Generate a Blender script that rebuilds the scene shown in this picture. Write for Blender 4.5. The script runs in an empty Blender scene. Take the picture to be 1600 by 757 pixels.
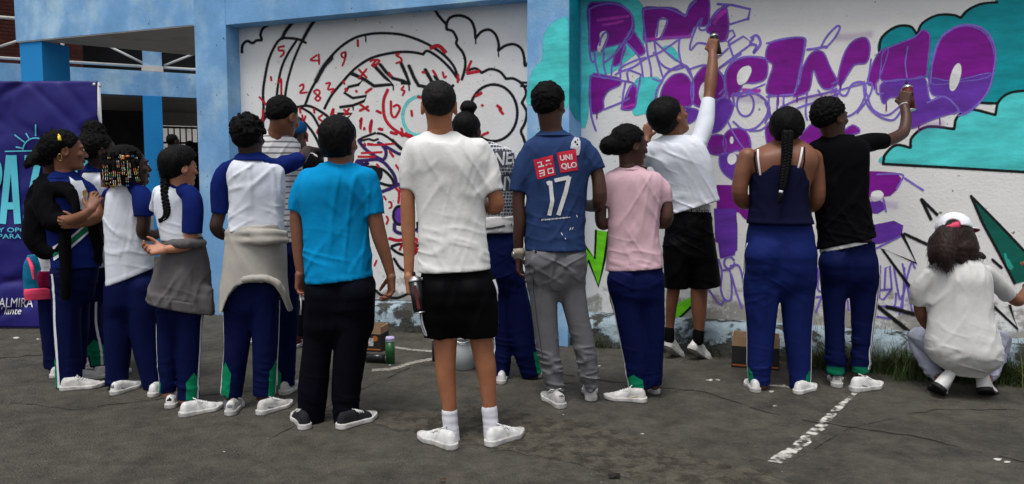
import bpy, bmesh, math, random
import numpy as np
from mathutils import Vector, Matrix
from mathutils.bvhtree import BVHTree
from mathutils.geometry import tessellate_polygon

# ------------------------------------------------------------------ camera, light, exposure
SC = bpy.context.scene
COL = SC.collection
FPX, PITCH, CAMH = 1150.0, math.radians(4.4), 1.25
cam_d = bpy.data.cameras.new("camera")
cam_d.sensor_width = 36.0
cam_d.lens = 36.0 * FPX / 1600.0
cam_d.clip_start = 0.05
cam_d.clip_end = 2000.0
cam = bpy.data.objects.new("camera", cam_d)
cam.location = (0, 0, CAMH)
cam.rotation_euler = (math.pi / 2 - PITCH, 0, 0)
COL.objects.link(cam)
SC.camera = cam

SUN_EL, SUN_AZ = math.radians(70), math.radians(205)      # soft overcast light from behind the camera
world = bpy.data.worlds.new("World")
SC.world = world
world.use_nodes = True
wn = world.node_tree
bg = wn.nodes["Background"]
sky = wn.nodes.new("ShaderNodeTexSky")
sky.sky_type = 'NISHITA'
sky.sun_disc = False
sky.sun_elevation = SUN_EL
sky.sun_rotation = SUN_AZ
sky.dust_density = 4.0
sky.air_density = 1.0
sky.ozone_density = 1.0
hsv = wn.nodes.new("ShaderNodeHueSaturation")             # cloud cover: nearly grey sky
hsv.inputs['Saturation'].default_value = 0.28
wn.links.new(sky.outputs[0], hsv.inputs['Color'])
wn.links.new(hsv.outputs[0], bg.inputs['Color'])
bg.inputs['Strength'].default_value = 0.115
sun_d = bpy.data.lights.new("sun", 'SUN')
sun_d.energy = 1.5
sun_d.angle = math.radians(18)
sun_d.color = (1.0, 0.97, 0.93)
sun = bpy.data.objects.new("sun", sun_d)
d = Vector((math.sin(SUN_AZ) * math.cos(SUN_EL), math.cos(SUN_AZ) * math.cos(SUN_EL), math.sin(SUN_EL)))
sun.rotation_euler = d.to_track_quat('Z', 'Y').to_euler()
sun.location = (0, -5, 12)
COL.objects.link(sun)
SC.view_settings.view_transform = 'Standard'
SC.view_settings.look = 'None'
SC.view_settings.exposure = 0.34
SC.view_settings.gamma = 1.0

# ------------------------------------------------------------------ projection helpers
CP, SP = math.cos(PITCH), math.sin(PITCH)
def ray(px, py):
    x, y = (px - 800.0) / FPX, -(py - 378.5) / FPX
    return np.array([x, CP + SP * y, CP * y - SP])
def at(px, py, Y):                       # point seen at a pixel, at a distance Y in front of the camera
    r = ray(px, py)
    return np.array([0, 0, CAMH]) + r * (Y / r[1])
def ground(px, py, z=0.0):
    r = ray(px, py)
    return np.array([0, 0, CAMH]) + r * ((z - CAMH) / r[2])
def on_plane(px, py, p0, n):
    r = ray(px, py); c = np.array([0, 0, CAMH])
    return c + r * (np.dot(p0 - c, n) / np.dot(r, n))
def nrm(v):
    v = np.asarray(v, float); return v / (np.linalg.norm(v) + 1e-12)

# ------------------------------------------------------------------ object helpers
def tag(o, label=None, cat=None, group=None, kind=None):
    if label: o['label'] = label
    if cat: o['category'] = cat
    if group: o['group'] = group
    if kind: o['kind'] = kind
    return o
def empty(name, loc):
    o = bpy.data.objects.new(name, None)
    o.location = loc
    o.empty_display_size = 0.1
    COL.objects.link(o)
    return o
def mesh_obj(name, verts, faces, mat, parent=None, smooth=False, origin=None, colattr=None):
    v = np.asarray(verts, np.float32).reshape(-1, 3)
    base = None
    if parent is not None:
        base = np.array(world_loc(parent))
        v = v - base
    elif origin is not None:
        v = v - np.asarray(origin, np.float32)
    me = bpy.data.meshes.new(name)
    if isinstance(faces, np.ndarray):
        n, kk = faces.shape
        me.vertices.add(len(v)); me.vertices.foreach_set('co', v.astype(np.float32).ravel())
        me.loops.add(n * kk); me.loops.foreach_set('vertex_index', faces.astype(np.int32).ravel())
        me.polygons.add(n)
        me.polygons.foreach_set('loop_start', np.arange(0, n * kk, kk, dtype=np.int32))
        me.update(calc_edges=True)
    else:
        me.from_pydata([tuple(map(float, q)) for q in v], [], [tuple(int(i) for i in f) for f in faces])
        me.update()
    if smooth and len(me.polygons):
        me.polygons.foreach_set('use_smooth', np.ones(len(me.polygons), bool))
    if mat is not None: me.materials.append(mat)
    if colattr is not None:
        a = me.attributes.new('cov', 'FLOAT', 'POINT')
        a.data.foreach_set('value', np.asarray(colattr, np.float32))
    o = bpy.data.objects.new(name, me)
    if parent is not None: o.parent = parent
    elif origin is not None: o.location = tuple(map(float, origin))
    COL.objects.link(o)
    return o
def world_loc(o):
    p = Vector((0, 0, 0))
    while o is not None:
        p = p + o.location; o = o.parent
    return p
class MB:                                # collects simple shapes into one mesh
    def __init__(s): s.v = []; s.f = []
    def add(s, v, f):
        n = len(s.v); s.v += [tuple(map(float, q)) for q in v]; s.f += [tuple(i + n for i in q) for q in f]
    def box(s, c, size, rz=0.0, ax=None):
        hx, hy, hz = [q / 2 for q in size]
        co, si = math.cos(rz), math.sin(rz)
        vs = []
        for dz in (-hz, hz):
            for dx, dy in ((-hx, -hy), (hx, -hy), (hx, hy), (-hx, hy)):
                vs.append((c[0] + dx * co - dy * si, c[1] + dx * si + dy * co, c[2] + dz))
        s.add(vs, [(0, 3, 2, 1), (4, 5, 6, 7), (0, 1, 5, 4), (1, 2, 6, 5), (2, 3, 7, 6), (3, 0, 4, 7)])
    def prism(s, poly, z0, z1):          # polygon in plan, extruded
        n = len(poly)
        vs = [(p[0], p[1], z0) for p in poly] + [(p[0], p[1], z1) for p in poly]
        fs = [tuple(range(n - 1, -1, -1)), tuple(range(n, 2 * n))]
        fs += [(i, (i + 1) % n, n + (i + 1) % n, n + i) for i in range(n)]
        s.add(vs, fs)
    def tube(s, pts, r, n=8, cap=True):
        pts = [Vector(p) for p in pts]
        rr = r if hasattr(r, '__len__') else [r] * len(pts)
        rings = []
        up = Vector((0, 0, 1))
        for i, p in enumerate(pts):
            a = pts[max(i - 1, 0)]; b = pts[min(i + 1, len(pts) - 1)]
            t = (b - a).normalized()
            u = t.cross(up if abs(t.dot(up)) < 0.95 else Vector((0, 1, 0))).normalized()
            w = t.cross(u)
            rings.append([p + (u * math.cos(2 * math.pi * k / n) + w * math.sin(2 * math.pi * k / n)) * rr[i] for k in range(n)])
        vs = [q for R in rings for q in R]; fs = []
        for i in range(len(pts) - 1):
            for k in range(n):
                fs.append((i * n + k, i * n + (k + 1) % n, (i + 1) * n + (k + 1) % n, (i + 1) * n + k))
        if cap: fs += [tuple(range(n - 1, -1, -1)), tuple(range((len(pts) - 1) * n, len(pts) * n))]
        s.add(vs, fs)
    def lathe(s, base, axis, prof, n=20):  # prof: (r, h) along the axis
        ax = Vector(axis).normalized()
        u = ax.cross(Vector((0, 0, 1)) if abs(ax.z) < 0.9 else Vector((1, 0, 0))).normalized(); w = ax.cross(u)
        b = Vector(base); vs = []; fs = []
        for r, h in prof:
            vs += [b + ax * h + (u * math.cos(2 * math.pi * k / n) + w * math.sin(2 * math.pi * k / n)) * r for k in range(n)]
        for i in range(len(prof) - 1):
            for k in range(n):
                fs.append((i * n + k, i * n + (k + 1) % n, (i + 1) * n + (k + 1) % n, (i + 1) * n + k))
        fs += [tuple(range(n - 1, -1, -1)), tuple(range((len(prof) - 1) * n, len(prof) * n))]
        s.add(vs, fs)
    def build(s, name, mat, parent=None, smooth=False, origin=None):
        return mesh_obj(name, s.v, s.f, mat, parent, smooth, origin)

# ------------------------------------------------------------------ materials
def lin(c):
    return tuple((x / 12.92 if x <= 0.04045 else ((x + 0.055) / 1.055) ** 2.4) for x in [q / 255.0 for q in c])
MATS = {}
def material(name, rgb, rough=0.8, var=0.12, vscale=6.0, bump=0.15, bscale=120.0, spec=0.3, dirt=None, metal=0.0, stretch=None, coat=0.0, sheen=0.0, bdist=0.002, vdetail=6):
    if name in MATS: return MATS[name]
    m = bpy.data.materials.new(name); m.use_nodes = True
    nt = m.node_tree; N = nt.nodes; L = nt.links
    b = N['Principled BSDF']
    b.inputs['Roughness'].default_value = rough
    b.inputs['Specular IOR Level'].default_value = spec
    b.inputs['Metallic'].default_value = metal
    b.inputs['Coat Weight'].default_value = coat
    b.inputs['Sheen Weight'].default_value = sheen
    tc = N.new('ShaderNodeTexCoord')
    mp = N.new('ShaderNodeMapping'); L.new(tc.outputs['Object'], mp.inputs['Vector'])
    if stretch: mp.inputs['Scale'].default_value = stretch
    nz = N.new('ShaderNodeTexNoise'); nz.inputs['Scale'].default_value = vscale; nz.inputs['Detail'].default_value = vdetail
    nz.inputs['Roughness'].default_value = 0.6
    L.new(mp.outputs[0], nz.inputs['Vector'])
    mr = N.new('ShaderNodeMapRange'); mr.inputs['From Min'].default_value = 0.3; mr.inputs['From Max'].default_value = 0.7
    mr.inputs['To Min'].default_value = 1 - var; mr.inputs['To Max'].default_value = 1 + var
    L.new(nz.outputs['Fac'], mr.inputs['Value'])
    mx = N.new('ShaderNodeVectorMath'); mx.operation = 'SCALE'
    mx.inputs[0].default_value = rgb
    L.new(mr.outputs[0], mx.inputs['Scale'])
    L.new(mx.outputs[0], b.inputs['Base Color'])
    if bump > 0:
        n2 = N.new('ShaderNodeTexNoise'); n2.inputs['Scale'].default_value = bscale; n2.inputs['Detail'].default_value = 3
        L.new(mp.outputs[0], n2.inputs['Vector'])
        bp = N.new('ShaderNodeBump'); bp.inputs['Strength'].default_value = bump; bp.inputs['Distance'].default_value = bdist
        L.new(n2.outputs['Fac'], bp.inputs['Height']); L.new(bp.outputs[0], b.inputs['Normal'])
    MATS[name] = m
    return m
def fabric(name, srgb, gain=1.0, rough=0.9, var=0.08, bump=0.25):
    c = tuple(min(0.9, q * gain) for q in lin(srgb))
    return material(name, c, rough, var, 9.0, bump, 55.0, 0.06, bdist=0.004)
def paint(name, srgb, gain=1.15, grain=0.25, nscale=160.0):   # spray paint: thin film with a soft, speckled edge
    if name in MATS: return MATS[name]
    m = bpy.data.materials.new(name); m.use_nodes = True
    nt = m.node_tree; N = nt.nodes; L = nt.links
    b = N['Principled BSDF']; b.inputs['Roughness'].default_value = 0.65; b.inputs['Specular IOR Level'].default_value = 0.25
    tc = N.new('ShaderNodeTexCoord')
    mpg = N.new('ShaderNodeMapping'); mpg.inputs['Scale'].default_value = (1, 1, 3.2); L.new(tc.outputs['Object'], mpg.inputs['Vector'])
    nz = N.new('ShaderNodeTexNoise'); nz.inputs['Scale'].default_value = 3.6; nz.inputs['Detail'].default_value = 9; nz.inputs['Roughness'].default_value = 0.68
    L.new(mpg.outputs[0], nz.inputs['Vector'])
    mr = N.new('ShaderNodeMapRange'); mr.inputs['From Min'].default_value = 0.28; mr.inputs['From Max'].default_value = 0.72
    mr.inputs['To Min'].default_value = 0.68; mr.inputs['To Max'].default_value = 1.36
    L.new(nz.outputs['Fac'], mr.inputs['Value'])
    mx = N.new('ShaderNodeVectorMath'); mx.operation = 'SCALE'; mx.inputs[0].default_value = tuple(min(.85, q * gain) for q in lin(srgb))
    L.new(mr.outputs[0], mx.inputs['Scale']); L.new(mx.outputs[0], b.inputs['Base Color'])
    at_ = N.new('ShaderNodeAttribute'); at_.attribute_name = 'cov'
    n2 = N.new('ShaderNodeTexNoise'); n2.inputs['Scale'].default_value = nscale; n2.inputs['Detail'].default_value = 5
    L.new(tc.outputs['Object'], n2.inputs['Vector'])
    m1 = N.new('ShaderNodeMath'); m1.operation = 'SUBTRACT'; m1.inputs[1].default_value = 0.5; L.new(n2.outputs['Fac'], m1.inputs[0])
    m2 = N.new('ShaderNodeMath'); m2.operation = 'MULTIPLY_ADD'; m2.inputs[1].default_value = grain * 4
    L.new(m1.outputs[0], m2.inputs[0]); L.new(at_.outputs['Fac'], m2.inputs[2])
    ms = N.new('ShaderNodeMapRange'); ms.interpolation_type = 'SMOOTHSTEP'
    ms.inputs['From Min'].default_value = 0.10; ms.inputs['From Max'].default_value = 0.92
    L.new(m2.outputs[0], ms.inputs['Value']); L.new(ms.outputs[0], b.inputs['Alpha'])
    n3 = N.new('ShaderNodeTexNoise'); n3.inputs['Scale'].default_value = 45.0; n3.inputs['Detail'].default_value = 5
    L.new(tc.outputs['Object'], n3.inputs['Vector'])
    bp = N.new('ShaderNodeBump'); bp.inputs['Strength'].default_value = 0.25; bp.inputs['Distance'].default_value = 0.004
    L.new(n3.outputs['Fac'], bp.inputs['Height']); L.new(bp.outputs[0], b.inputs['Normal'])
    MATS[name] = m
    return m

# ------------------------------------------------------------------ implicit surfaces
_rs = np.random.RandomState(7)
_LAT = _rs.rand(64, 64, 64).astype(np.float32)
def vnoise(p):
    i = np.floor(p).astype(np.int32); f = (p - i).astype(np.float32); f = f * f * (3 - 2 * f)
    x0, y0, z0 = (i[:, 0] & 63), (i[:, 1] & 63), (i[:, 2] & 63)
    x1, y1, z1 = (x0 + 1) & 63, (y0 + 1) & 63, (z0 + 1) & 63
    fx, fy, fz = f[:, 0], f[:, 1], f[:, 2]
    c00 = _LAT[x0, y0, z0] * (1 - fx) + _LAT[x1, y0, z0] * fx
    c10 = _LAT[x0, y1, z0] * (1 - fx) + _LAT[x1, y1, z0] * fx
    c01 = _LAT[x0, y0, z1] * (1 - fx) + _LAT[x1, y0, z1] * fx
    c11 = _LAT[x0, y1, z1] * (1 - fx) + _LAT[x1, y1, z1] * fx
    a = c00 * (1 - fy) + c10 * fy; b = c01 * (1 - fy) + c11 * fy
    return (a * (1 - fz) + b * fz) * 2 - 1
def surface_nets(vol, org, h):
    ins = vol < 0
    nx, ny, nz = vol.shape
    cnt = np.zeros((nx - 1, ny - 1, nz - 1), np.int8)
    for a in (0, 1):
        for b in (0, 1):
            for c in (0, 1):
                cnt += ins[a:nx - 1 + a, b:ny - 1 + b, c:nz - 1 + c]
    act = (cnt > 0) & (cnt < 8)
    I, J, K = np.nonzero(act)
    if len(I) == 0: return np.zeros((0, 3)), np.zeros((0, 4), np.int32)
    idx = np.full(act.shape, -1, np.int32); idx[I, J, K] = np.arange(len(I))
    cor = [(a, b, c) for a in (0, 1) for b in (0, 1) for c in (0, 1)]
    val = np.stack([vol[I + a, J + b, K + c] for a, b, c in cor], 1)
    acc = np.zeros((len(I), 3), np.float32); n = np.zeros(len(I), np.float32)
    for u in range(8):
        for w in range(u + 1, 8):
            dd = [abs(cor[u][q] - cor[w][q]) for q in range(3)]
            if sum(dd) != 1: continue
            va, vb = val[:, u], val[:, w]
            m = (va < 0) != (vb < 0)
            t = np.where(m, va / np.where(m, va - vb, 1), 0)
            cu, cw = np.array(cor[u], np.float32), np.array(cor[w], np.float32)
            acc += np.where(m[:, None], cu + (cw - cu) * t[:, None], 0); n += m
    V = (np.stack([I, J, K], 1) + acc / n[:, None]) * h + org
    F = []
    def quads(axis):
        s0 = [slice(1, -1)] * 3; s0[axis] = slice(0, -1)
        s1 = [slice(1, -1)] * 3; s1[axis] = slice(1, None)
        A = ins[tuple(s0)]; B = ins[tuple(s1)]
        x, y, z = np.nonzero(A != B)
        flip = A[x, y, z]
        o = np.stack([x, y, z], 1) + 1; o[:, axis] -= 1
        u, w = (axis + 1) % 3, (axis + 2) % 3
        q = []
        for du, dw in ((-1, -1), (0, -1), (0, 0), (-1, 0)):
            c = o.copy(); c[:, u] += du; c[:, w] += dw
            q.append(idx[c[:, 0], c[:, 1], c[:, 2]])
        q = np.stack(q, 1)
        q[~flip] = q[~flip][:, ::-1]
        F.append(q)
    for ax in range(3): quads(ax)
    F = np.concatenate(F); F = F[(F >= 0).all(1)]
    return V, F
def smin(a, b, k):
    if k <= 0: return np.minimum(a, b)
    t = np.clip(0.5 + 0.5 * (b - a) / k, 0, 1)
    return b * (1 - t) + a * t - k * t * (1 - t)
class Field:
    def __init__(s, h): s.h = h; s.ops = []; s.post = []
    def _op(s, fn, lo, hi, k, mode): s.ops.append((fn, np.minimum(lo, hi), np.maximum(lo, hi), k, mode))
    def cone(s, a, b, ra, rb, k=0.0, mode='add', flat=None, cap=False):
        a = np.asarray(a, np.float32); b = np.asarray(b, np.float32); R = max(ra, rb)
        ab = b - a; L2 = float(ab @ ab) + 1e-9
        if flat is not None: fn_n, fs = np.asarray(nrm(flat[0]), np.float32), flat[1]
        def fn(X, Y, Z):
            px, py, pz = X - a[0], Y - a[1], Z - a[2]
            t = np.clip((px * ab[0] + py * ab[1] + pz * ab[2]) / L2, 0, 1)
            qx, qy, qz = px - t * ab[0], py - t * ab[1], pz - t * ab[2]
            r = ra + (rb - ra) * t
            if cap:
                L1 = math.sqrt(L2); e_ = (px * ab[0] + py * ab[1] + pz * ab[2]) / L1 - L1
                return np.maximum(np.sqrt(qx * qx + qy * qy + qz * qz) - r, e_)
            if flat is not None:
                dn = qx * fn_n[0] + qy * fn_n[1] + qz * fn_n[2]
                e = dn * (1 / fs - 1)
                qx = qx + e * fn_n[0]; qy = qy + e * fn_n[1]; qz = qz + e * fn_n[2]
                return (np.sqrt(qx * qx + qy * qy + qz * qz) - r) * min(1.0, (1 + fs) / 2)
            return np.sqrt(qx * qx + qy * qy + qz * qz) - r
        s._op(fn, np.minimum(a, b) - R, np.maximum(a, b) + R, k, mode)
    def multi(s, q, k=0.0, mode='add', cap=None, flat=None):   # one limb: round cones joined end to end; cap = (point, direction) cuts the end flat
        q = [(np.asarray(a, np.float32), float(r)) for a, r in q]
        lo = np.min([a - r for a, r in q], 0); hi = np.max([a + r for a, r in q], 0)
        def fn(X, Y, Z):
            best = None
            for (a, ra), (b, rb) in zip(q[:-1], q[1:]):
                ab = b - a; L2 = float(ab @ ab) + 1e-9
                px, py, pz = X - a[0], Y - a[1], Z - a[2]
                t = np.clip((px * ab[0] + py * ab[1] + pz * ab[2]) / L2, 0, 1)
                qx, qy, qz = px - t * ab[0], py - t * ab[1], pz - t * ab[2]
                dd = np.sqrt(qx * qx + qy * qy + qz * qz) - (ra + (rb - ra) * t)
                best = dd if best is None else np.minimum(best, dd)
            if cap is not None:
                c, n = np.asarray(cap[0], np.float32), np.asarray(cap[1], np.float32)
                pl = (X - c[0]) * n[0] + (Y - c[1]) * n[1] + (Z - c[2]) * n[2]
                near = np.sqrt((X - c[0]) ** 2 + (Y - c[1]) ** 2 + (Z - c[2]) ** 2) < cap[2]
                best = np.where(near, np.maximum(best, pl), best)
            return best
        s._op(fn, lo, hi, k, mode)
    def ell(s, c, ax, rad, k=0.0, mode='add'):   # ax rows = axes
        c = np.asarray(c, np.float32); ax = np.asarray(ax, np.float32); rad = np.asarray(rad, np.float32)
        ext = np.sqrt(((ax * rad[:, None]) ** 2).sum(0))
        def fn(X, Y, Z):
            p = (X - c[0], Y - c[1], Z - c[2])
            q = [(p[0] * ax[i, 0] + p[1] * ax[i, 1] + p[2] * ax[i, 2]) / rad[i] for i in range(3)]
            k0 = np.sqrt(q[0] ** 2 + q[1] ** 2 + q[2] ** 2)
            k1 = np.sqrt((q[0] / rad[0]) ** 2 + (q[1] / rad[1]) ** 2 + (q[2] / rad[2]) ** 2) + 1e-6
            return k0 * (k0 - 1) / k1
        s._op(fn, c - ext, c + ext, k, mode)
    def rings(s, zs, cx, cy, rx, ry, R, F, k=0.0, e=2.3, mode='add'):  # stacked ellipses; zs ascending
        zs, cx, cy, rx, ry = [np.asarray(q, np.float32) for q in (zs, cx, cy, rx, ry)]
        m = float(max(rx.max(), ry.max()))
        lo = np.array([cx.min() - m, cy.min() - m, zs[0]]); hi = np.array([cx.max() + m, cy.max() + m, zs[-1]])
        def fn(X, Y, Z):
            z = Z.ravel()
            def it(q):
                fine = np.linspace(zs[0], zs[-1], 160); v = np.interp(fine, zs, q)
                w = 7; vp = np.pad(v, w, mode='edge'); v = np.convolve(vp, np.ones(2 * w + 1) / (2 * w + 1), 'valid')
                return np.interp(z, fine, v).reshape(1, 1, -1).astype(np.float32)
            CX, CY, RX, RY = it(cx), it(cy), it(rx), it(ry)
            dx, dy = X - CX, Y - CY
            u = np.abs(dx * R[0] + dy * R[1]) / RX; w = np.abs(dx * F[0] + dy * F[1]) / RY
            k0 = (u ** e + w ** e + 1e-9) ** (1 / e)
            rr = np.sqrt(dx * dx + dy * dy) + 1e-5
            d = rr * (1 - 1 / np.maximum(k0, 0.05))
            g = np.gradient(RX.ravel(), z) if len(z) > 2 else np.zeros(len(z))
            d = d / np.sqrt(1 + np.minimum(np.abs(g), 2.5) ** 2).reshape(1, 1, -1)
            return np.maximum(d, np.maximum(Z - zs[-1], zs[0] - Z))
        s._op(fn, lo, hi, k, mode)
    def noise(s, scale, amp, kind='soft', seed=0, zr=None, rot=0.0, tilt=0.0):  # zr=(z0,z1): fades in from z0 to z1
        s.post.append((np.asarray(scale, np.float32), amp, kind, seed, zr, rot, tilt))
    def plane(s, p0, n):                           # keep the side n points away from
        s.post.append(('plane', np.asarray(p0, np.float32), np.asarray(nrm(n), np.float32)))
    def func(s, fn): s.post.append(('func', fn))
    def mesh(s):
        h = s.h
        adds = [o for o in s.ops if o[4] == 'add']
        lo = np.min([o[1] for o in adds], 0) - 3 * h - 0.012; hi = np.max([o[2] for o in adds], 0) + 3 * h + 0.012
        n = np.ceil((hi - lo) / h).astype(int) + 1
        ax = [(lo[i] + np.arange(n[i]) * h).astype(np.float32) for i in range(3)]
        vol = np.full(n, 0.1, np.float32)
        for fn, a, b, k, mode in s.ops:
            mg = max(k, 0.0) + 3 * h + 0.02
            i0 = np.clip(np.floor((a - mg - lo) / h).astype(int), 0, n); i1 = np.clip(np.ceil((b + mg - lo) / h).astype(int) + 1, 0, n)
            if (i1 <= i0).any(): continue
            sl = tuple(slice(i0[q], i1[q]) for q in range(3))
            dd = fn(ax[0][sl[0]].reshape(-1, 1, 1), ax[1][sl[1]].reshape(1, -1, 1), ax[2][sl[2]].reshape(1, 1, -1))
            if mode == 'add': vol[sl] = smin(vol[sl], np.minimum(dd, 0.1), k)
            else: vol[sl] = -smin(-vol[sl], dd, k)
        if s.post:
            I = np.nonzero(np.abs(vol) < 0.045)
            P = np.stack([ax[q][I[q]] for q in range(3)], 1); dv = vol[I]
            for ps in s.post:
                if isinstance(ps[0], str):
                    if ps[0] == 'func': dv = ps[1](P, dv)
                    continue
                sc, amp, kind, seed, zr, rot, tilt = ps
                Q = P
                if rot or tilt:
                    c, sn = math.cos(rot), math.sin(rot)
                    Q = np.stack([P[:, 0] * c - P[:, 2] * sn, P[:, 1], P[:, 0] * sn + P[:, 2] * c], 1)
                v = vnoise(Q / sc + seed * 7.31 + 31.7)
                if kind == 'ridge':
                    v2 = vnoise(Q / (sc * 0.55) + seed * 3.17 + 11.3)
                    v = 1 - 2.2 * np.abs(v) + 0.3 * v2
                elif kind == 'crease':
                    w = np.clip(vnoise(P * 4.3 + seed * 1.7 + 3.0) * 1.5 + 0.45, 0, 1)
                    v = np.exp(-(v / 0.20) ** 2) * w * 0.8 - 0.15
                elif kind == 'fbm':
                    v = v + 0.6 * vnoise(Q / (sc * 0.5) + seed + 3.3) + 0.35 * vnoise(Q / (sc * 0.25) + seed + 9.1)
                if zr is not None:
                    t = np.clip((P[:, 2] - zr[0]) / (zr[1] - zr[0]), 0, 1); v = v * t * t * (3 - 2 * t)
                dv = dv - amp * v
            vol[I] = dv
            for ps in s.post:
                if isinstance(ps[0], str) and ps[0] == 'plane':
                    p0, nn = ps[1], ps[2]
                    pd = (ax[0].reshape(-1, 1, 1) - p0[0]) * nn[0] + (ax[1].reshape(1, -1, 1) - p0[1]) * nn[1] + (ax[2].reshape(1, 1, -1) - p0[2]) * nn[2]
                    vol = np.maximum(vol, pd)
        return surface_nets(vol, lo.astype(np.float32), h)
def field_obj(name, fld, mat, parent=None, origin=None):
    V, F = fld.mesh()
    return mesh_obj(name, V, F, mat, parent, True, origin)
# ------------------------------------------------------------------ people
M = {}
def skin(name, srgb, gain=1.0):
    m = material('skin_' + name, tuple(q * gain for q in lin(srgb)), 0.5, 0.20, 9.0, 0.2, 200.0, 0.35, bdist=0.0015)
    return m
def hairmat(name, srgb, rough=0.5, spec=.3):
    return material('hair_' + name, lin(srgb), rough, 0.45, 60.0, 0.9, 170.0, spec, stretch=(1, 1, 0.22), bdist=0.006)
EYE_W = None
class Person:
    def __init__(s, label, foot, Y=None, group='people painting and watching at the wall', res=0.008):
        s.Y = Y if Y else float(ground(*foot)[1])
        s.base = at(foot[0], foot[1], s.Y); s.base[2] = 0.0
        s.root = empty('person', s.base)
        tag(s.root, label, 'person', group)
        th = math.atan2(s.base[0], s.Y)
        s.R = np.array([math.cos(th), -math.sin(th), 0.0]); s.F = np.array([math.sin(th), math.cos(th), 0.0]); s.U = np.array([0, 0, 1.0])
        s.th = th; s.k = s.Y / FPX * math.cos(th) ** 0.5
        s.res = res
        s.body = Field(res + 0.0005); s.pieces = []; s.hd = None
        s.bm = None
    def p(s, px, py, dy=0.0):
        return at(px, py, s.Y + dy)
    def chain(s, f, pts, k=0.0, flat=None, mode='add', k0=None, sc=1.0, cap=False, smooth=True):
        q = [(s.p(a[0], a[1], a[3] if len(a) > 3 else 0.0), a[2] * s.k * sc) for a in pts]
        if len(q) == 1: q = q * 2
        full = q
        if len(q) >= 3 and smooth:
            A = [np.append(a, r) for a, r in q]; q = []
            for i in range(len(A) - 1):
                p1, p2 = A[i], A[i + 1]; p0 = A[i - 1] if i > 0 else p1 * 2 - p2; p3 = A[i + 2] if i < len(A) - 2 else p2 * 2 - p1
                for t in (0, .25, .5, .75):
                    w = 0.5 * (2 * p1 + (p2 - p0) * t + (2 * p0 - 5 * p1 + 4 * p2 - p3) * t * t + (3 * p1 - p0 - 3 * p2 + p3) * t ** 3); q.append((w[:3], max(w[3], .0015)))
            q.append((A[-1][:3], A[-1][3]))
        if flat is not None:
            for i in range(len(q) - 1): f.cone(q[i][0], q[i + 1][0], q[i][1], q[i + 1][1], k if i == 0 else 0.004, mode, flat)
            return q
        if np.allclose(q[0][0], q[1][0]): q = [q[0], (q[1][0] + 1e-4, q[1][1])]
        f.multi(q, k, mode, (q[-1][0], nrm(q[-1][0] - q[-2][0]), q[-1][1] * 2.2) if cap else None)
        return q
    def rings(s, f, rows, ratio=0.6, k=0.0, e=2.3, grow=0.0, mode='add'):
        rows = sorted(rows, key=lambda r: -r[0])
        zs, cx, cy, rx, ry = [], [], [], [], []
        for r in rows:
            dy = r[3] if len(r) > 3 and r[3] is not None else 0.0
            rt = r[4] if len(r) > 4 else ratio
            c = s.p((r[1] + r[2]) / 2, r[0], dy)
            w = (r[2] - r[1]) / 2 * s.Y / FPX * math.cos(s.th)
            zs.append(c[2]); cx.append(c[0]); cy.append(c[1]); rx.append(w + grow); ry.append(w * rt + grow)
        f.rings(zs, cx, cy, rx, ry, s.R, s.F, k, e, mode)
    def part(s, name, fld, mat, parent=None):
        return field_obj(name, fld, mat, parent or s.root)
    # ---- head: H = crown to chin in pixels; yaw 0 = facing away, 90 = facing image right
    def head(s, cx, cy, H, yaw=0.0, pitch=0.0, roll=0.0, dy=0.0, neck=None, nr=None, hres=0.0045, jaw=1.0, ears=True):
        y, pt, rl = map(math.radians, (yaw, pitch, roll))
        f = s.F * math.cos(y) + s.R * math.sin(y); r = s.R * math.cos(y) - s.F * math.sin(y); u = s.U.copy()
        f, u = f * math.cos(pt) + u * math.sin(pt), u * math.cos(pt) - f * math.sin(pt)
        r, u = r * math.cos(rl) + u * math.sin(rl), u * math.cos(rl) - r * math.sin(rl)
        c = s.p(cx, cy, dy); h = H * s.k
        ax = np.array([r, f, u])
        hd = dict(c=c, h=h, ax=ax, r=r, f=f, u=u)
        s.hd = hd
        g = Field(hres)
        P = lambda a, b, e: c + (r * a + f * b + u * e) * h
        s.hP = P
        g.ell(P(0, -0.05, 0.13), ax, np.array([0.335, 0.42, 0.365]) * h)
        g.ell(P(0, 0.10, -0.12), ax, np.array([0.275, 0.31, 0.37]) * h, 0.12 * h)
        g.cone(P(-.10, 0.22, -0.40), P(.10, 0.22, -0.40), 0.10 * h * jaw, 0.10 * h * jaw, 0.12 * h)
        g.ell(P(0, 0.33, -0.42), ax, np.array([0.10, 0.085, 0.08]) * h, 0.07 * h)
        g.ell(P(0, 0.345, 0.10), ax, np.array([0.22, 0.07, 0.06]) * h, 0.06 * h)
        for sg in (-1, 1):
            g.ell(P(sg * .135, 0.425, 0.02), ax, np.array([0.085, 0.06, 0.055]) * h, 0.05 * h, 'sub')
            g.ell(P(sg * .17, 0.30, -0.10), ax, np.array([0.10, 0.09, 0.08]) * h, 0.06 * h)
        g.cone(P(0, 0.37, 0.06), P(0, 0.475, -0.13), 0.034 * h, 0.05 * h, 0.04 * h)
        for sg in (-1, 1): g.ell(P(sg * .055, 0.42, -0.145), ax, np.array([0.045, 0.05, 0.038]) * h, 0.03 * h)
        g.ell(P(0, 0.385, -0.24), ax, np.array([0.12, 0.05, 0.035]) * h, 0.03 * h)
        g.ell(P(0, 0.375, -0.295), ax, np.array([0.10, 0.055, 0.035]) * h, 0.03 * h)
        for sg in (-1, 1):
            g.ell(P(sg * .135, 0.352, 0.02), ax, np.array([0.07, 0.06, 0.06]) * h, 0.012 * h)
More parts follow.
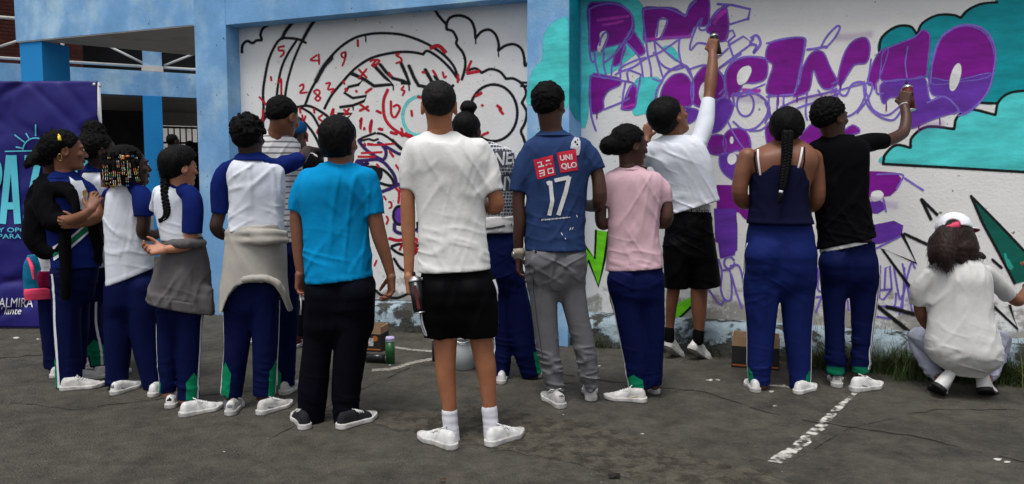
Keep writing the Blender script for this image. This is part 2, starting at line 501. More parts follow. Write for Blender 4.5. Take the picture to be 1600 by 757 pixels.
        if ears:
            for sg in (-1, 1):
                ea = np.array([nrm(r + f * (-.35 * sg)), nrm(f + r * .35 * sg), u])
                g.ell(P(sg * .345, -0.05, -0.03), ea, np.array([0.045, 0.095, 0.15]) * h, 0.03 * h)
                g.ell(P(sg * .39, -0.02, -0.02), ea, np.array([0.03, 0.05, 0.09]) * h, 0.02 * h, 'sub')
        if neck:
            nb = s.p(*neck); r0 = nr * s.k
            top = P(0, -0.10, -0.18)
            g.cone(top, nb, r0 * 0.98, r0 * 1.06, 0.10 * h)
            s.body.cone(top * .35 + nb * .65, nb, r0 * 0.97, r0 * 1.02, 0.03)
            s.body.cone(nb, nb - s.U * 0.10, r0 * 1.02, r0 * 1.1, 0.03)
        s.pieces.append(g)
        return hd
    def face(s, parent):                       # eyes, brows and lips as parts of the body
        h, ax, P = s.hd['h'], s.hd['ax'], s.hP
        r, f, u = ax
        for sg in (-1, 1):
            m = MB(); c = P(sg * .135, 0.372, 0.022)
            def ball(mb, c, rad, n=10):
                vs = []; fs = []
                for i in range(n + 1):
                    for j in range(n):
                        a, b = math.pi * i / n, 2 * math.pi * j / n
                        vs.append(c + (r * math.sin(a) * math.cos(b) * rad[0] + f * math.sin(a) * math.sin(b) * rad[1] + u * math.cos(a) * rad[2]))
                for i in range(n):
                    for j in range(n): fs.append((i * n + j, i * n + (j + 1) % n, (i + 1) * n + (j + 1) % n, (i + 1) * n + j))
                mb.add(vs, fs)
            ball(m, c, (.062 * h, .05 * h, .034 * h))
            e = m.build('eye', M['eye_white'], parent, True)
            m = MB(); ball(m, P(sg * .14, 0.403, 0.022), (.028 * h, .025 * h, .028 * h)); m.build('iris', M['eye_dark'], parent, True)
            m = MB(); m.tube([P(sg * .06, .425, .10), P(sg * .13, .425, .125), P(sg * .205, .375, .105)], [.014 * h, .017 * h, .007 * h], 6); m.build('eyebrow', M['hair'], parent, True)
        m = MB()
        m.tube([P(-.105, .37, -.262), P(-.05, .425, -.243), P(0, .433, -.247), P(.05, .425, -.243), P(.105, .37, -.262)], [.004 * h, .02 * h, .02 * h, .02 * h, .004 * h], 7)
        m.tube([P(-.10, .37, -.268), P(-.05, .418, -.288), P(0, .427, -.292), P(.05, .418, -.288), P(.10, .37, -.268)], [.004 * h, .022 * h, .025 * h, .022 * h, .004 * h], 7)
        m.build('lips', M['lips'], parent, True)
    # ---- hand: d = finger direction, n = way the palm faces (in R,F,U components)
    def hand(s, wr, d, n, thumb, curl=0.4, sc=1.0, fore=None, wr_r=0.024, spread=0.0, tcurl=None, h=0.0036, curls=None):
        wr = s.p(*wr) if not isinstance(wr, np.ndarray) else wr
        C = lambda v: nrm(s.R * v[0] + s.F * v[1] + s.U * v[2])
        d = C(d); n = C(n); n = nrm(n - d * (n @ d)); t = np.cross(d, n) * thumb
        g = Field(h)
        if fore is not None:
            fo = s.p(*fore); fd = nrm(fo - wr); g.cone(wr + fd * .05, wr, wr_r * 1.04, wr_r, 0, flat=(n, 0.85))
        for i in range(4):
            o = (1.5 - i) * 0.0195 * sc
            K = wr + d * (0.088 - 0.006 * abs(i - 1)) * sc + t * o
            g.cone(wr + t * o * 0.55 + d * 0.008, K, 0.0165 * sc, 0.0118 * sc, 0.014)
            Ls = np.array([.45, .30, .25]) * [.072, .080, .075, .058][i] * sc
            rad = np.array([.0098, .0088, .0078, .0064]) * sc * (0.9 if i == 3 else 1)
            ang = 0.0; pos = K; cu = (curls[i] if curls else curl * (1 + 0.10 * (i - 1)))
            dd0 = nrm(d + t * (1.5 - i) * (0.06 + spread))
            for q in range(3):
                ang += math.radians([55, 75, 50][q]) * cu
                dv = dd0 * math.cos(ang) + n * math.sin(ang)
                e = pos + dv * Ls[q]
                g.cone(pos, e, rad[q], rad[q + 1], 0.004 if q == 0 else 0.0015)
                pos = e
        tc = curl * 0.6 if tcurl is None else tcurl
        pos = wr + t * 0.020 * sc + d * 0.018 * sc; dv = nrm(d * .55 + t * .8 + n * .25)
        for q, (L, r0, r1) in enumerate(((.043, .0155, .0115), (.033, .0108, .0098), (.026, .0098, .0072))):
            e = pos + dv * L * sc; g.cone(pos, e, r0 * sc, r1 * sc, 0.010 if q == 0 else 0.002); pos = e
            dv = nrm(dv + d * 0.45 + n * tc * 0.9 - t * tc * .5)
        s.pieces.append(g)
        palm = wr + d * 0.088 * sc + n * 0.034 * sc
        return palm, d, n, t
    def finish_body(s, mat):
        Vs, Fs, n = [], [], 0
        for g in ([s.body] if s.body.ops else []) + s.pieces:
            V, F = g.mesh(); Vs.append(V); Fs.append(F + n); n += len(V)
        s.bm = mesh_obj('body', np.concatenate(Vs), np.concatenate(Fs), mat, s.root, True)
        return s.bm
    # ---- shoes
    def shoe(s, heel, toe, L=0.27, mat=None, sole=None, hz=0.0, tz=0.0, high=1.0, laces=None, heelblob=None, roll=0.0, ts=0.026, world=False, toecap=None, w=1.0, tab=None, side=None):
        A = np.array(heel, float) if world else ground(*heel, hz); B = np.array(toe, float) if world else ground(*toe, tz)
        e = nrm(B - A); up = nrm(s.U - e * (s.U @ e)); lt = np.cross(e, up)
        if roll: lt, up = lt * math.cos(roll) + up * math.sin(roll), up * math.cos(roll) - lt * math.sin(roll)
        q = L / 0.27
        A = A + e * 0.0
        fp = [((.036, 0), .034), ((.12, .002), .031), ((.192, 0), .0455), ((.236, -.004), .033)]
        fp = [((a[0] * q, a[1] * q), r * q * w) for a, r in fp]
        def d2(x, y):
            d = None
            for i in range(3):
                (a, ra), (b, rb) = fp[i], fp[i + 1]
                bx, by = b[0] - a[0], b[1] - a[1]
                t = np.clip(((x - a[0]) * bx + (y - a[1]) * by) / (bx * bx + by * by), 0, 1)
                dd = np.sqrt((x - a[0] - t * bx) ** 2 + (y - a[1] - t * by) ** 2) - (ra + (rb - ra) * t)
                d = dd if d is None else smin(d, dd, 0.01)
            return d
        e_, l_, u_ = e.astype(np.float32), lt.astype(np.float32), up.astype(np.float32); A_ = A.astype(np.float32)
        def loc(X, Y, Z):
            x, y, z = X - A_[0], Y - A_[1], Z - A_[2]
            return x * e_[0] + y * e_[1] + z * e_[2], x * l_[0] + y * l_[1] + z * l_[2], x * u_[0] + y * u_[1] + z * u_[2]
        hs = np.array([.078, .088, .086, .078, .062, .046, .036]) * q; hs[:4] *= high; hx = np.array([0, .03, .09, .125, .165, .215, .27]) * q
        def up_fn(X, Y, Z):
            a, b, c = loc(X, Y, Z)
            H = np.interp(a, hx, hs).astype(np.float32)
            cc = np.clip(c / H, 0, 1.2)
            d = d2(a, b) + 0.013 * q * cc ** 2.2 + 0.002
            dt = (c - H) * 0.8
            o = smin(-d, -dt, 0.022)
            return np.maximum(-o, 0.006 - c)
        tss = ts * q
        def so_fn(X, Y, Z):
            a, b, c = loc(X, Y, Z)
            thick = tss * (1 + 0.25 * np.clip(1 - a / (0.12 * q), 0, 1))
            lift = 0.010 * q * np.clip((a / q - 0.19) / 0.08, 0, 1) ** 2
            return np.maximum(d2(a, b) - 0.0035, np.maximum(c - thick - lift, lift - c)) 
        pts = np.array([A + e * a + lt * b + up * c for a in (-.01, L + .01) for b in (-.055, .055) for c in (-.005, .1 * q * max(1, high))])
        g = Field(0.0042); g._op(up_fn, pts.min(0), pts.max(0), 0, 'add'); g.noise((.03, .03, .02), .0012, 'fbm', 3)
        sh = field_obj('shoe', g, mat, s.root)
        g = Field(0.0042); g._op(so_fn, pts.min(0), pts.max(0), 0, 'add')
        field_obj('sole', g, sole, sh)
        top = lambda a, b: A + e * a * q + lt * b * q + up * (float(np.interp(a * q, hx, hs)) + 0.0015)
        if laces is not None:
            mb = MB()
            for a in (.118, .133, .148, .163):
                mb.tube([top(a, -.022) - up * .008, top(a + .004, 0), top(a, .022) - up * .008], .0035, 5)
            mb.tube([top(.112, 0), top(.10, .03) + up * .006, top(.118, .045) - up * .012], .003, 5)
            mb.tube([top(.112, 0), top(.10, -.03) + up * .006, top(.118, -.045) - up * .012], .003, 5)
            mb.build('laces', laces, sh, True)
        if toecap is not None:
            def tc_fn(X, Y, Z):
                a, b, c = loc(X, Y, Z)
                return np.maximum(up_fn(X, Y, Z) - 0.003, 0.215 * q - a)
            g = Field(0.0042); g._op(tc_fn, pts.min(0), pts.max(0), 0, 'add'); field_obj('toe_cap', g, toecap, sh)
        if tab is not None:
            def tb_fn(X, Y, Z):
                a, b, c = loc(X, Y, Z); return np.maximum(np.maximum(up_fn(X, Y, Z) - 0.0022, a - 0.016 * q), np.maximum(0.050 * q - c, np.abs(b) - .014))
            g = Field(0.0042); g._op(tb_fn, pts.min(0), pts.max(0), 0, 'add'); field_obj('heel_tab', g, tab, sh)
        if side is not None:
            def sd_fn(X, Y, Z):
                a, b, c = loc(X, Y, Z); return np.maximum(up_fn(X, Y, Z) - 0.0022, np.maximum(np.abs((c - .030 * q) - (a - .09 * q) * -.32) - .0055, np.maximum(a - .165 * q, .055 * q - a)))
            g = Field(0.0042); g._op(sd_fn, pts.min(0), pts.max(0), 0, 'add'); field_obj('side_stripe', g, side, sh)
        return sh
    # ---- cloth prints and stripes laid on a garment
    def bvh(s, o):
        me = o.data; L = world_loc(o)
        n = len(me.vertices); v = np.empty(n * 3, np.float32); me.vertices.foreach_get('co', v)
        v = v.reshape(-1, 3) + np.array(L, np.float32)
        f = np.empty(len(me.loops), np.int32); me.loops.foreach_get('vertex_index', f)
        return BVHTree.FromPolygons(v.tolist(), f.reshape(-1, 4).tolist())
    def strip(s, o, leg, phi, width, z0, z1, name, mat, off=0.003, phi1=None, n=44, m=4, shift=0.0, bv=None, shape=None):
        """strip down a leg: leg = chain nodes [(point, radius)], phi = bearing round the leg (0 = image right, -90 = towards the camera)"""
        bv = bv or s.bvh(o)
        pts = sorted(leg, key=lambda q: q[0][2]); zz = [q[0][2] for q in pts]
        V, idx, Fc = [], {}, []
        for i in range(n + 1):
            z = z0 + (z1 - z0) * i / n
            c = np.array([np.interp(z, zz, [q[0][0] for q in pts]), np.interp(z, zz, [q[0][1] for q in pts]), z])
            ph = math.radians(phi + ((phi1 if phi1 is not None else phi) - phi) * i / n)
            o_ = s.R * math.cos(ph) + s.F * math.sin(ph); tn = -s.R * math.sin(ph) + s.F * math.cos(ph)
            wd = width * (shape(i / n) if shape else 1.0)
            for j in range(m + 1):
                a = (j / m - 0.5) * wd + shift
                h = bv.ray_cast(Vector(c + o_ * 0.4 + tn * a), Vector(-o_), 0.5)
                if h[0] is None: continue
                idx[i, j] = len(V); V.append(np.array(h[0]) + np.array(h[1]) * 0.0 + o_ * off)
        for i in range(n):
            for j in range(m):
                q = [(i, j), (i, j + 1), (i + 1, j + 1), (i + 1, j)]
                if all(x in idx for x in q):
                    w = [V[idx[x]] for x in q]
                    if max(np.linalg.norm(w[0] - w[2]), np.linalg.norm(w[1] - w[3])) < 0.09: Fc.append([idx[x] for x in q])
        if Fc: return mesh_obj(name, V, Fc, mat, o, True)
    def decal(s, o, shapes, name, mat, off=0.003, bv=None, src=None):
        """shapes: list of (verts2d in pixels, faces) pressed onto the side of garment o that the pixel rays meet"""
        bv = bv or s.bvh(o); V, Fc = [], []
        for v2, f2 in shapes:
            mp = {}
            for i, q in enumerate(v2):
                a = s.p(q[0], q[1], -0.8); dr = nrm(ray(q[0], q[1]))
                h = bv.ray_cast(Vector(a), Vector(dr), 2.0)
                if h[0] is None: continue
                mp[i] = len(V); V.append(np.array(h[0]) - dr * off)
            for f in f2:
                if all(i in mp for i in f): Fc.append([mp[i] for i in f])
        if Fc: return mesh_obj(name, V, Fc, mat, o, True)
# ---- flat shapes in 2-D
def sub_tri(v, f, L):
    v = [tuple(q) for q in v]; f = [list(q) for q in f]
    for _ in range(6):
        out, done, mid = [], True, {}
        def md(a, b):
            k = (min(a, b), max(a, b))
            if k not in mid:
                mid[k] = len(v); v.append(tuple((v[a][i] + v[b][i]) / 2 for i in range(2)))
            return mid[k]
        for t in f:
            if len(t) != 3: out.append(t); continue
            a, b, c = t
            l = [math.dist(v[a], v[b]), math.dist(v[b], v[c]), math.dist(v[c], v[a])]
            if max(l) > L:
                x, y, z = md(a, b), md(b, c), md(c, a)
                out += [[a, x, z], [x, b, y], [z, y, c], [x, y, z]]; done = False
            else: out.append(t)
        f = out
        if done: break
    return v, f
def poly2(pts, L=5.0):
    t = tessellate_polygon([[Vector((p[0], p[1], 0)) for p in pts]])
    return sub_tri(pts, t, L)
def smooth2(pts, n=6, closed=False):       # Catmull-Rom
    P = [np.array(p[:2], float) for p in pts]
    if len(P) < 3: 
        return [tuple(P[0] + (P[-1] - P[0]) * i / 6) for i in range(7)] if len(P) == 2 else [tuple(q) for q in P]
    out = []; N = len(P); R_ = range(N) if closed else range(N - 1)
    for i in R_:
        p0 = P[(i - 1) % N] if closed or i > 0 else P[0] * 2 - P[1]
        p1, p2 = P[i], P[(i + 1) % N]
        p3 = P[(i + 2) % N] if closed or i < N - 2 else P[-1] * 2 - P[-2]
        for q in range(n):
            t = q / n
            out.append(tuple(0.5 * (2 * p1 + (p2 - p0) * t + (2 * p0 - 5 * p1 + 4 * p2 - p3) * t * t + (3 * p1 - p0 - 3 * p2 + p3) * t ** 3)))
    if not closed: out.append(tuple(P[-1]))
    return out
def ribbon2(pts, w, closed=False, soft=0.0):
    """-> verts, faces, coverage; soft = extra feathered width on both sides"""
    P = [np.array(p, float) for p in pts]; N = len(P); V, C, F = [], [], []
    cols = [(-.5, 1), (.5, 1)] if soft <= 0 else [(-.5, 0), (-.25, 1), (.25, 1), (.5, 0)]
    if soft > 0: offs = [-(w / 2 + soft), -w / 2 * 0.75, w / 2 * 0.75, w / 2 + soft]
    else: offs = [-w / 2, w / 2]
    m = len(cols)
    for i in range(N):
        a = P[(i - 1) % N] if closed or i > 0 else P[i]; b = P[(i + 1) % N] if closed or i < N - 1 else P[i]
        t = b - a; L = np.linalg.norm(t) + 1e-9; t = t / L; nn = np.array([-t[1], t[0]])
        end = (not closed) and soft > 0 and i in (0, N - 1)
        sh = 0.0
        for j in range(m):
            V.append(tuple(P[i] + nn * offs[j])); C.append(cols[j][1])
    if not closed and soft > 0:              # feathered round ends
        for i, sg in ((0, -1), (N - 1, 1)):
            a = P[0] - P[1] if i == 0 else P[-1] - P[-2]; a = a / (np.linalg.norm(a) + 1e-9)
            k0 = len(V)
            for j in range(m):
                f = 1.0 if 0 < j < m - 1 else 0.35
                V.append(tuple(np.array(V[i * m + j]) + a * (soft + w * 0.35) * f)); C.append(0)
            for j in range(m - 1):
                q = [i * m + j, i * m + j + 1, k0 + j + 1, k0 + j]
                F.append(q if sg < 0 else q[::-1])
    for i in range(N if closed else N - 1):
        for j in range(m - 1):
            a, b = i * m, ((i + 1) % N) * m
            F.append([a + j, b + j, b + j + 1, a + j + 1])
    return V, F, C
def text2(body, size=10, x=0, y=0, shear=0.0, align='LEFT', bold=0.0):
    cu = bpy.data.curves.new('t', 'FONT'); cu.body = body; cu.size = size; cu.align_x = align; cu.resolution_u = 3; cu.shear = shear; cu.offset = bold
    o = bpy.data.objects.new('t', cu); COL.objects.link(o)
    bpy.context.view_layer.update()
    me = o.evaluated_get(bpy.context.evaluated_depsgraph_get()).to_mesh()
    v = [(x + q.co.x, y - q.co.y) for q in me.vertices]; f = [list(p.vertices) for p in me.polygons]
    bpy.data.objects.remove(o); bpy.data.curves.remove(cu)
    return v, f
def fuzz(s_root, name, o, mat, n, length, rad=0.0012, seed=1, curl=0.6, grav=0.0, zmin=None, along=None, lie=0.6, zmax=None):
    """loose hairs standing off a hair mass"""
    rnd = random.Random(seed); me = o.data; L = np.array(world_loc(o)); mb_v, mb_f = [], []
    P = me.polygons; N = len(P)
    for _ in range(n):
        f = P[rnd.randrange(N)]
        c = np.array(f.center) + L; nn = np.array(f.normal)
        if (zmin is not None and c[2] < zmin) or (zmax is not None and c[2] > zmax): continue
        t = nrm(np.array([rnd.gauss(0, 1), rnd.gauss(0, 1), rnd.gauss(0, 1)]))
        dv = nrm(nn * (1 - lie) + t * curl + (along if along is not None else np.zeros(3)) + np.array([0, 0, -grav]))
        side = nrm(np.cross(dv, t)); q = c - nn * 0.003; ll = length * rnd.uniform(.5, 1.3); pr = None
        for i in range(4):
            w = rad * (1 - i / 3.2)
            k = len(mb_v); mb_v += [q - side * w, q + side * w]
            if pr is not None: mb_f.append((pr, pr + 1, k + 1, k))
            pr = k; q = q + dv * ll / 3; dv = nrm(dv + nrm(np.cross(t, dv)) * curl * 0.7 + np.array([0, 0, -grav * .5]))
    return mesh_obj(name, mb_v, mb_f, mat, o)
def braid(a_pts, r, mat, parent, n_turn=9, name='braid', seed=0):
    """three strands plaited along a path"""
    P = [Vector(p) for p in a_pts]; S = []
    for i in range(len(P) - 1):
        for q in range(10): S.append(P[i].lerp(P[i + 1], q / 10))
    S.append(P[-1]); N = len(S)
    sm = [sum((S[min(max(i + k, 0), N - 1)] for k in range(-5, 6)), Vector()) / 11 for i in range(N)]
    M2 = 120; out = []
    for k in range(3):
        pts, rr = [], []
        for i in range(M2 + 1):
            u = i / M2 * (N - 1); j = min(int(u), N - 2); c = sm[j].lerp(sm[j + 1], u - j)
            t = (sm[min(j + 3, N - 1)] - sm[max(j - 3, 0)]).normalized()
            w = t.cross(Vector((0, 1, 0))).normalized(); b = t.cross(w)
            th = 2 * math.pi * (n_turn * 0.5 * i / M2 + k / 3); tp = 1 - 0.45 * (i / M2) ** 2
            pts.append(c + w * (math.sin(th) * r * 0.62 * tp) + b * (math.sin(2 * th) * r * 0.36 * tp)); rr.append(r * 0.56 * tp)
        mb = MB(); mb.tube(pts, rr, 8); out.append(mb)
    o = MB()
    for m in out: o.add(m.v, m.f)
    return o.build(name, mat, parent, True)
# ------------------------------------------------------------------ setting materials
def worn(name, ca, cb, scale=5.0, thr=0.5, soft=0.04, rough=0.85, zgrad=None, var=0.10, bump=0.4, bscale=40.0, bdist=0.006, streak=None, detail=8, speck=None, vs=2.3, vr=0.7):
    """paint / plaster ca worn through to cb in patches; zgrad=(z0,z1,amount): more wear between those heights"""
    m = bpy.data.materials.new(name); m.use_nodes = True
    nt = m.node_tree; N = nt.nodes; L = nt.links; b = N['Principled BSDF']
    b.inputs['Roughness'].default_value = rough; b.inputs['Specular IOR Level'].default_value = 0.25
    tc = N.new('ShaderNodeTexCoord')
    n1 = N.new('ShaderNodeTexNoise'); n1.inputs['Scale'].default_value = scale; n1.inputs['Detail'].default_value = detail; n1.inputs['Roughness'].default_value = 0.65
    L.new(tc.outputs['Object'], n1.inputs['Vector'])
    val = n1.outputs['Fac']
    if streak:
        mp = N.new('ShaderNodeMapping'); mp.inputs['Scale'].default_value = streak; L.new(tc.outputs['Object'], mp.inputs['Vector'])
        ns = N.new('ShaderNodeTexNoise'); ns.inputs['Scale'].default_value = 1.0; ns.inputs['Detail'].default_value = 5; L.new(mp.outputs[0], ns.inputs['Vector'])
        ad = N.new('ShaderNodeMath'); ad.operation = 'MULTIPLY_ADD'; ad.inputs[1].default_value = 0.5; L.new(ns.outputs['Fac'], ad.inputs[0])
        hf = N.new('ShaderNodeMath'); hf.operation = 'MULTIPLY'; hf.inputs[1].default_value = 0.5; L.new(val, hf.inputs[0]); L.new(hf.outputs[0], ad.inputs[2]); val = ad.outputs[0]
    if zgrad:
        sx = N.new('ShaderNodeSeparateXYZ'); L.new(tc.outputs['Object'], sx.inputs[0])
        mz = N.new('ShaderNodeMapRange'); mz.inputs['From Min'].default_value = zgrad[1]; mz.inputs['From Max'].default_value = zgrad[0]
        mz.inputs['To Min'].default_value = 0; mz.inputs['To Max'].default_value = zgrad[2]; mz.interpolation_type = 'SMOOTHSTEP'
        L.new(sx.outputs['Z'], mz.inputs['Value'])
        a2 = N.new('ShaderNodeMath'); a2.operation = 'ADD'; L.new(val, a2.inputs[0]); L.new(mz.outputs[0], a2.inputs[1]); val = a2.outputs[0]
    ms = N.new('ShaderNodeMapRange'); ms.interpolation_type = 'SMOOTHSTEP'
    ms.inputs['From Min'].default_value = thr; ms.inputs['From Max'].default_value = thr + soft; L.new(val, ms.inputs['Value'])
    mix = N.new('ShaderNodeMix'); mix.data_type = 'RGBA'
    mix.inputs['A'].default_value = (*ca, 1); mix.inputs['B'].default_value = (*cb, 1)
    L.new(ms.outputs[0], mix.inputs['Factor'])
    n2 = N.new('ShaderNodeTexNoise'); n2.inputs['Scale'].default_value = vs; n2.inputs['Detail'].default_value = 10; n2.inputs['Roughness'].default_value = vr
    L.new(tc.outputs['Object'], n2.inputs['Vector'])
    mr = N.new('ShaderNodeMapRange'); mr.inputs['From Min'].default_value = 0.3; mr.inputs['From Max'].default_value = 0.7
    mr.inputs['To Min'].default_value = 1 - var; mr.inputs['To Max'].default_value = 1 + var; L.new(n2.outputs['Fac'], mr.inputs['Value'])
    sc = N.new('ShaderNodeVectorMath'); sc.operation = 'SCALE'; L.new(mix.outputs['Result'], sc.inputs[0]); L.new(mr.outputs[0], sc.inputs['Scale'])
    outc = sc.outputs[0]
    if speck:                                  # (colour, density threshold, scale)
        n4 = N.new('ShaderNodeTexNoise'); n4.inputs['Scale'].default_value = speck[2]; n4.inputs['Detail'].default_value = 4; L.new(tc.outputs['Object'], n4.inputs['Vector'])
        m4 = N.new('ShaderNodeMapRange'); m4.inputs['From Min'].default_value = speck[1]; m4.inputs['From Max'].default_value = speck[1] + 0.05; L.new(n4.outputs['Fac'], m4.inputs['Value'])
        x4 = N.new('ShaderNodeMix'); x4.data_type = 'RGBA'; x4.inputs['B'].default_value = (*speck[0], 1)
        L.new(outc, x4.inputs['A']); L.new(m4.outputs[0], x4.inputs['Factor']); outc = x4.outputs['Result']
    L.new(outc, b.inputs['Base Color'])
    n3 = N.new('ShaderNodeTexNoise'); n3.inputs['Scale'].default_value = bscale; n3.inputs['Detail'].default_value = 6; L.new(tc.outputs['Object'], n3.inputs['Vector'])
    hh = N.new('ShaderNodeMath'); hh.operation = 'SUBTRACT'; L.new(n3.outputs['Fac'], hh.inputs[0]); L.new(ms.outputs[0], hh.inputs[1])
    bp = N.new('ShaderNodeBump'); bp.inputs['Strength'].default_value = bump; bp.inputs['Distance'].default_value = bdist
    L.new(hh.outputs[0], bp.inputs['Height']); L.new(bp.outputs[0], b.inputs['Normal'])
    MATS[name] = m
    return m
m_wall = worn('white_plaster', (.79, .785, .77), (.36, .34, .31), 7.0, 0.66, 0.16, zgrad=(0.15, 0.75, 0.30), var=0.06, bscale=55, bump=0.5, bdist=0.005, speck=((.2, .19, .17), 0.70, 26.0))
m_blue = worn('pale_blue_paint', (.185, .40, .70), (.40, .61, .79), 2.6, 0.44, 0.22, streak=(2.2, 2.2, 0.6), var=0.17, bscale=60, bump=0.35, speck=((.05, .07, .11), 0.70, 17.0))
m_blue2 = worn('strong_blue_paint', (.015, .25, .62), (.10, .33, .62), 3.0, 0.60, 0.2, streak=(4, 4, .6), var=0.08, bump=0.2)
m_kerb = worn('chipped_blue_kerb', (.29, .37, .42), (.045, .046, .040), 4.2, 0.51, 0.07, zgrad=(0.0, 0.10, 0.16), var=0.25, bscale=22, bump=0.9, bdist=0.02)
m_ground = worn('worn_asphalt', (.078, .072, .057), (.045, .042, .034), 1.3, 0.44, 0.25, vs=7.0, vr=.82, var=0.62, bscale=90, bump=1.0, bdist=0.02, rough=0.7, speck=((.20, .19, .17), 0.66, 90.0))
m_patch = worn('brown_trench_patch', (.076, .068, .051), (.062, .056, .043), 11.0, 0.48, 0.25, vs=9., vr=.82, var=0.6, bscale=45, bump=1.0, bdist=0.02, rough=0.8, speck=((.2, .18, .13), 0.68, 60.0))
m_crack = material('crack_dirt', (.026, .024, .021), 0.95, 0.3, 10, 0.3, 60, 0.1)
m_brick = None
m_conc = worn('grey_soffit', (.66, .63, .60), (.55, .52, .49), 2.0, 0.5, 0.2, var=0.1)
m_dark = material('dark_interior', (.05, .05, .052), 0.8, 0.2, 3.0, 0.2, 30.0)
m_rail = material('white_steel_tube', (.62, .62, .60), 0.45, 0.1, 6.0, 0.05, 60.0)
m_iron = material('black_iron', (.015, .015, .017), 0.5, 0.2, 8.0, 0.1, 60.0)
m_back = worn('far_white_wall', (.78, .77, .74), (.5, .48, .45), 2.0, 0.62, 0.2, var=0.1)

# ------------------------------------------------------------------ ground
gv, gf = [], []
nx = 60
xs = np.concatenate([np.linspace(-60, -7, 8)[:-1], np.linspace(-7, 7, 57), np.linspace(7, 60, 8)[1:]])
ys = np.concatenate([np.linspace(-40, 1.5, 8)[:-1], np.linspace(1.5, 8, 40), np.linspace(8, 80, 12)[1:]])
gx, gy = np.meshgrid(xs, ys, indexing='ij')
P3 = np.stack([gx.ravel() / 1.3, gy.ravel() / 1.3, np.zeros(gx.size)], 1).astype(np.float32)
gz = (vnoise(P3 + 5.5) * 0.0004 - 0.0008).reshape(gx.shape)
gv = np.stack([gx, gy, gz], -1).reshape(-1, 3)
A_, B_ = len(xs), len(ys)
gf = np.array([(i * B_ + j, (i + 1) * B_ + j, (i + 1) * B_ + j + 1, i * B_ + j + 1) for i in range(A_ - 1) for j in range(B_ - 1)], np.int32)
g_obj = mesh_obj('ground', gv, gf, m_ground, smooth=True); tag(g_obj, kind='structure')
def ground_shape(name, shapes, mat, z, parent=g_obj, cov=True):
    V, F_, C = [], [], []
    for v, f, c in shapes:
        n = len(V); V += [ground(q[0], q[1], z) for q in v]; F_ += [[i + n for i in q] for q in f]; C += list(c)
    return mesh_obj(name, V, F_, mat, parent, False, None, C if cov else None)
rg = random.Random(3)
def jag(pts, amp, n=5):
    out = []
    for a, b in zip(pts[:-1], pts[1:]):
        for i in range(n):
            t = i / n; out.append((a[0] + (b[0] - a[0]) * t + rg.gauss(0, amp), a[1] + (b[1] - a[1]) * t + rg.gauss(0, amp * .5)))
    out.append(pts[-1]); return out
top_e = jag([(470, 618), (600, 640), (680, 640), (760, 632), (830, 648), (900, 660), (1000, 688), (1100, 712), (1200, 740), (1300, 770), (1420, 800)], 4.0)
bot_e = jag([(1300, 830), (1180, 800), (1100, 770), (1000, 752), (900, 725), (800, 705), (700, 690), (600, 668), (500, 640), (470, 618)], 4.0)
poly = top_e + bot_e[:-1]
v, f = poly2(poly, 60)
ground_shape('trench_patch', [(v, f, [1] * len(v))], m_patch, 0.0007, cov=False)
cr = []
for pts, w in (([(395, 700), (470, 660), (560, 610), (640, 575)], 1.6), ([(820, 575), (960, 598), (1100, 612), (1235, 655), (1420, 680), (1600, 722)], 1.8), ([(745, 560), (820, 585), (900, 602)], 1.6), ([(1590, 640), (1460, 640), (1330, 668), (1240, 720)], 1.4),
               ([(0, 628), (120, 640), (260, 622), (420, 610)], 1.2), ([(0, 560), (90, 552), (200, 560)], 1.4)):
    p = jag(pts, 1.5, 9)
    for i_ in range(len(p) - 1):
        if rg.random() < .86: cr.append(ribbon2([p[i_], p[i_ + 1]], w * rg.uniform(.2, .85)))
ground_shape('crack', cr, m_crack, 0.0016, cov=False)
m_line = paint('chipped_road_paint', (206, 204, 196), 0.95, 0.9, 17.0); m_line2 = paint('faded_road_paint', (150, 146, 136), 0.9, 0.7, 40.0)
ln = []
lp = jag([(1210, 722), (1246, 698), (1280, 668), (1304, 642), (1322, 626), (1336, 614)], .8, 3)
for w0, w1, ofs in ((26, 9, 0),):
    V_, F_l, C_l = [], [], []
    for i, q in enumerate(lp):
        t = i / (len(lp) - 1); w = (w0 + (w1 - w0) * t) * rg.uniform(.8, 1.1)
        for j, cc in ((-.5, .1), (-.36, .48), (0, .54), (.36, .48), (.5, .1)): V_.append((q[0] + j * w, q[1] + j * w * .18)); C_l.append(cc * rg.uniform(.85, 1.08))
    for i in range(len(lp) - 1):
        for j in range(4): F_l.append([i * 5 + j, i * 5 + j + 1, i * 5 + 6 + j, i * 5 + 5 + j])
    ln.append((V_, F_l, C_l))
for x, y, r0 in ((1225, 603, 6), (1245, 606, 7), (1205, 612, 5), (1560, 458 + 260, 9), (1575, 722, 6), (1212, 634, 5), (1110, 594, 5), (1122, 594, 5), (1105, 594, 3), (880, 648, 2), (935, 572, 4), (1004, 678, 3), (350, 706, 3), (690, 600, 3), (270, 534, 4), (25, 528, 6), (60, 530, 4)):
    r0 *= .6; k = 9; pl = [(x + r0 * 1.6 * math.cos(6.283 * q / k) * rg.uniform(.5, 1.2), y + r0 * .5 * math.sin(6.283 * q / k) * rg.uniform(.5, 1.2)) for q in range(k)]
    vv, ff = poly2(pl, 50); ln.append((vv, ff, [.8] * len(vv)))
ground_shape('paint_line', ln, m_line, 0.0022); ln = []
ln.append(ribbon2(jag([(583, 578), (610, 577), (640, 568), (678, 561)], .8, 3), 3.0, soft=1.6))
ln.append(ribbon2(jag([(618, 543), (645, 547), (678, 549), (700, 551)], .4, 3), 2.0, soft=1.2))
ln.append(ribbon2(jag([(1180, 600), (1236, 605)], .4, 3), 2.2, soft=.8))
ground_shape('faded_line', ln, m_line2, 0.0027)


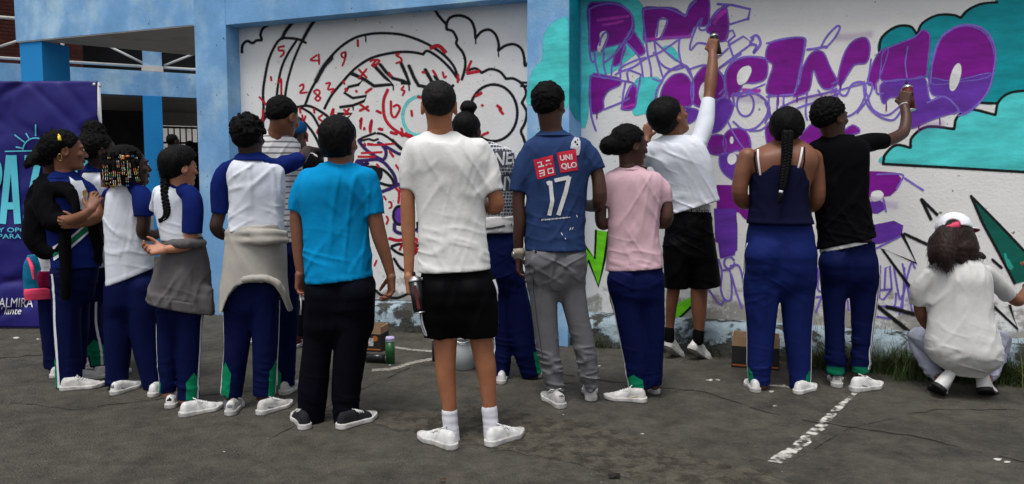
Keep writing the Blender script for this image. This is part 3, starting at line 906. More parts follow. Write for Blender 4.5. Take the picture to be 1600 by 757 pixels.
for nm_, mt_, n_, sd_ in (('grit', material('pale_grit', (.20, .19, .17), .9, .4, 60, 0, 50), 1500, 1), ('dark_grit', material('dark_grit', (.03, .028, .025), .9, .4, 60, 0, 50), 1700, 2)):
    r2 = random.Random(sd_); V, Fg = [], []
    for i in range(n_):
        c = np.array([r2.uniform(-4.5, 4.5), 2.4 + 4.4 * r2.random() ** 1.5, 0.0]); r_ = .0012 + .0038 * r2.random() ** 4; k = len(V)
        V += [c + np.array([r_ * math.cos(a) * r2.uniform(.6, 1.3), r_ * math.sin(a) * r2.uniform(.6, 1.3), 0]) for a in (0, 1.6, 3.1, 4.7)] + [c + np.array([0, 0, r_ * r2.uniform(.5, 1.0)])]
        Fg += [(k, k + 1, k + 4), (k + 1, k + 2, k + 4), (k + 2, k + 3, k + 4), (k + 3, k, k + 4)]
    tag(mesh_obj(nm_, V, Fg, mt_), kind='stuff')
# ------------------------------------------------------------------ painted wall
wd = nrm([1, -0.37, 0]); wn_ = nrm([-0.37, -1, 0]); W0 = np.array([0, 6.19, 0.0])
def WP(s, t, z): return W0 + wd * s + wn_ * t + np.array([0, 0, z])
def s_at(px, t, py=300):
    p = on_plane(px, py, W0 + wn_ * t, wn_); return float((p - W0) @ wd)
def z_at(px, py, t): return float(on_plane(px, py, W0 + wn_ * t, wn_)[2])
def wbox(mb, s0, s1, t0, t1, z0, z1): mb.prism([WP(s0, t1, 0)[:2], WP(s1, t1, 0)[:2], WP(s1, t0, 0)[:2], WP(s0, t0, 0)[:2]], z0, z1)
wall = empty('mural_wall', WP(0, 0, 0))
tag(wall, 'long white wall in a pale blue frame being painted with graffiti letters', 'wall')
TC, TP = 0.18, 0.36
sL0, sL1 = s_at(312, TC), s_at(360, TC)
sP0, sP1 = s_at(823.5, TP), s_at(888.5, TP)
ZB = z_at(362, 38, TC)
def panel(name, s0, s1, z1):
    n, k = 40, 16
    V = []; F_ = []
    for i in range(n + 1):
        for j in range(k + 1):
            V.append(WP(s0 + (s1 - s0) * i / n, 0, 0.05 + (z1 - .05) * j / k))
    for i in range(n):
        for j in range(k): F_.append((i * (k + 1) + j, (i + 1) * (k + 1) + j, (i + 1) * (k + 1) + j + 1, i * (k + 1) + j + 1))
    N0 = len(V); V += [WP(s0, -.2, .05), WP(s1, -.2, .05), WP(s1, -.2, z1), WP(s0, -.2, z1)]
    F_.append((N0 + 3, N0 + 2, N0 + 1, N0))
    return mesh_obj(name, V, F_, m_wall, wall)
pan_l = panel('plaster_panel', sL1 - .05, sP0 + .2, ZB + .05)
pan_r = panel('plaster_panel', sP1 - .2, 8.0, ZB + .05)
mb = MB(); wbox(mb, sL0, sL1, -.25, TC, 0, ZB + .62); mb.build('column', m_blue, wall)
mb = MB(); wbox(mb, sP0, sP1, -.252, TP, 0, ZB + .621); mb.build('pier', m_blue, wall)
mb = MB(); wbox(mb, sL1, sP0, -.25, TC - .003, ZB, ZB + .62); mb.build('top_beam', m_blue, wall)
mb = MB(); wbox(mb, sP1, 8.0, -.25, TC - .003, ZB, ZB + .62); mb.build('top_beam', m_blue, wall)
def kerb(s0, s1, t1):
    n = int((s1 - s0) / 0.04); V = []; F_ = []
    prof = [(0, t1 + .03), (.06, t1 + .012), (.13, t1), (.175, t1 - .01), (.205, t1 - .035), (.215, t1 * .5), (.222, -.02)]
    for i in range(n + 1):
        s = s0 + (s1 - s0) * i / n
        for q, (z, t) in enumerate(prof):
            a = float(vnoise(np.array([[s * 5, q * .9, 3.1]], np.float32))[0]); b = float(vnoise(np.array([[s * 17, q * 1.9, 8.1]], np.float32))[0])
            amp = 1.0 if 0 < q < 6 else 0.3
            V.append(WP(s, t + (a * .020 + b * .012) * amp, z + (a * .010 + b * .010) * amp * (z > .1)))
    k = len(prof)
    for i in range(n):
        for j in range(k - 1): F_.append((i * k + j, (i + 1) * k + j, (i + 1) * k + j + 1, i * k + j + 1))
    return mesh_obj('kerb', V, F_, m_kerb, wall, True)
kerb(sL1 - .01, sP0 + .01, .27)
kerb(sP1 - .01, 8.0, .27)
# ------------------------------------------------------------------ the mural: paint laid on the wall
LAY = [0]
def mural(name, color, shapes, t=0.0, lift=None):
    """shapes: (kind, points, width, soft)"""
    LAY[0] += 1
    tt = t + 0.0008 + LAY[0] * 0.00010
    V, F_, C = [], [], []
    for i, (v, f, c) in enumerate(shapes):
        n = len(V); V += [on_plane(q[0], q[1], W0 + wn_ * (tt + i * 0.000003), wn_) for q in v]; F_ += [[a + n for a in q] for q in f]; C += list(c)
    return mesh_obj(name, V, F_, color, wall, False, None, C)
def conv(pts, o): return [(o[0] + p[0] / o[2], o[1] + p[1] / o[2]) for p in pts]
def stroke(pts, w, soft=1.0, o=None, sm=True, closed=False):
    if o: pts = conv(pts, o)
    q = smooth2(pts, 6, closed) if sm else [tuple(p) for p in pts]
    return ribbon2(q, w * .66, closed, soft + .75)
def fill(pts, soft=1.5, o=None, sm=True):
    if o: pts = conv(pts, o)
    q = smooth2(pts, 4, True) if sm else [tuple(p) for p in pts]
    v, f = poly2(q, 4000); c = [1] * len(v)
    n = len(v); N = len(q); area = sum(q[i][0] * q[(i + 1) % N][1] - q[(i + 1) % N][0] * q[i][1] for i in range(N)); sg = 1 if area > 0 else -1
    v = list(v); f = [list(x) for x in f]
    for i in range(N):
        a, b = np.array(q[i - 1]), np.array(q[(i + 1) % N]); t = (b - a) / (np.linalg.norm(b - a) + 1e-9); v.append(tuple(np.array(q[i]) + np.array([t[1], -t[0]]) * sg * (soft + .9))); c.append(0)
    f += [[i, (i + 1) % N, n + (i + 1) % N, n + i] for i in range(N)]
    return (v, f, c)
def oval(cx, cy, rx, ry, tilt=0, n=14, a0=0, a1=360):
    return [(cx + rx * math.cos(math.radians(a)) * math.cos(tilt) - ry * math.sin(math.radians(a)) * math.sin(tilt), cy + rx * math.cos(math.radians(a)) * math.sin(tilt) + ry * math.sin(math.radians(a)) * math.cos(tilt)) for a in np.linspace(a0, a1, n, endpoint=(a1 - a0) < 359)]
p_black = paint('black_spray', (16, 16, 20), 1.0); p_red = paint('red_spray', (175, 20, 40)); p_cyan = paint('cyan_spray', (95, 195, 195))
p_purple = paint('purple_paint', (112, 10, 128), 1.25, .12); p_violet = paint('violet_paint', (92, 46, 150), 1.2, .12); p_lav = paint('lavender_spray', (120, 95, 190), 1.15)
p_teal = paint('teal_paint', (0, 132, 142), 1.2, .12); p_turq = paint('turquoise_paint', (72, 190, 190), 1.2, .12); p_green = paint('green_paint', (108, 205, 30), 1.15, .12)
p_dgreen = paint('dark_green_paint', (0, 82, 70), 1.2, .12); p_white = paint('white_paint', (226, 226, 226), 1.0, .12); p_indigo = paint('indigo_spray', (52, 28, 92)); p_mint = paint('mint_paint', (40, 150, 135), 1.2)
Z7 = (340, 0, 3.028); Z4 = (320, 130, 3.985); ZE = (540, 190, 6.883); ZN = (540, 200, 2.228)
S7 = lambda p, w=4.2, soft=1.0, sm=True: stroke(p, w, soft, Z7, sm)
mural('cyan_circle_stroke', p_cyan, [S7([(985, 455), (940, 460), (900, 485), (878, 530), (880, 580), (905, 625), (950, 640), (1000, 625), (1050, 580), (1060, 520), (1040, 470)], 4.5, 1.5)])
mural('purple_nose', p_violet, [fill(oval(187, 305, 17, 27), 1.5, ZN)])
mural('cartoon_outline_strokes', p_black, [
    S7([(115, 250), (118, 215), (140, 195), (165, 205), (185, 192), (208, 190), (203, 165), (215, 135), (240, 120)]),
    S7([(212, 640), (217, 520), (215, 440), (222, 380), (240, 290), (270, 220), (300, 185), (340, 182), (385, 188), (418, 204)], 4),
    S7([(305, 183), (322, 148), (360, 100)], 4, 2.2), S7([(403, 190), (430, 140), (458, 98)], 4, 2.2),
    S7([(278, 470), (285, 410), (300, 330), (330, 260), (375, 190)], 3.6), S7([(318, 465), (330, 390), (355, 300), (390, 215), (402, 195)], 3.6),
    S7([(415, 495), (440, 430), (480, 360), (520, 290), (580, 225), (650, 180), (720, 162), (790, 158), (870, 165), (950, 190), (1020, 225), (1080, 270), (1120, 320), (1140, 380)], 4.2),
    S7([(465, 385), (500, 320), (540, 275)], 3, 4),
    S7([(505, 515), (540, 450), (590, 390), (640, 335), (700, 290), (760, 265), (850, 248), (920, 248), (975, 258)], 4.2), S7([(970, 258), (990, 242), (1020, 255), (1060, 285), (1100, 325), (1135, 372)], 4.2),
    S7([(630, 350), (690, 375), (665, 402), (620, 412), (600, 440), (640, 465), (705, 455), (690, 480), (640, 500), (580, 508)], 4.2, 1.2, False),
    S7([(570, 540), (635, 540), (603, 566)], 4.5, 1.2, False), S7([(640, 350), (700, 380), (740, 408), (830, 400), (790, 365), (738, 308)], 4.6, 2, False),
    S7([(768, 305), (800, 345), (830, 372), (872, 382), (905, 396)], 4.4, 1.8, False), S7([(868, 300), (890, 350), (908, 398), (872, 394)], 4.6, 1.8, False),
    S7([(905, 312), (930, 370), (950, 405), (985, 412)], 4.6, 2, False), S7([(982, 330), (1015, 390)], 5, 2, False), S7([(1028, 360), (1050, 396)], 5, 2, False), S7([(1095, 425), (1115, 405)], 5),
    S7([(968, 48), (1020, 43), (1045, 75), (1083, 118)], 4.4), S7([(1085, 140), (1113, 150), (1132, 185), (1130, 210), (1160, 250), (1172, 290), (1168, 335), (1155, 378)], 4.2, 1, True),
    S7([(1083, 140), (1085, 108), (1105, 82), (1150, 75), (1195, 95), (1215, 135), (1220, 182)], 4.4), S7([(1220, 182), (1250, 150), (1285, 142), (1315, 165), (1330, 210), (1328, 240)], 4.4),
    S7([(1328, 240), (1360, 218), (1400, 210), (1435, 230), (1450, 270), (1455, 312), (1475, 290)], 4.4),
    S7([(1180, 335), (1220, 325), (1250, 345)], 4), S7([(1250, 345), (1290, 328), (1335, 340), (1365, 374)], 4.2), S7([(1365, 374), (1400, 373), (1440, 398), (1460, 440), (1440, 487)], 4.2),
    S7([(1440, 487), (1462, 530), (1455, 580), (1436, 620), (1446, 650), (1456, 680)], 4.4), S7([(1435, 392), (1475, 392)], 3), S7([(1435, 408), (1475, 408)], 3),
    stroke(oval(1305, 535, 113, 134, 0, 20), 4.4, 1.0, Z7, True, True),
    stroke([(340, 300), (350, 245), (370, 200), (405, 168)], 4.2, 1, Z4), stroke([(575, 150), (640, 142), (700, 165), (760, 205), (795, 245)], 4, 1, Z4), stroke([(590, 148), (660, 190), (700, 250), (730, 320), (742, 360)], 3.6, 1, Z4),
    stroke([(570, 208), (620, 245), (680, 320), (720, 410), (735, 500), (735, 640)], 3.8, 1, Z4), stroke([(355, 250), (375, 215), (410, 205)], 5, 1.2, Z4)])
mural('eye_outline_strokes', p_black, [
    stroke([(140, 200), (200, 168), (322, 125)], 3.6, .8, ZE), stroke([(340, 128), (400, 140), (480, 190), (540, 240), (590, 290), (645, 325), (656, 295)], 3.8, .8, ZE), stroke([(500, 200), (545, 245), (600, 295)], 6, .8, ZE),
    stroke([(140, 215), (200, 200), (250, 190), (300, 205), (350, 190)], 3, .8, ZE), stroke([(205, 497), (300, 490), (400, 520), (470, 580), (510, 640), (522, 695)], 5, .8, ZE), stroke([(522, 692), (440, 685), (350, 655)], 5, .8, ZE),
    fill(oval(335, 565, 58, 78), 1, ZE), stroke(oval(187, 305, 21, 32), 4.2, 1, ZN, True, True), stroke([(160, 413), (190, 405), (225, 418), (262, 405)], 4.6, 1, ZN), stroke([(158, 418), (185, 437), (225, 445), (255, 425)], 4.4, 1, ZN),
    stroke([(100, 563), (130, 585), (180, 592), (222, 575)], 4, 1, ZN), stroke([(168, 455), (190, 488), (215, 502)], 4, 1.2, ZN), stroke([(235, 360), (250, 350), (250, 330)], 4, 1, ZN)])
mural('eye_shade_strokes', p_indigo, [
    stroke([(140, 205), (180, 262), (240, 322), (330, 382), (400, 410), (432, 370), (430, 310), (390, 250), (365, 240)], 5, 1.6, ZE), stroke([(350, 228), (430, 270), (520, 322), (580, 350), (645, 345)], 5.2, 1.2, ZE),
    stroke([(125, 425), (230, 418), (340, 410), (420, 450), (490, 530), (530, 600), (552, 695)], 5.6, 1.2, ZE), stroke([(120, 485), (130, 430), (200, 470), (240, 440), (170, 490), (130, 500)], 8, 1.2, ZE), stroke([(380, 760), (480, 722), (540, 690), (580, 678)], 6, 1.2, ZE),
    stroke([(170, 335), (172, 358), (195, 368), (212, 360)], 5, 2, ZN), stroke([(250, 360), (262, 345)], 5, 2, ZN)])
reds = [([(315, 220), (290, 225), (291, 240), (310, 240), (312, 255), (298, 270)], 3), ([(470, 262), (440, 285), (482, 288)], 2.6), ([(479, 258), (480, 305)], 2.6), ([(605, 247), (586, 255), (590, 272), (605, 270), (605, 247), (602, 280), (590, 312)], 2.6),
        ([(663, 190), (664, 220)], 4), ([(288, 395), (300, 375), (301, 448)], 3), ([(388, 408), (404, 400), (405, 420), (390, 440), (422, 438)], 2.8), ([(470, 425), (456, 435), (472, 452), (486, 465), (475, 478), (462, 466), (480, 448), (482, 432), (470, 425)], 2.6),
        ([(512, 397), (532, 394), (522, 424), (548, 422), (538, 442)], 2.8), ([(860, 255), (845, 262), (865, 275), (870, 290), (845, 300)], 3), ([(668, 330), (705, 368)], 3.4), ([(705, 328), (668, 372)], 3.4),
        ([(722, 290), (740, 285), (765, 288), (745, 312), (730, 310), (748, 292)], 3.2), ([(198, 460), (232, 498)], 3), ([(252, 365), (254, 382)], 3), ([(805, 425), (785, 480), (790, 555), (825, 605), (885, 640), (960, 662), (990, 662)], 5.5),
        ([(700, 440), (728, 420)], 4.5), ([(598, 520), (622, 540)], 3.2), ([(622, 515), (600, 545)], 3.2), ([(675, 495), (715, 525)], 4), ([(712, 505), (672, 525)], 4), ([(820, 480), (822, 540), (840, 555), (862, 515), (850, 498), (832, 505)], 4), ([(752, 525), (772, 535)], 4.5),
        ([(535, 545), (548, 515), (545, 560)], 3), ([(672, 575), (682, 560), (676, 610)], 2.8), ([(694, 605), (696, 612)], 3), ([(722, 585), (730, 570), (724, 625)], 2.8), ([(765, 610), (780, 614)], 4.5), ([(820, 628), (848, 636)], 4.5), ([(880, 410), (870, 425), (884, 432), (875, 452)], 3),
        ([(917, 525), (920, 550)], 4), ([(948, 458), (960, 462)], 5), ([(1008, 228), (1045, 218), (1078, 248)], 8), ([(968, 342), (980, 345)], 4), ([(1018, 335), (1034, 358)], 4), ([(1065, 342), (1072, 368), (1082, 362)], 3), ([(1138, 355), (1136, 390)], 4),
        ([(1200, 290), (1185, 325), (1182, 342)], 4.5), ([(1180, 348), (1235, 338)], 6), ([(1222, 455), (1248, 440)], 6), ([(1250, 498), (1255, 502)], 4), ([(1322, 500), (1340, 515), (1335, 520), (1350, 540)], 5), ([(1252, 640), (1280, 628)], 4.5), ([(865, 635), (875, 645), (885, 635)], 3),
        ([(895, 638), (918, 645)], 6), ([(400, 545), (406, 575), (416, 550)], 3), ([(412, 625), (425, 640), (405, 655), (425, 668)], 3), ([(470, 625), (492, 590), (470, 628), (495, 632)], 3), ([(492, 590), (494, 660)], 3), ([(455, 515), (458, 535)], 3), ([(495, 545), (478, 560), (495, 575)], 2.8), ([(388, 510), (392, 535)], 3),
        ([(595, 385), (600, 398)], 3), ([(605, 420), (612, 430)], 5), ([(655, 430), (658, 436)], 4), ([(810, 345), (822, 362)], 4), ([(215, 520), (212, 600)], 3.5)]
rs_ = [S7(p, w * 1.0, .7) for p, w in reds]
for p, w in (([(170, 340), (290, 335), (390, 330)], 3), ([(135, 380), (230, 380), (320, 380)], 3.4), ([(240, 240), (330, 252), (520, 240)], 3), ([(205, 240), (208, 262)], 4.5), ([(240, 245), (290, 250)], 5), ([(475, 325), (512, 378)], 4), ([(540, 470), (595, 545)], 3.4), ([(335, 462), (360, 490)], 3.5), ([(270, 15), (258, 60), (262, 120)], 3), ([(160, 10), (158, 70)], 3), ([(200, 75), (195, 90)], 3), ([(355, 80), (395, 90)], 4.5), ([(485, 115), (545, 135)], 4.5), ([(600, 75), (620, 140), (655, 125)], 4), ([(240, 520), (248, 560)], 6), ([(580, 720), (600, 700), (590, 757)], 4)):
    rs_.append(stroke(p, w, .7, ZE))
for p, w in (([(152, 385), (185, 392), (230, 382), (258, 398)], 6), ([(175, 210), (186, 225), (184, 262)], 4), ([(150, 258), (158, 260), (160, 275), (152, 280)], 2.6), ([(142, 308), (148, 320), (142, 335)], 3), ([(200, 400), (188, 425)], 4), ([(245, 400), (240, 440), (250, 420)], 4), ([(133, 238), (140, 250)], 2.6), ([(100, 480), (108, 462)], 2.6), ([(120, 370), (130, 360)], 2.5)):
    rs_.append(stroke(p, w, .7, ZN))
mural('red_number_marks', p_red, rs_)
# --- lettering panel
Z8 = (820, 0, 2.0513); ZR = (900, 190, 3.985); ZS = (1200, 110, 3.44); ZL = (1080, 320, 3.029); ZT = (900, 0, 4.206); ZG = (600, 300, 3.985); ZK = (900, 370, 2.8025); ZC = (1200, 310, 2.295)
F8 = lambda p, soft=1.5, sm=True: fill(p, soft, Z8, sm)
mural('teal_backdrop', p_turq, [F8([(182, -40), (250, -40), (330, -20), (375, 20), (388, 70), (384, 130), (360, 165), (330, 190), (280, 230), (210, 260), (200, 375), (182, 378)], 2), F8([(355, 262), (395, 250), (432, 255), (425, 300), (410, 360), (380, 364), (348, 362)], 1.5), F8([(445, 152), (470, 152), (488, 172), (490, 195), (470, 185)], 1.5)])
mural('dark_teal_cloud', p_teal, [F8([(1135, 165), (1145, 120), (1190, 85), (1235, 85), (1258, 108), (1275, 75), (1320, 50), (1370, 48), (1395, 55), (1415, 35), (1460, 12), (1510, 8), (1530, -40), (1800, -40), (1900, 280), (1700, 300), (1560, 305), (1520, 328), (1470, 332), (1400, 300), (1300, 250), (1180, 225)], 1.5)])
mural('turquoise_cloud', p_turq, [F8([(1150, 524), (1158, 495), (1190, 468), (1236, 472), (1242, 440), (1290, 408), (1374, 412), (1385, 375), (1430, 352), (1508, 368), (1520, 325), (1560, 298), (1640, 290), (1800, 300), (1900, 420), (1860, 570), (1600, 552), (1380, 538)], 1.2, True)])
cl = lambda p, w=4, soft=.9: stroke(p, w, soft, Z8)
mural('cloud_outline_strokes', p_black, [cl([(1135, 165), (1145, 120), (1190, 87), (1235, 85), (1257, 110)], 4), cl([(1257, 110), (1275, 75), (1320, 50), (1370, 48), (1398, 58)], 3.6), cl([(1398, 58), (1425, 30), (1470, 12), (1515, 8)], 3.6),
    cl([(1460, 330), (1515, 332)], 3.5), cl([(1148, 526), (1156, 495), (1190, 466), (1236, 474)], 4.6), cl([(1236, 474), (1242, 440), (1290, 407), (1376, 414)], 4.6), cl([(1376, 414), (1386, 376), (1430, 352), (1508, 369)], 4.6), cl([(1508, 369), (1520, 325), (1560, 297), (1640, 290)], 4), cl([(1148, 526), (1380, 539), (1600, 552), (1800, 562)], 4.2)])
PURPLE = [
    [(203, 20), (240, 8), (300, 12), (340, 45), (350, 90), (335, 125), (300, 142), (268, 150), (238, 158), (210, 162), (206, 100)], [(340, 95), (365, 125), (385, 165), (365, 178), (345, 155), (325, 130)], [(322, 150), (312, 185), (300, 207), (282, 210), (290, 175), (308, 142)],
    [(380, 28), (430, 25), (480, 28), (515, 48), (530, 15), (560, -5), (590, 0), (590, 60), (578, 84), (545, 85), (522, 118), (450, 122), (386, 132), (383, 80)], [(583, 98), (600, 60), (640, 20), (652, 60), (652, 95), (645, 128), (615, 132), (598, 110)],
    [(213, 245), (260, 244), (302, 252), (305, 272), (268, 292), (252, 320), (250, 352), (212, 357)], [(338, 278), (357, 280), (352, 345), (312, 350), (320, 320)],
    [(436, 320), (445, 275), (475, 242), (510, 238), (532, 265), (537, 325), (522, 342), (470, 335)], [(540, 332), (533, 275), (565, 222), (600, 214), (640, 250), (642, 290), (615, 330), (580, 345)],
    [(650, 302), (645, 240), (668, 200), (715, 185), (772, 190), (774, 248), (740, 266), (702, 268), (690, 290), (668, 306)], [(775, 295), (780, 260), (795, 210), (772, 188), (785, 140), (830, 128), (888, 122), (895, 150), (878, 235), (862, 302), (800, 306)],
    [(860, 306), (880, 270), (890, 220), (920, 170), (955, 168), (978, 215), (1002, 268), (965, 287), (942, 265), (925, 225), (912, 288), (880, 306)], [(1004, 250), (1022, 178), (1050, 135), (1090, 122), (1106, 150), (1096, 200), (1058, 208), (1038, 235), (1012, 274)],
    [(1098, 265), (1118, 200), (1140, 165), (1165, 160), (1147, 222), (1125, 268)], [(1150, 165), (1200, 140), (1250, 120), (1275, 98), (1298, 118), (1290, 210), (1283, 245), (1230, 255), (1145, 258), (1142, 210)],
    [(1300, 268), (1310, 195), (1332, 130), (1372, 95), (1420, 84), (1472, 105), (1502, 160), (1497, 240), (1400, 262)],
    [(590, 440), (640, 438), (640, 492), (592, 490)], [(636, 450), (655, 418), (700, 416), (722, 450), (718, 492), (680, 482), (645, 492)], [(772, 410), (792, 395), (802, 460), (780, 470)], [(925, 395), (965, 405), (1000, 432), (1050, 402), (1072, 425), (1000, 442), (905, 482), (850, 475), (880, 440)]]
mural('purple_letter_fill', p_purple, [F8(p) for p in PURPLE])
p_mag = paint('magenta_streak', (168, 48, 168), 1.15, .3)
mural('magenta_streaks', p_mag, [stroke(q, w, 3.0, ZT) for q, w in (([(140, 135), (250, 120), (345, 108)], 2.4), ([(180, 165), (250, 155), (310, 140)], 1.6), ([(905, 150), (940, 105), (985, 68)], 7), ([(450, 262), (600, 250), (750, 240)], 2.2), ([(1100, 592), (1150, 598), (1205, 598)], 3.2), ([(300, 712), (380, 690)], 1.6))])
mural('purple_lower_fill', p_purple, [fill(p, 1.5, ZR, False) for p in ([(880, 398), (985, 400), (1000, 500), (1015, 542), (1085, 548), (1075, 622), (1040, 590), (1015, 560), (880, 560)],)] + [fill(p, 1.5, ZS, False) for p in ([(505, 545), (600, 548), (690, 555), (712, 580), (690, 640), (655, 672), (560, 682), (505, 660)],)])
VIOLET = [
    [(1145, 268), (1190, 256), (1240, 254), (1282, 250), (1300, 322), (1345, 312), (1392, 352), (1340, 372), (1295, 388), (1235, 412), (1226, 385), (1228, 325), (1175, 312), (1150, 332), (1140, 300)], [(1300, 252), (1360, 260), (1420, 250), (1496, 236), (1484, 290), (1445, 338), (1405, 362), (1382, 345), (1350, 312), (1305, 302)],
    [(592, 422), (598, 360), (612, 325), (645, 315), (668, 340), (652, 385), (622, 420)], [(632, 492), (690, 500), (722, 505), (742, 540), (735, 575), (680, 580), (645, 562), (625, 530)], [(470, 350), (520, 345), (560, 360), (530, 395), (480, 390)]]
mural('violet_letter_fill', p_violet, [F8(p) for p in VIOLET] +
    [fill(p, 1.5, ZR, False) for p in ([(880, 562), (985, 560), (1000, 640), (1000, 757), (985, 830), (900, 850), (890, 757), (870, 700)],)] + [fill(p, 1.5, ZS, False) for p in ([(545, 712), (605, 705), (618, 730), (600, 760), (545, 760)],)] +
    [fill(p, 1.5, ZL, False) for p in ([(855, 100), (960, 80), (1000, 100), (995, 148), (900, 180), (855, 190)], [(110, 20), (210, 20), (215, 215), (150, 250), (135, 180), (118, 175)], [(850, 0), (905, -10), (915, 20), (880, 40), (850, 38)])])
OUTL = [smooth2(conv(p, Z8), 4, True) for p in PURPLE + VIOLET]
mural('letter_edge_strokes', p_lav, [(v, f, [q * .72 for q in c]) for v, f, c in (ribbon2(q, 1.3, True, 1.1) for q in OUTL)])
mural('letter_counter_fill', p_white, [F8(p, 1) for p in (
    [(243, 108), (258, 102), (262, 115), (250, 145), (240, 166), (234, 155), (242, 130)], [(432, 65), (450, 60), (450, 75), (442, 100), (430, 118), (420, 115)], [(686, 270), (682, 244), (694, 222), (716, 213), (725, 225), (717, 248), (704, 266)], oval(1380, 248, 14, 44, .25), oval(664, 510, 13, 17, .2), oval(663, 450, 4, 10), [(560, 300), (570, 270), (590, 262), (590, 300), (570, 325)])] +
    [fill([(560, 660), (600, 650), (618, 670), (600, 695), (562, 700)], 1.2, ZS)])
L8 = lambda p, w=2.4, closed=False: stroke(p, w, .8, Z8, True, closed)
LT = lambda p, w=2.4, sm=True: stroke(p, w, .8, ZT, sm)
LS = lambda p, w=2.4: stroke(p, w, .8, ZS); LL = lambda p, w=2.4, sm=True: stroke(p, w, .8, ZL, sm)
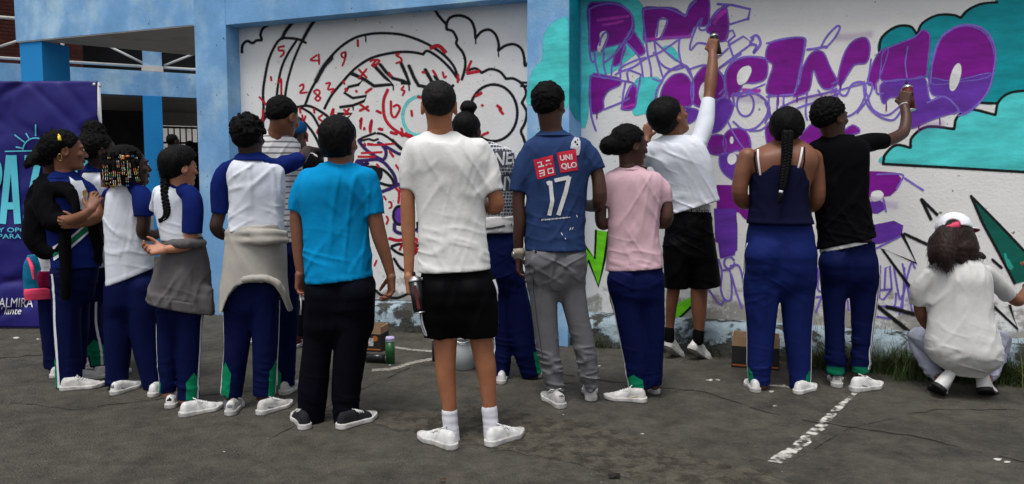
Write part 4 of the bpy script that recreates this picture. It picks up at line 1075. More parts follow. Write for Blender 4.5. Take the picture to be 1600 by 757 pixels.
mural('letter_outline_strokes', p_lav, [
    LT([(90, 60), (150, 35), (230, 25), (310, 45), (365, 100), (370, 170), (340, 240), (320, 260)], 2.6), LT([(88, 60), (90, 330), (105, 405), (118, 405)], 2.6), LT([(155, 300), (165, 250), (190, 215), (208, 225), (205, 260), (180, 330), (168, 335)], 2.4), LT([(320, 265), (280, 330), (230, 380), (190, 410)], 2.6), LT([(325, 280), (300, 380), (290, 520)], 2.2), LT([(330, 280), (370, 320), (410, 370), (430, 430), (440, 505)], 2.4),
    LT([(440, 60), (445, 150), (460, 270), (470, 350), (490, 440), (495, 505)], 2.6), LT([(440, 65), (520, 55), (610, 60), (690, 95), (720, 105), (740, 60), (790, 5)], 2.4), LT([(530, 240), (535, 190), (545, 135), (580, 125), (600, 140), (575, 210), (560, 240)], 2.4), LT([(515, 270), (525, 350), (550, 440), (575, 520)], 2.2), LT([(520, 275), (600, 350), (680, 410), (720, 440), (760, 510)], 2.4), LT([(680, 255), (675, 330), (690, 410), (700, 450)], 2.2),
    LT([(510, 345), (530, 370), (550, 410), (590, 445), (650, 460), (710, 440)], 2.4), LT([(860, 290), (800, 285), (755, 330), (752, 290), (790, 180), (820, 130), (830, 130), (810, 190), (850, 195), (880, 140), (930, 70), (1000, 40)], 2.4), LT([(1000, 165), (1080, 140), (1130, 125)], 2.6), LT([(930, 28), (1030, 35), (1145, 62), (1130, 130)], 4, False), LT([(880, 170), (890, 130), (950, 60), (1000, 38)], 2.4),
    LT([(985, 270), (1000, 210), (1030, 200), (1045, 235), (1000, 275)], 2.8, False), LT([(1000, 275), (1030, 365)], 2.6), LT([(1000, 300), (1100, 240), (1160, 285), (1030, 380), (940, 450)], 2.8, False), LT([(1150, 250), (1190, 235), (1212, 290), (1165, 350), (1185, 300), (1145, 290), (1165, 255)], 4), LT([(930, 380), (1000, 320)], 2.6), LT([(940, 452), (1085, 355)], 2.4),
    LT([(258, 492), (300, 470), (380, 440), (460, 385), (560, 340), (680, 258)], 2.4), LT([(280, 465), (320, 430), (400, 395), (455, 380)], 2.2), LT([(345, 540), (335, 480), (350, 460), (425, 490), (415, 560), (395, 640)], 2.8, False), LT([(95, 500), (180, 510), (290, 530), (370, 545), (385, 570)], 2.4), LT([(120, 335), (130, 420), (160, 505), (215, 515)], 2.2), LT([(185, 350), (180, 420), (200, 500)], 2), LT([(235, 430), (232, 510)], 2),
    LT([(95, 500), (92, 600), (100, 757), (130, 860)], 2.6), LT([(185, 720), (260, 690), (330, 660), (350, 645)], 2.4), LT([(300, 720), (310, 620), (325, 545)], 2.4), LT([(330, 640), (350, 590), (370, 560)], 2), LT([(505, 520), (560, 530), (600, 480), (690, 430), (740, 450), (770, 545), (770, 660)], 2.4), LT([(520, 700), (530, 600), (570, 530)], 2.6), LT([(585, 500), (620, 460), (700, 420)], 2.2), LT([(750, 455), (830, 430), (900, 440), (960, 500), (980, 570), (940, 620)], 2.4),
    L8([(645, 310), (640, 250), (660, 205), (710, 182), (772, 188)], 2.4), L8([(672, 340), (668, 300), (690, 310), (740, 300), (775, 330), (775, 370), (740, 410), (700, 415), (668, 390)], 2.6), L8(oval(707, 335, 27, 38, 0), 2.6, True), L8([(672, 305), (720, 295), (770, 320), (785, 355), (770, 395)], 2.2), L8([(820, 690), (820, 688)], 2.2), L8([(783, 305), (782, 360), (795, 400)], 2.2), L8([(810, 308), (808, 370)], 2.2), L8([(830, 305), (830, 380), (850, 395)], 2.2), L8([(775, 140), (830, 125), (893, 122), (898, 150), (880, 240), (865, 300)], 2.4),
    L8([(775, 310), (860, 303)], 2), L8([(820, 345), (880, 318), (960, 300), (1000, 285)], 2.6), L8([(840, 375), (880, 345), (960, 320), (1005, 300)], 2.6), L8([(905, 300), (900, 360), (905, 385)], 2.4), L8([(940, 290), (985, 360)], 2.2), L8([(985, 280), (1010, 330), (1010, 360)], 2.4), L8([(905, 160), (940, 155), (965, 150)], 4), L8([(950, 150), (970, 115), (1000, 85), (1010, 90), (995, 120), (965, 155)], 2.6),
    L8([(1012, 275), (1010, 300), (1030, 305), (1050, 270), (1085, 265), (1092, 300), (1070, 350), (1030, 375), (990, 365)], 2.8), L8([(1085, 270), (1095, 330), (1130, 370), (1180, 385), (1210, 350)], 2.8), L8([(1095, 300), (1115, 350), (1160, 370), (1205, 340)], 2.4), L8([(1125, 270), (1130, 300), (1150, 300)], 2.4), L8([(1300, 270), (1308, 190), (1332, 125), (1375, 90), (1425, 80), (1478, 100), (1508, 160), (1500, 240), (1480, 300), (1430, 355), (1390, 372)], 2.4), L8([(1290, 330), (1345, 310), (1390, 352), (1375, 365)], 3), L8([(1225, 250), (1220, 200), (1228, 150)], 1.6),
    LS([(585, 560), (720, 560), (712, 600), (690, 640)], 2), LS([(735, 580), (780, 610), (835, 645)], 2.6), LS([(620, 690), (635, 760)], 2.2), LS([(340, 120), (520, 70), (560, 80), (540, 150), (480, 230)], 2.2),
    LL([(870, 210), (990, 150)], 2.4), LL([(130, 260), (145, 320), (140, 400), (160, 450), (190, 440), (185, 320), (150, 310)], 2.6), LL(oval(180, 275, 24, 28), 2.8), LL([(185, 290), (225, 290), (245, 360), (260, 500)], 2.6), LL([(80, 400), (135, 470), (155, 455)], 2.6), LL([(240, 490), (215, 420), (190, 330)], 2.2),
    LL([(575, 440), (620, 435)], 2.6), LL([(580, 500), (580, 440), (600, 300)], 2.6), LL([(590, 510), (620, 430)], 2.2), LL([(610, 290), (600, 400), (640, 410)], 2.2), LL([(740, 450), (745, 500)], 2.4), LL([(895, 290), (890, 440), (910, 450), (950, 400), (940, 290), (920, 300), (915, 400)], 2.6, False), LL([(890, 405), (950, 400)], 2.6), LL([(960, 300), (985, 440), (1000, 430)], 2.6), LL([(990, 500), (1010, 400), (1040, 280), (1060, 300)], 2.6), LL([(1000, 280), (1050, 520)], 2.4), LL([(920, 480), (990, 490), (985, 520)], 2.4), LL([(880, 530), (940, 540)], 2.4), LL([(1010, 300), (1000, 500)], 2.2), LL([(900, 480), (960, 480), (970, 420)], 2.2),
    stroke([(945, 0), (990, 90), (1060, 180), (1150, 200)], 1.8, .8, (900, 190, 3.985)), L8([(770, 330), (790, 380), (760, 415), (720, 420)], 2)])
mural('letter_gloss_strokes', p_lav, [L8(p, 1.8) for p in ([(650, 310), (720, 290), (770, 270)], [(985, 270), (1000, 262)], [(1110, 190), (1100, 262)], [(590, 330), (640, 310)])])
mural('green_bolt', p_green, [fill([(1245, 330), (1275, 360), (1312, 420), (1318, 240), (1395, 250), (1372, 420), (1335, 585), (1272, 420), (1248, 520)], 1, ZG, False), fill([(500, 268), (505, 308), (465, 350), (420, 372), (430, 310), (455, 290)], 1, ZK, False)])
mural('dark_green_spike', p_dgreen, [fill([(728, -8), (830, 95), (960, 235), (945, 290), (885, 306), (835, 210), (770, 90)], 1.2, ZC, False)])
mural('spike_gloss', p_mint, [stroke([(860, 225), (868, 245), (872, 250)], 6, 3, ZC), stroke([(850, 200), (862, 250)], 2, 2, ZC)])
KG = lambda p, w, o=ZL, soft=1.2: stroke(p, w, soft, o, False)
mural('spike_outline_strokes', p_black, [KG([(1248, 530), (1272, 425), (1335, 590), (1374, 420), (1398, 250)], 3.6, ZG, .8), KG([(1245, 325), (1312, 418), (1320, 240)], 3.4, ZG, .8), KG([(420, 374), (460, 350), (505, 306)], 3, ZK, .8), KG([(728, -8), (770, 90), (835, 210), (885, 306)], 4.4, ZC, .8), KG([(728, -8), (830, 95), (960, 232)], 4.4, ZC, .8),
    KG([(1090, -25), (1135, 70)], 5.5), KG([(1090, -25), (1165, 48)], 5), KG([(1008, 138), (1125, 192)], 5), KG([(998, 140), (1066, 278), (902, 208), (1042, 398)], 5.5), KG([(878, 478), (950, 535), (1045, 612)], 6, ZL, 2), KG([(925, 485), (1070, 522)], 6, ZL, 2), KG([(1430, 480), (1548, 592), (1508, 478)], 4.6), KG([(1425, 260), (1470, 300)], 4)])
mist = []
rm_ = random.Random(21)
for (x0, y0), (x1, y1), w in (((640, 300), (760, 320), 30), ((860, 320), (1000, 300), 26), ((1130, 270), (1180, 300), 34), ((1240, 400), (1340, 400), 26), ((600, 480), (720, 470), 30), ((600, 60), (650, 110), 34), ((1000, 120), (1110, 110), 24), ((220, 170), (330, 170), 22), ((1110, 640), (1190, 660), 26)):
    v, f, c = stroke([(x0, y0), ((x0 + x1) / 2, (y0 + y1) / 2 + 4), (x1, y1)], w / 2, 9, Z8); mist.append((v, f, [q * .34 for q in c]))
mural('overspray_mist', paint('purple_mist', (140, 70, 170), 1.1, .12, 420.0), mist)
dr_ = []
for x, y, L_ in ((655, 302, 16), (812, 305, 30), (872, 306, 22), (1012, 272, 14), (1158, 330, 26), (1262, 404, 20), (1330, 385, 15), (470, 338, 18), (230, 356, 24), (1120, 268, 18), (700, 582, 24)):
    dr_.append(stroke([(x, y - 4), (x + .8, y + L_ * .5), (x + .4, y + L_)], 1.6, .5, Z8))
mural('paint_drips', p_purple, dr_)
bd_r = [stroke([(x, y), (x + 1, y + L_)], 1.4, .6, Z7) for x, y, L_ in ((700, 172, 26), (905, 398, 30), (830, 402, 24), (1220, 186, 22), (1328, 242, 26), (640, 502, 18))]
mural('black_drips', p_black, bd_r)
# paint on the pier: cloud front and side
LAY[0] = 0
m2 = mural('pier_cloud', p_turq, [F8([(8, 330), (15, 270), (32, 220), (58, 190), (62, 120), (85, 80), (115, 63), (136, 66), (138.5, 200), (138.5, 330), (110, 345), (60, 320), (30, 330)], 1.5)], TP)
side_n = wd
def on_side(px, py):
    return on_plane(px, py, WP(sP1 + .004, 0, 0), side_n)
V = [on_side(*q) for q in ((889.5, -60), (907, -60), (907, 190), (900, 186), (889.5, 168))]
mesh_obj('pier_cloud', V, [(0, 1, 2, 3, 4)], p_teal, wall, False, None, [1] * 5)

# ------------------------------------------------------------------ blue building behind
ca = s_at(37, -.6); cb = s_at(345, -.6)
canopy = empty('concrete_canopy', WP(ca, -.6, 3.0)); tag(canopy, 'pale blue concrete canopy block jutting out at the top left above the pillar', 'canopy')
zc = z_at(37, 66, -.6)
def gz_(px, py, z): return ground(px, py, z)
A0, A1 = WP(ca, -.6, 0), WP(cb, -.6, 0)
B1 = gz_(345, 91, zc); B0 = gz_(60, 64.5, zc)
mb = MB(); mb.prism([A0[:2], A1[:2], B1[:2], B0[:2]], zc + .012, zc + 1.5); mb.build('fascia', m_blue, canopy)
mb = MB(); ins = lambda a, b: tuple(a[:2] * .985 + b[:2] * .015)
cxy = (A0 + A1 + B0 + B1) / 4
mb.prism([ins(A0, cxy), ins(A1, cxy), ins(B1, cxy), ins(B0, cxy)], zc, zc + .012); mb.build('soffit', m_conc, canopy)
pc = WP(ca + .20, -.80, 0)
pil = empty('blue_pillar', pc); tag(pil, 'square bright blue pillar holding up the concrete canopy', 'pillar')
mb = MB(); wbox(mb, ca + .03, ca + .40, -.98, -.62, 0, zc - .002); mb.build('shaft', m_blue2, pil)
mb = MB(); wbox(mb, ca + .0, ca + .43, -1.01, -.606, 0, .12); mb.build('base', m_conc, pil)
b0 = at(0, 290, 12.0); b0[2] = 0; bd = nrm([2.61, 1.2, 0]); bn = nrm([1.2, -2.61, 0])
def BP(s, t, z): return b0 + bd * s + bn * t + np.array([0, 0, z])
def s_b(px, t=0.0):
    p = on_plane(px, 290, b0 + bn * t, bn); return float((p - b0) @ bd)
def bbox_(mb, s0, s1, t0, t1, z0, z1): mb.prism([BP(s0, t1, 0)[:2], BP(s1, t1, 0)[:2], BP(s1, t0, 0)[:2], BP(s0, t0, 0)[:2]], z0, z1)
bld = empty('school_building', BP(2, 0, 0)); tag(bld, 'two storey blue and brick school building with open corridors behind the banner', 'building')
zf0, zf1 = 2.80, 3.22
mb = MB(); bbox_(mb, -6, 9, -.25, 0, zf0, zf1); mb.build('floor_beam', m_blue, bld)
mb = MB(); bbox_(mb, -6, 9, -6, -.252, zf0 + .1, zf1 - .02); mb.build('floor_slab', m_conc, bld)
mb = MB(); bbox_(mb, -6, 9, -6, .3, 6.0, 6.3); mb.build('unseen_shade_roof', m_conc, bld)  # out-of-view slab, added to darken the upper floor interior
c0, c1 = s_b(228), s_b(258)
for k, (a, z0, z1, mt) in enumerate(((c0, 0, zf0 - .002, m_blue2), (c0 + .02, zf1 + .002, 6.0, m_blue), (c0 - 3.4, 0, zf0 - .002, m_blue2))):
    mb = MB(); bbox_(mb, a, a + .30, -.30, .02 if z0 == 0 else -.02, z0, z1); mb.build('column', mt, bld)
mb = MB(); bbox_(mb, c0 + .0, c0 + .34, -.34, .0, zf1 + .003, zf1 + .10); mb.build('column_base', m_conc, bld)
# brick wall of the upper floor, every course in relief
def brick_mat():
    m = bpy.data.materials.new('dark_red_brick'); m.use_nodes = True; N = m.node_tree.nodes; L = m.node_tree.links; b = N['Principled BSDF']; b.inputs['Roughness'].default_value = .9
    at_ = N.new('ShaderNodeTexCoord'); nz = N.new('ShaderNodeTexNoise'); nz.inputs['Scale'].default_value = 5; nz.inputs['Detail'].default_value = 6; L.new(at_.outputs['Object'], nz.inputs['Vector'])
    rp = N.new('ShaderNodeValToRGB'); rp.color_ramp.elements[0].position = .3; rp.color_ramp.elements[0].color = (.06, .016, .012, 1); rp.color_ramp.elements[1].position = .7; rp.color_ramp.elements[1].color = (.15, .035, .024, 1)
    L.new(nz.outputs['Fac'], rp.inputs[0]); L.new(rp.outputs[0], b.inputs['Base Color']); return m
m_brick = brick_mat()
tb = -1.6; sb1 = s_b(137, tb)
mb = MB(); bbox_(mb, -6, sb1, tb - .2, tb, zf1, 6.0); uw = mb.build('upper_wall', material('brick_mortar', (.09, .075, .065), .95, .2, 8, .3, 40), bld)
mb = MB(); rb = random.Random(5)
for r_ in range(42):
    z = zf1 + .01 + r_ * .064; s = -1.6 + (r_ % 2) * .105
    while s < sb1 - .05:
        e = min(s + .200, sb1 - .003); bbox_(mb, s, e, tb + .001, tb + .012 + rb.uniform(0, .006), z, z + .054); s += .21
o = mb.build('bricks', m_brick, uw); o['kind'] = 'stuff'
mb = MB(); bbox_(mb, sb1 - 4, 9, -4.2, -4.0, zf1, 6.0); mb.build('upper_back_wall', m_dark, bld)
# railing tubes
def tube_px(mb, a, b, t, r=.028, n=8): mb.tube([on_plane(*a, b0 + bn * t, bn), on_plane(*b, b0 + bn * t, bn)], r, n)
rl = empty('corridor_railing', BP(1, -.06, zf1)); tag(rl, 'white tubular railing along the upper corridor of the school', 'railing')
def zc_b(px, py): return float(on_plane(px, py, b0 + bn * -.1, bn)[2])
z1_, z2_ = zc_b(106, 97), zc_b(0, 27)
mb = MB(); mb.tube([BP(-4, -.1, z1_), BP(c0 - .002, -.1, z1_)], .024); mb.tube([BP(c0 + .33, -.1, z1_), BP(8, -.1, z1_)], .024); mb.build('rail', m_rail, rl, True)
mb = MB(); mb.tube([BP(-4, -.1, z2_), BP(8, -.1, z2_)], .026); mb.build('rail', m_rail, rl, True)
for a, b in (((165, 70), (232, 103)), ((256, 103), (315, 80)), ((0, 73), (40, 60))):
    mb = MB(); tube_px(mb, a, b, -.1, .02); mb.build('brace', m_rail, rl, True)
mb = MB(); s108 = s_b(108, -.1); mb.tube([BP(s108, -.1, zf1), BP(s108, -.1, z2_)], .03); mb.build('post', m_rail, rl, True)
# ground floor: dark hall with a gate onto the light
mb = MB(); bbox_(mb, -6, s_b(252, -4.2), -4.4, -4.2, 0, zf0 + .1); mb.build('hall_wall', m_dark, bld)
sg0, sg1 = s_b(255, -4.2), s_b(345, -4.2)
mb = MB(); bbox_(mb, sg0 - .1, sg1 + 1.5, -4.401, -4.199, 2.62, zf0 + .1); mb.build('lintel', m_conc, bld)
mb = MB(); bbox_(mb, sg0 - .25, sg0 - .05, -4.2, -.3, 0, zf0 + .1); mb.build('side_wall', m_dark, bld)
gate = empty('barred_gate', BP(sg0 + .5, -4.3, 0)); tag(gate, 'black barred iron gate at the far end of the dark hall', 'gate')
x = sg0
for k in range(17):
    mb = MB(); bbox_(mb, x, x + .03, -4.315, -4.285, .03, 2.6); mb.build('bar', m_iron, gate); x += .125
for z in (.35, 1.3, 2.2, 2.55):
    mb = MB(); bbox_(mb, sg0, x, -4.311, -4.289, z, z + .045); mb.build('crossbar', m_iron, gate)
fw = empty('white_yard_wall', BP(4, -9, 0)); tag(fw, 'white wall of the bright yard seen through the barred gate', 'wall')
mb = MB(); bbox_(mb, -2, 14, -9.3, -9, 0, 5); mb.build('wall_face', m_back, fw)

# ------------------------------------------------------------------ banner
BY = ground(0, 514)[1]
ban = empty('vinyl_banner', at(40, 290, BY) * np.array([1, 1, 0])); tag(ban, 'large deep blue banner with cyan capitals and a rising sun, left of the students', 'banner')
m_ban = material('blue_vinyl', (.014, .011, .15), .42, .10, 3.0, .2, 9.0, .3, bdist=0.02)
bx0, bx1 = at(-110, 290, BY)[0], at(156, 290, BY)[0]; bz = at(0, 126, BY)[2]
def bwave(x, z): return 0.012 * math.sin(3.1 * x + 1.4 * z) + 0.008 * math.sin(7.3 * z + 2 * x) + .006 * math.sin(11 * (x - z)) + .02 * (z / bz) + .022 * float(np.exp(-(vnoise(np.array([[x * 2.1 + z * .8, z * 4.2 - x * 1.1, 2.2]], np.float32))[0] / .22) ** 2)) + .010 * float(np.exp(-(vnoise(np.array([[x * 3.3 - z * 2.2, z * 3.0 + x * 3.1, 6.2]], np.float32))[0] / .2) ** 2))
nb, kb = 90, 110; V, Fb = [], []
for i in range(nb + 1):
    for j in range(kb + 1):
        X = bx0 + (bx1 - bx0) * i / nb; Z = .012 + (bz - .012) * j / kb; V.append((X, BY + bwave(X, Z), Z))
for i in range(nb):
    for j in range(kb): Fb.append((i * (kb + 1) + j, (i + 1) * (kb + 1) + j, (i + 1) * (kb + 1) + j + 1, i * (kb + 1) + j + 1))
sheet = mesh_obj('sheet', V, Fb, m_ban, ban, True)
md = sheet.modifiers.new('thick', 'SOLIDIFY'); md.thickness = .003; md.offset = 1
def on_banner(px, py, off=.006):
    p = at(px, py, BY); q = at(px, py, BY + bwave(p[0], p[2])); return q - np.array([0, off, 0])
def ban_shape(name, shapes, mat, off=.012):
    V, Fc = [], []
    for s_ in shapes:
        v, f = sub_tri(s_[0], s_[1], 4) if all(len(q) == 3 for q in s_[1]) else (s_[0], s_[1]); n = len(V); V += [on_banner(q[0], q[1], off) for q in v]; Fc += [[a + n for a in q] for q in f]
    return mesh_obj(name, V, Fc, mat, ban, True)
m_bcy = material('banner_cyan_print', lin((95, 205, 225)), .4, .05, 4, .1, 20); m_bwh = material('banner_white_print', (.75, .75, .78), .4, .05, 4, .1, 20)
def rs2(pts, w, n=8): 
    out = []
    for a, b in zip(pts[:-1], pts[1:]): out += [(a[0] + (b[0] - a[0]) * i / n, a[1] + (b[1] - a[1]) * i / n) for i in range(n)]
    return ribbon2(out + [pts[-1]], w)
for i_, q in enumerate((rs2([(-24, 243), (-24, 350)], 11), ribbon2(smooth2([(-22, 248.5), (-8, 250), (-1, 262), (-1, 282), (-8, 294), (-22, 297)], 6), 10), rs2([(5.5, 350), (16, 243)], 10.5), rs2([(29, 350), (22, 243)], 10.5), rs2([(11, 322), (25, 322)], 11, 3), rs2([(40, 249), (66, 249)], 12, 4), rs2([(38, 344), (68, 344)], 12, 4), rs2([(61, 254), (43, 340)], 10.5), ribbon2(smooth2(oval(127, 294, 11, 50), 3, True), 10, True))): ban_shape('letter_stroke', [q], m_bcy, .011 + .0006 * i_)
ban_shape('sun_emblem', [ribbon2(oval(57, 236, 20, 20, 0, 20, 180, 358), 2.0), rs2([(9, 237), (108, 235)], 1.8), rs2([(57, 195), (57, 213)], 2), rs2([(24, 211), (40, 223)], 2), rs2([(42, 208.5), (47, 217.5)], 2), rs2([(26, 230), (36, 232)], 2), rs2([(90, 211), (74, 223)], 2), rs2([(72, 208.5), (67, 217.5)], 2), rs2([(88, 230), (78, 232)], 2)], m_bcy)
def wide(vf, sx, x0): v, f = vf; return [((q[0] - x0) * sx + x0, q[1]) for q in v], f
ban_shape('slogan_lettering', [wide(text2('Y OPO', 10.2, -1, 363, bold=.12), 1.45, -1), wide(text2('PARA', 10.2, -2, 372.8, bold=.12), 1.45, -2)], m_bcy)
ban_shape('slogan_lettering', [wide(text2('PALMIRA', 21, -9, 480, .12, bold=.02), .74, -9), wide(text2("pa' lante", 16, -12, 491, .3, bold=.02), .86, -12)], m_bwh, .013)
mb = MB()
for x_ in (bx0 + .04, bx1 - .05): mb.tube([(x_, BY + .13, 0), (x_, BY + .13, bz)], .018)
mb.tube([(bx0, BY + .13, bz - .03), (bx1 - .03, BY + .13, bz - .03)], .015); mb.build('frame', m_rail, ban, True)
mb = MB(); mb.lathe((bx1 - .025, BY + bwave(bx1 - .025, bz - .03) - .006, bz - .03), (0, -1, 0), [(.012, 0), (.014, .002), (.006, .004)], 10); mb.build('grommet', m_rail, ban, True)
# ------------------------------------------------------------------ garments
M['eye_white'] = material('eye_white', (.6, .58, .55), .25, 0, 5, 0, 50, .5); M['eye_dark'] = material('eye_dark', (.012, .008, .006), .15, 0, 5, 0, 50, .5)
M['hair'] = hairmat('black', (11, 9, 9), .75, .12); M['hair_soft'] = hairmat('soft_black', (15, 13, 12), .65, .2); M['hair_brown'] = hairmat('dark_brown', (38, 24, 21), .5, .25); M['hair_mid'] = hairmat('straight_black', (12, 10, 10), .6, .12)
M['lips'] = material('lips', lin((96, 52, 46)), .45, .1, 20, .05, 100)
SK = dict(light=skin('light_brown', (182, 126, 98)), tan=skin('tan', (158, 103, 74)), mid=skin('mid_brown', (122, 79, 58)), dark=skin('dark_brown', (74, 48, 38)), deep=skin('deep_brown', (58, 38, 32)))
navy = fabric('navy_track', (12, 21, 66), .85, .7, .10); royal = fabric('royal_track', (22, 35, 92), .9, .7, .10); ink = fabric('ink_blue_trouser', (9, 10, 19), 1.0, .9, .1)
white_c = fabric('white_cotton', (222, 222, 220), 1.0); white_p = fabric('white_polo', (216, 221, 230), 1.0); polo_navy = fabric('polo_navy', (18, 32, 92), 1.15); black_c = fabric('black_cotton', (9, 9, 12), 1.0); black_s = fabric('black_sport', (6, 6, 8), 1.0, .6)
green_t = fabric('green_panel', (14, 118, 82), 1.15, .6); stripe_w = fabric('white_stripe', (222, 224, 232), 1.0, .6)
shoe_w = material('white_leather', (.66, .66, .65), .42, .12, 18, .15, 90, .4); shoe_d = material('scuffed_white_leather', (.50, .49, .47), .5, .35, 14, .2, 90, .35); sole_w = material('white_rubber', (.50, .49, .47), .6, .40, 16, .15, 60, .3); sole_k = material('black_rubber', (.012, .012, .013), .6, .2, 20, .2, 60, .3)
canvas_k = material('black_canvas', (.014, .014, .018), .9, .15, 20, .4, 220, .2); sock_w = fabric('white_sock', (214, 214, 222), 1.0); sock_k = fabric('black_sock', (14, 14, 16)); sock_g = fabric('grey_sock', (118, 120, 128))
lace_w = material('white_lace', (.68, .68, .67), .8, .1, 30, .2, 200)
gold = material('gold', (.75, .5, .16), .25, .05, 5, 0, 50, .5, metal=1.0)
def cloth(P, name, rows, sleeves, mat, ratio=.6, fold=1.0, seed=0, hem=None, res=None, e=2.4, k=.035, parent=None, diag=0.0, capsl=True, extra=None, butt=None, hemlip=True, flare=.06):
    f = Field(res or P.res - .0015)
    if rows:
        rows = sorted(rows, key=lambda r: r[0]); lr = list(rows[-1]); zb = P.p(800, lr[0])[2]
        y0_, y1_ = rows[0][0], rows[-1][0]
        P.rings(f, [(r[0], r[1], r[2], r[3] if len(r) > 3 else 0.0, ratio + flare * ((r[0] - y0_) / (y1_ - y0_)) ** 2) for r in rows + [tuple([lr[0] + 14] + lr[1:])]], ratio, e=e)
        if not hem: f.plane(np.array([0, 0, zb]), (0, 0, -1))
    for s_ in sleeves: P.chain(f, s_, k, cap=capsl)
    if extra: extra(f)
    if rows and hemlip and not hem:
        f.func(lambda Pt, dv: dv - .002 * np.clip((zb + .028 - Pt[:, 2]) / .005, 0, 1))
    if hem:
        ha, hb = P.p(*hem[0]), P.p(*hem[1]); nn = np.cross(nrm(hb - ha), P.F); nn = nn if nn[2] < 0 else -nn
        f.plane(ha, nn)
        if hemlip: f.func(lambda Pt, dv: dv - .002 * np.clip(((Pt - ha.astype(np.float32)) @ nn.astype(np.float32) + .028) / .005, 0, 1))
    zf = (P.p(800, rows[0][0])[2], P.p(800, rows[0][0])[2] - .07) if rows else None
    f.noise((.18, .18, .24), .0040 * fold, 'soft', seed + 1, zr=zf)
    f.noise((.075, .10, .50), .0085 * fold, 'crease', seed, rot=diag + .12, zr=zf); f.noise((.06, .10, .30), .0070 * fold, 'crease', seed + 11, rot=.55 + diag, zr=zf); f.noise((.06, .10, .30), .0070 * fold, 'crease', seed + 17, rot=-.55 + diag, zr=zf)
    f.noise((.032, .05, .16), .0028 * fold, 'crease', seed + 5, rot=.3 + diag, zr=zf)
    if rows:
        zt, zb2 = P.p(800, min(r[0] for r in rows))[2], P.p(800, max(r[0] for r in rows))[2]
        f.noise((.17, .14, .040), .0060 * fold, 'crease', seed + 2, zr=(zb2 + (zt - zb2) * .60, zb2 + (zt - zb2) * .2), rot=.25)
    return P.part(name, f, mat, parent)
def pants(P, rows, legs, mat, name='trousers', ratio=.62, fold=1.0, seed=0, butt=None, k=.02, res=None, crum=1.0, extra=None, tuck=False):
    f = Field(res or P.res - .0013)
    if rows:
        rows = sorted(rows, key=lambda r: r[0]); y0, y1 = rows[0][0], rows[-1][0]; lr = np.mean([l[0][2] for l in legs])
        rb = lr * 1.06 / ((rows[-1][2] - rows[-1][1]) / 2)
        rr_ = []
        for r in rows:
            t = (r[0] - y0) / (y1 - y0); sh_ = 0 if tuck else .035 * (1 - t) * (r[2] - r[1]) / 2
            rr_.append((r[0], r[1] + sh_, r[2] - sh_, 0.0, (ratio - (0 if tuck else .05 * (1 - t))) + (rb - ratio) * t ** 1.5))
        c_ = (rows[-1][1] + rows[-1][2]) / 2; w_ = (rows[-1][2] - rows[-1][1]) / 2
        for dy_, q, rq in ((10, .96, .82), (20, .86, .55), (30, .62, .28)): rr_.append((y1 + dy_, c_ - w_ * q, c_ + w_ * q, 0.0, rb * rq))
        P.rings(f, rr_, ratio, e=2.2)
    L = [P.chain(f, l, k if i else .03, cap=True) for i, l in enumerate(legs)]
    if butt:
        cx, py, dx, r, dy = butt
        for sg in (-1, 1): f.cone(P.p(cx + sg * dx, py, dy), P.p(cx + sg * dx, py + r * .4, dy), r * P.k, r * P.k * .9, .05)
    if extra: extra(f)
    zb = min(q[0][2] for l in L for q in l); zt = max(q[0][2] for l in L for q in l)
    f.noise((.06, .07, .45), .0065 * fold, 'crease', seed, rot=.08); f.noise((.16, .16, .22), .0040 * fold, 'soft', seed + 1)
    f.noise((.17, .15, .036), .0085 * fold * crum, 'crease', seed + 2, zr=(zb + (zt - zb) * .66, zb + (zt - zb) * .15), rot=.16); f.noise((.12, .10, .026), .0050 * fold * crum, 'crease', seed + 3, zr=(zb + (zt - zb) * .5, zb), rot=-.22)
    f.noise((.18, .15, .045), .0065 * fold, 'crease', seed + 6, zr=(zb + (zt - zb) * .66, zt), rot=.45); f.noise((.18, .15, .045), .0065 * fold, 'crease', seed + 8, zr=(zb + (zt - zb) * .66, zt), rot=-.45)
    return P.part(name, f, mat), L
def legs_in(P, legs, sc=.72):
    for l in legs: P.chain(P.body, l, .02, sc=sc)
def zrow(P, py): return float(P.p(800, py)[2])
def hair_cap(P, mat, grow=0.0, nape=-.22, tilt=.45, face=.0, lumps=((.03, .004),), res=.0045, fz=0, fl=.015, extra=None, name='hair', curl=.8, back=0.0, seed=1, taper=.012):
    h, ax, Q = P.hd['h'], P.hd['ax'], P.hP
    r, f, u = ax
    g = Field(res)
    g.ell(Q(0, -.095 - back * .5 - grow * .5, .15), ax, np.array([.362 + grow, .445 + grow * .7 + back * .5, .385 + grow]) * h)
    g.ell(Q(0, -.20, -.02), ax, np.array([.31 + grow * .8, .30 + grow, .34]) * h, .06 * h)
    if extra: extra(g, Q, h, ax)
    g.ell(Q(0, .52 + face, -.06), ax, np.array([.9, .44, .41]) * h, .03 * h, 'sub')
    for sg in (-1, 1): g.ell(Q(sg * .40, .08, -.16), ax, np.array([.14, .17, .22]) * h, .03 * h, 'sub')
    for q in lumps: g.noise((q[0],) * 3 if not hasattr(q[0], '__len__') else q[0], q[1], 'fbm' if len(q) < 3 else q[2], seed)
    if nape is not None:
        p0_, n0_ = Q(0, -.35, nape).astype(np.float32), nrm(-u + f * tilt).astype(np.float32)
        if taper: g.func(lambda Pt, dv: dv + taper * np.clip(1 + ((Pt - p0_) @ n0_) / (.20 * h), 0, 1) ** 1.5 + .0035 * np.clip(1 + ((Pt - p0_) @ n0_) / (.12 * h), 0, 1) * vnoise(Pt / .006))
        g.plane(p0_, n0_)
    o = P.part(name, g, mat)
    if fz: fuzz(P.root, 'loose_hairs', o, mat, fz, fl, .0011, seed, curl)
    return o
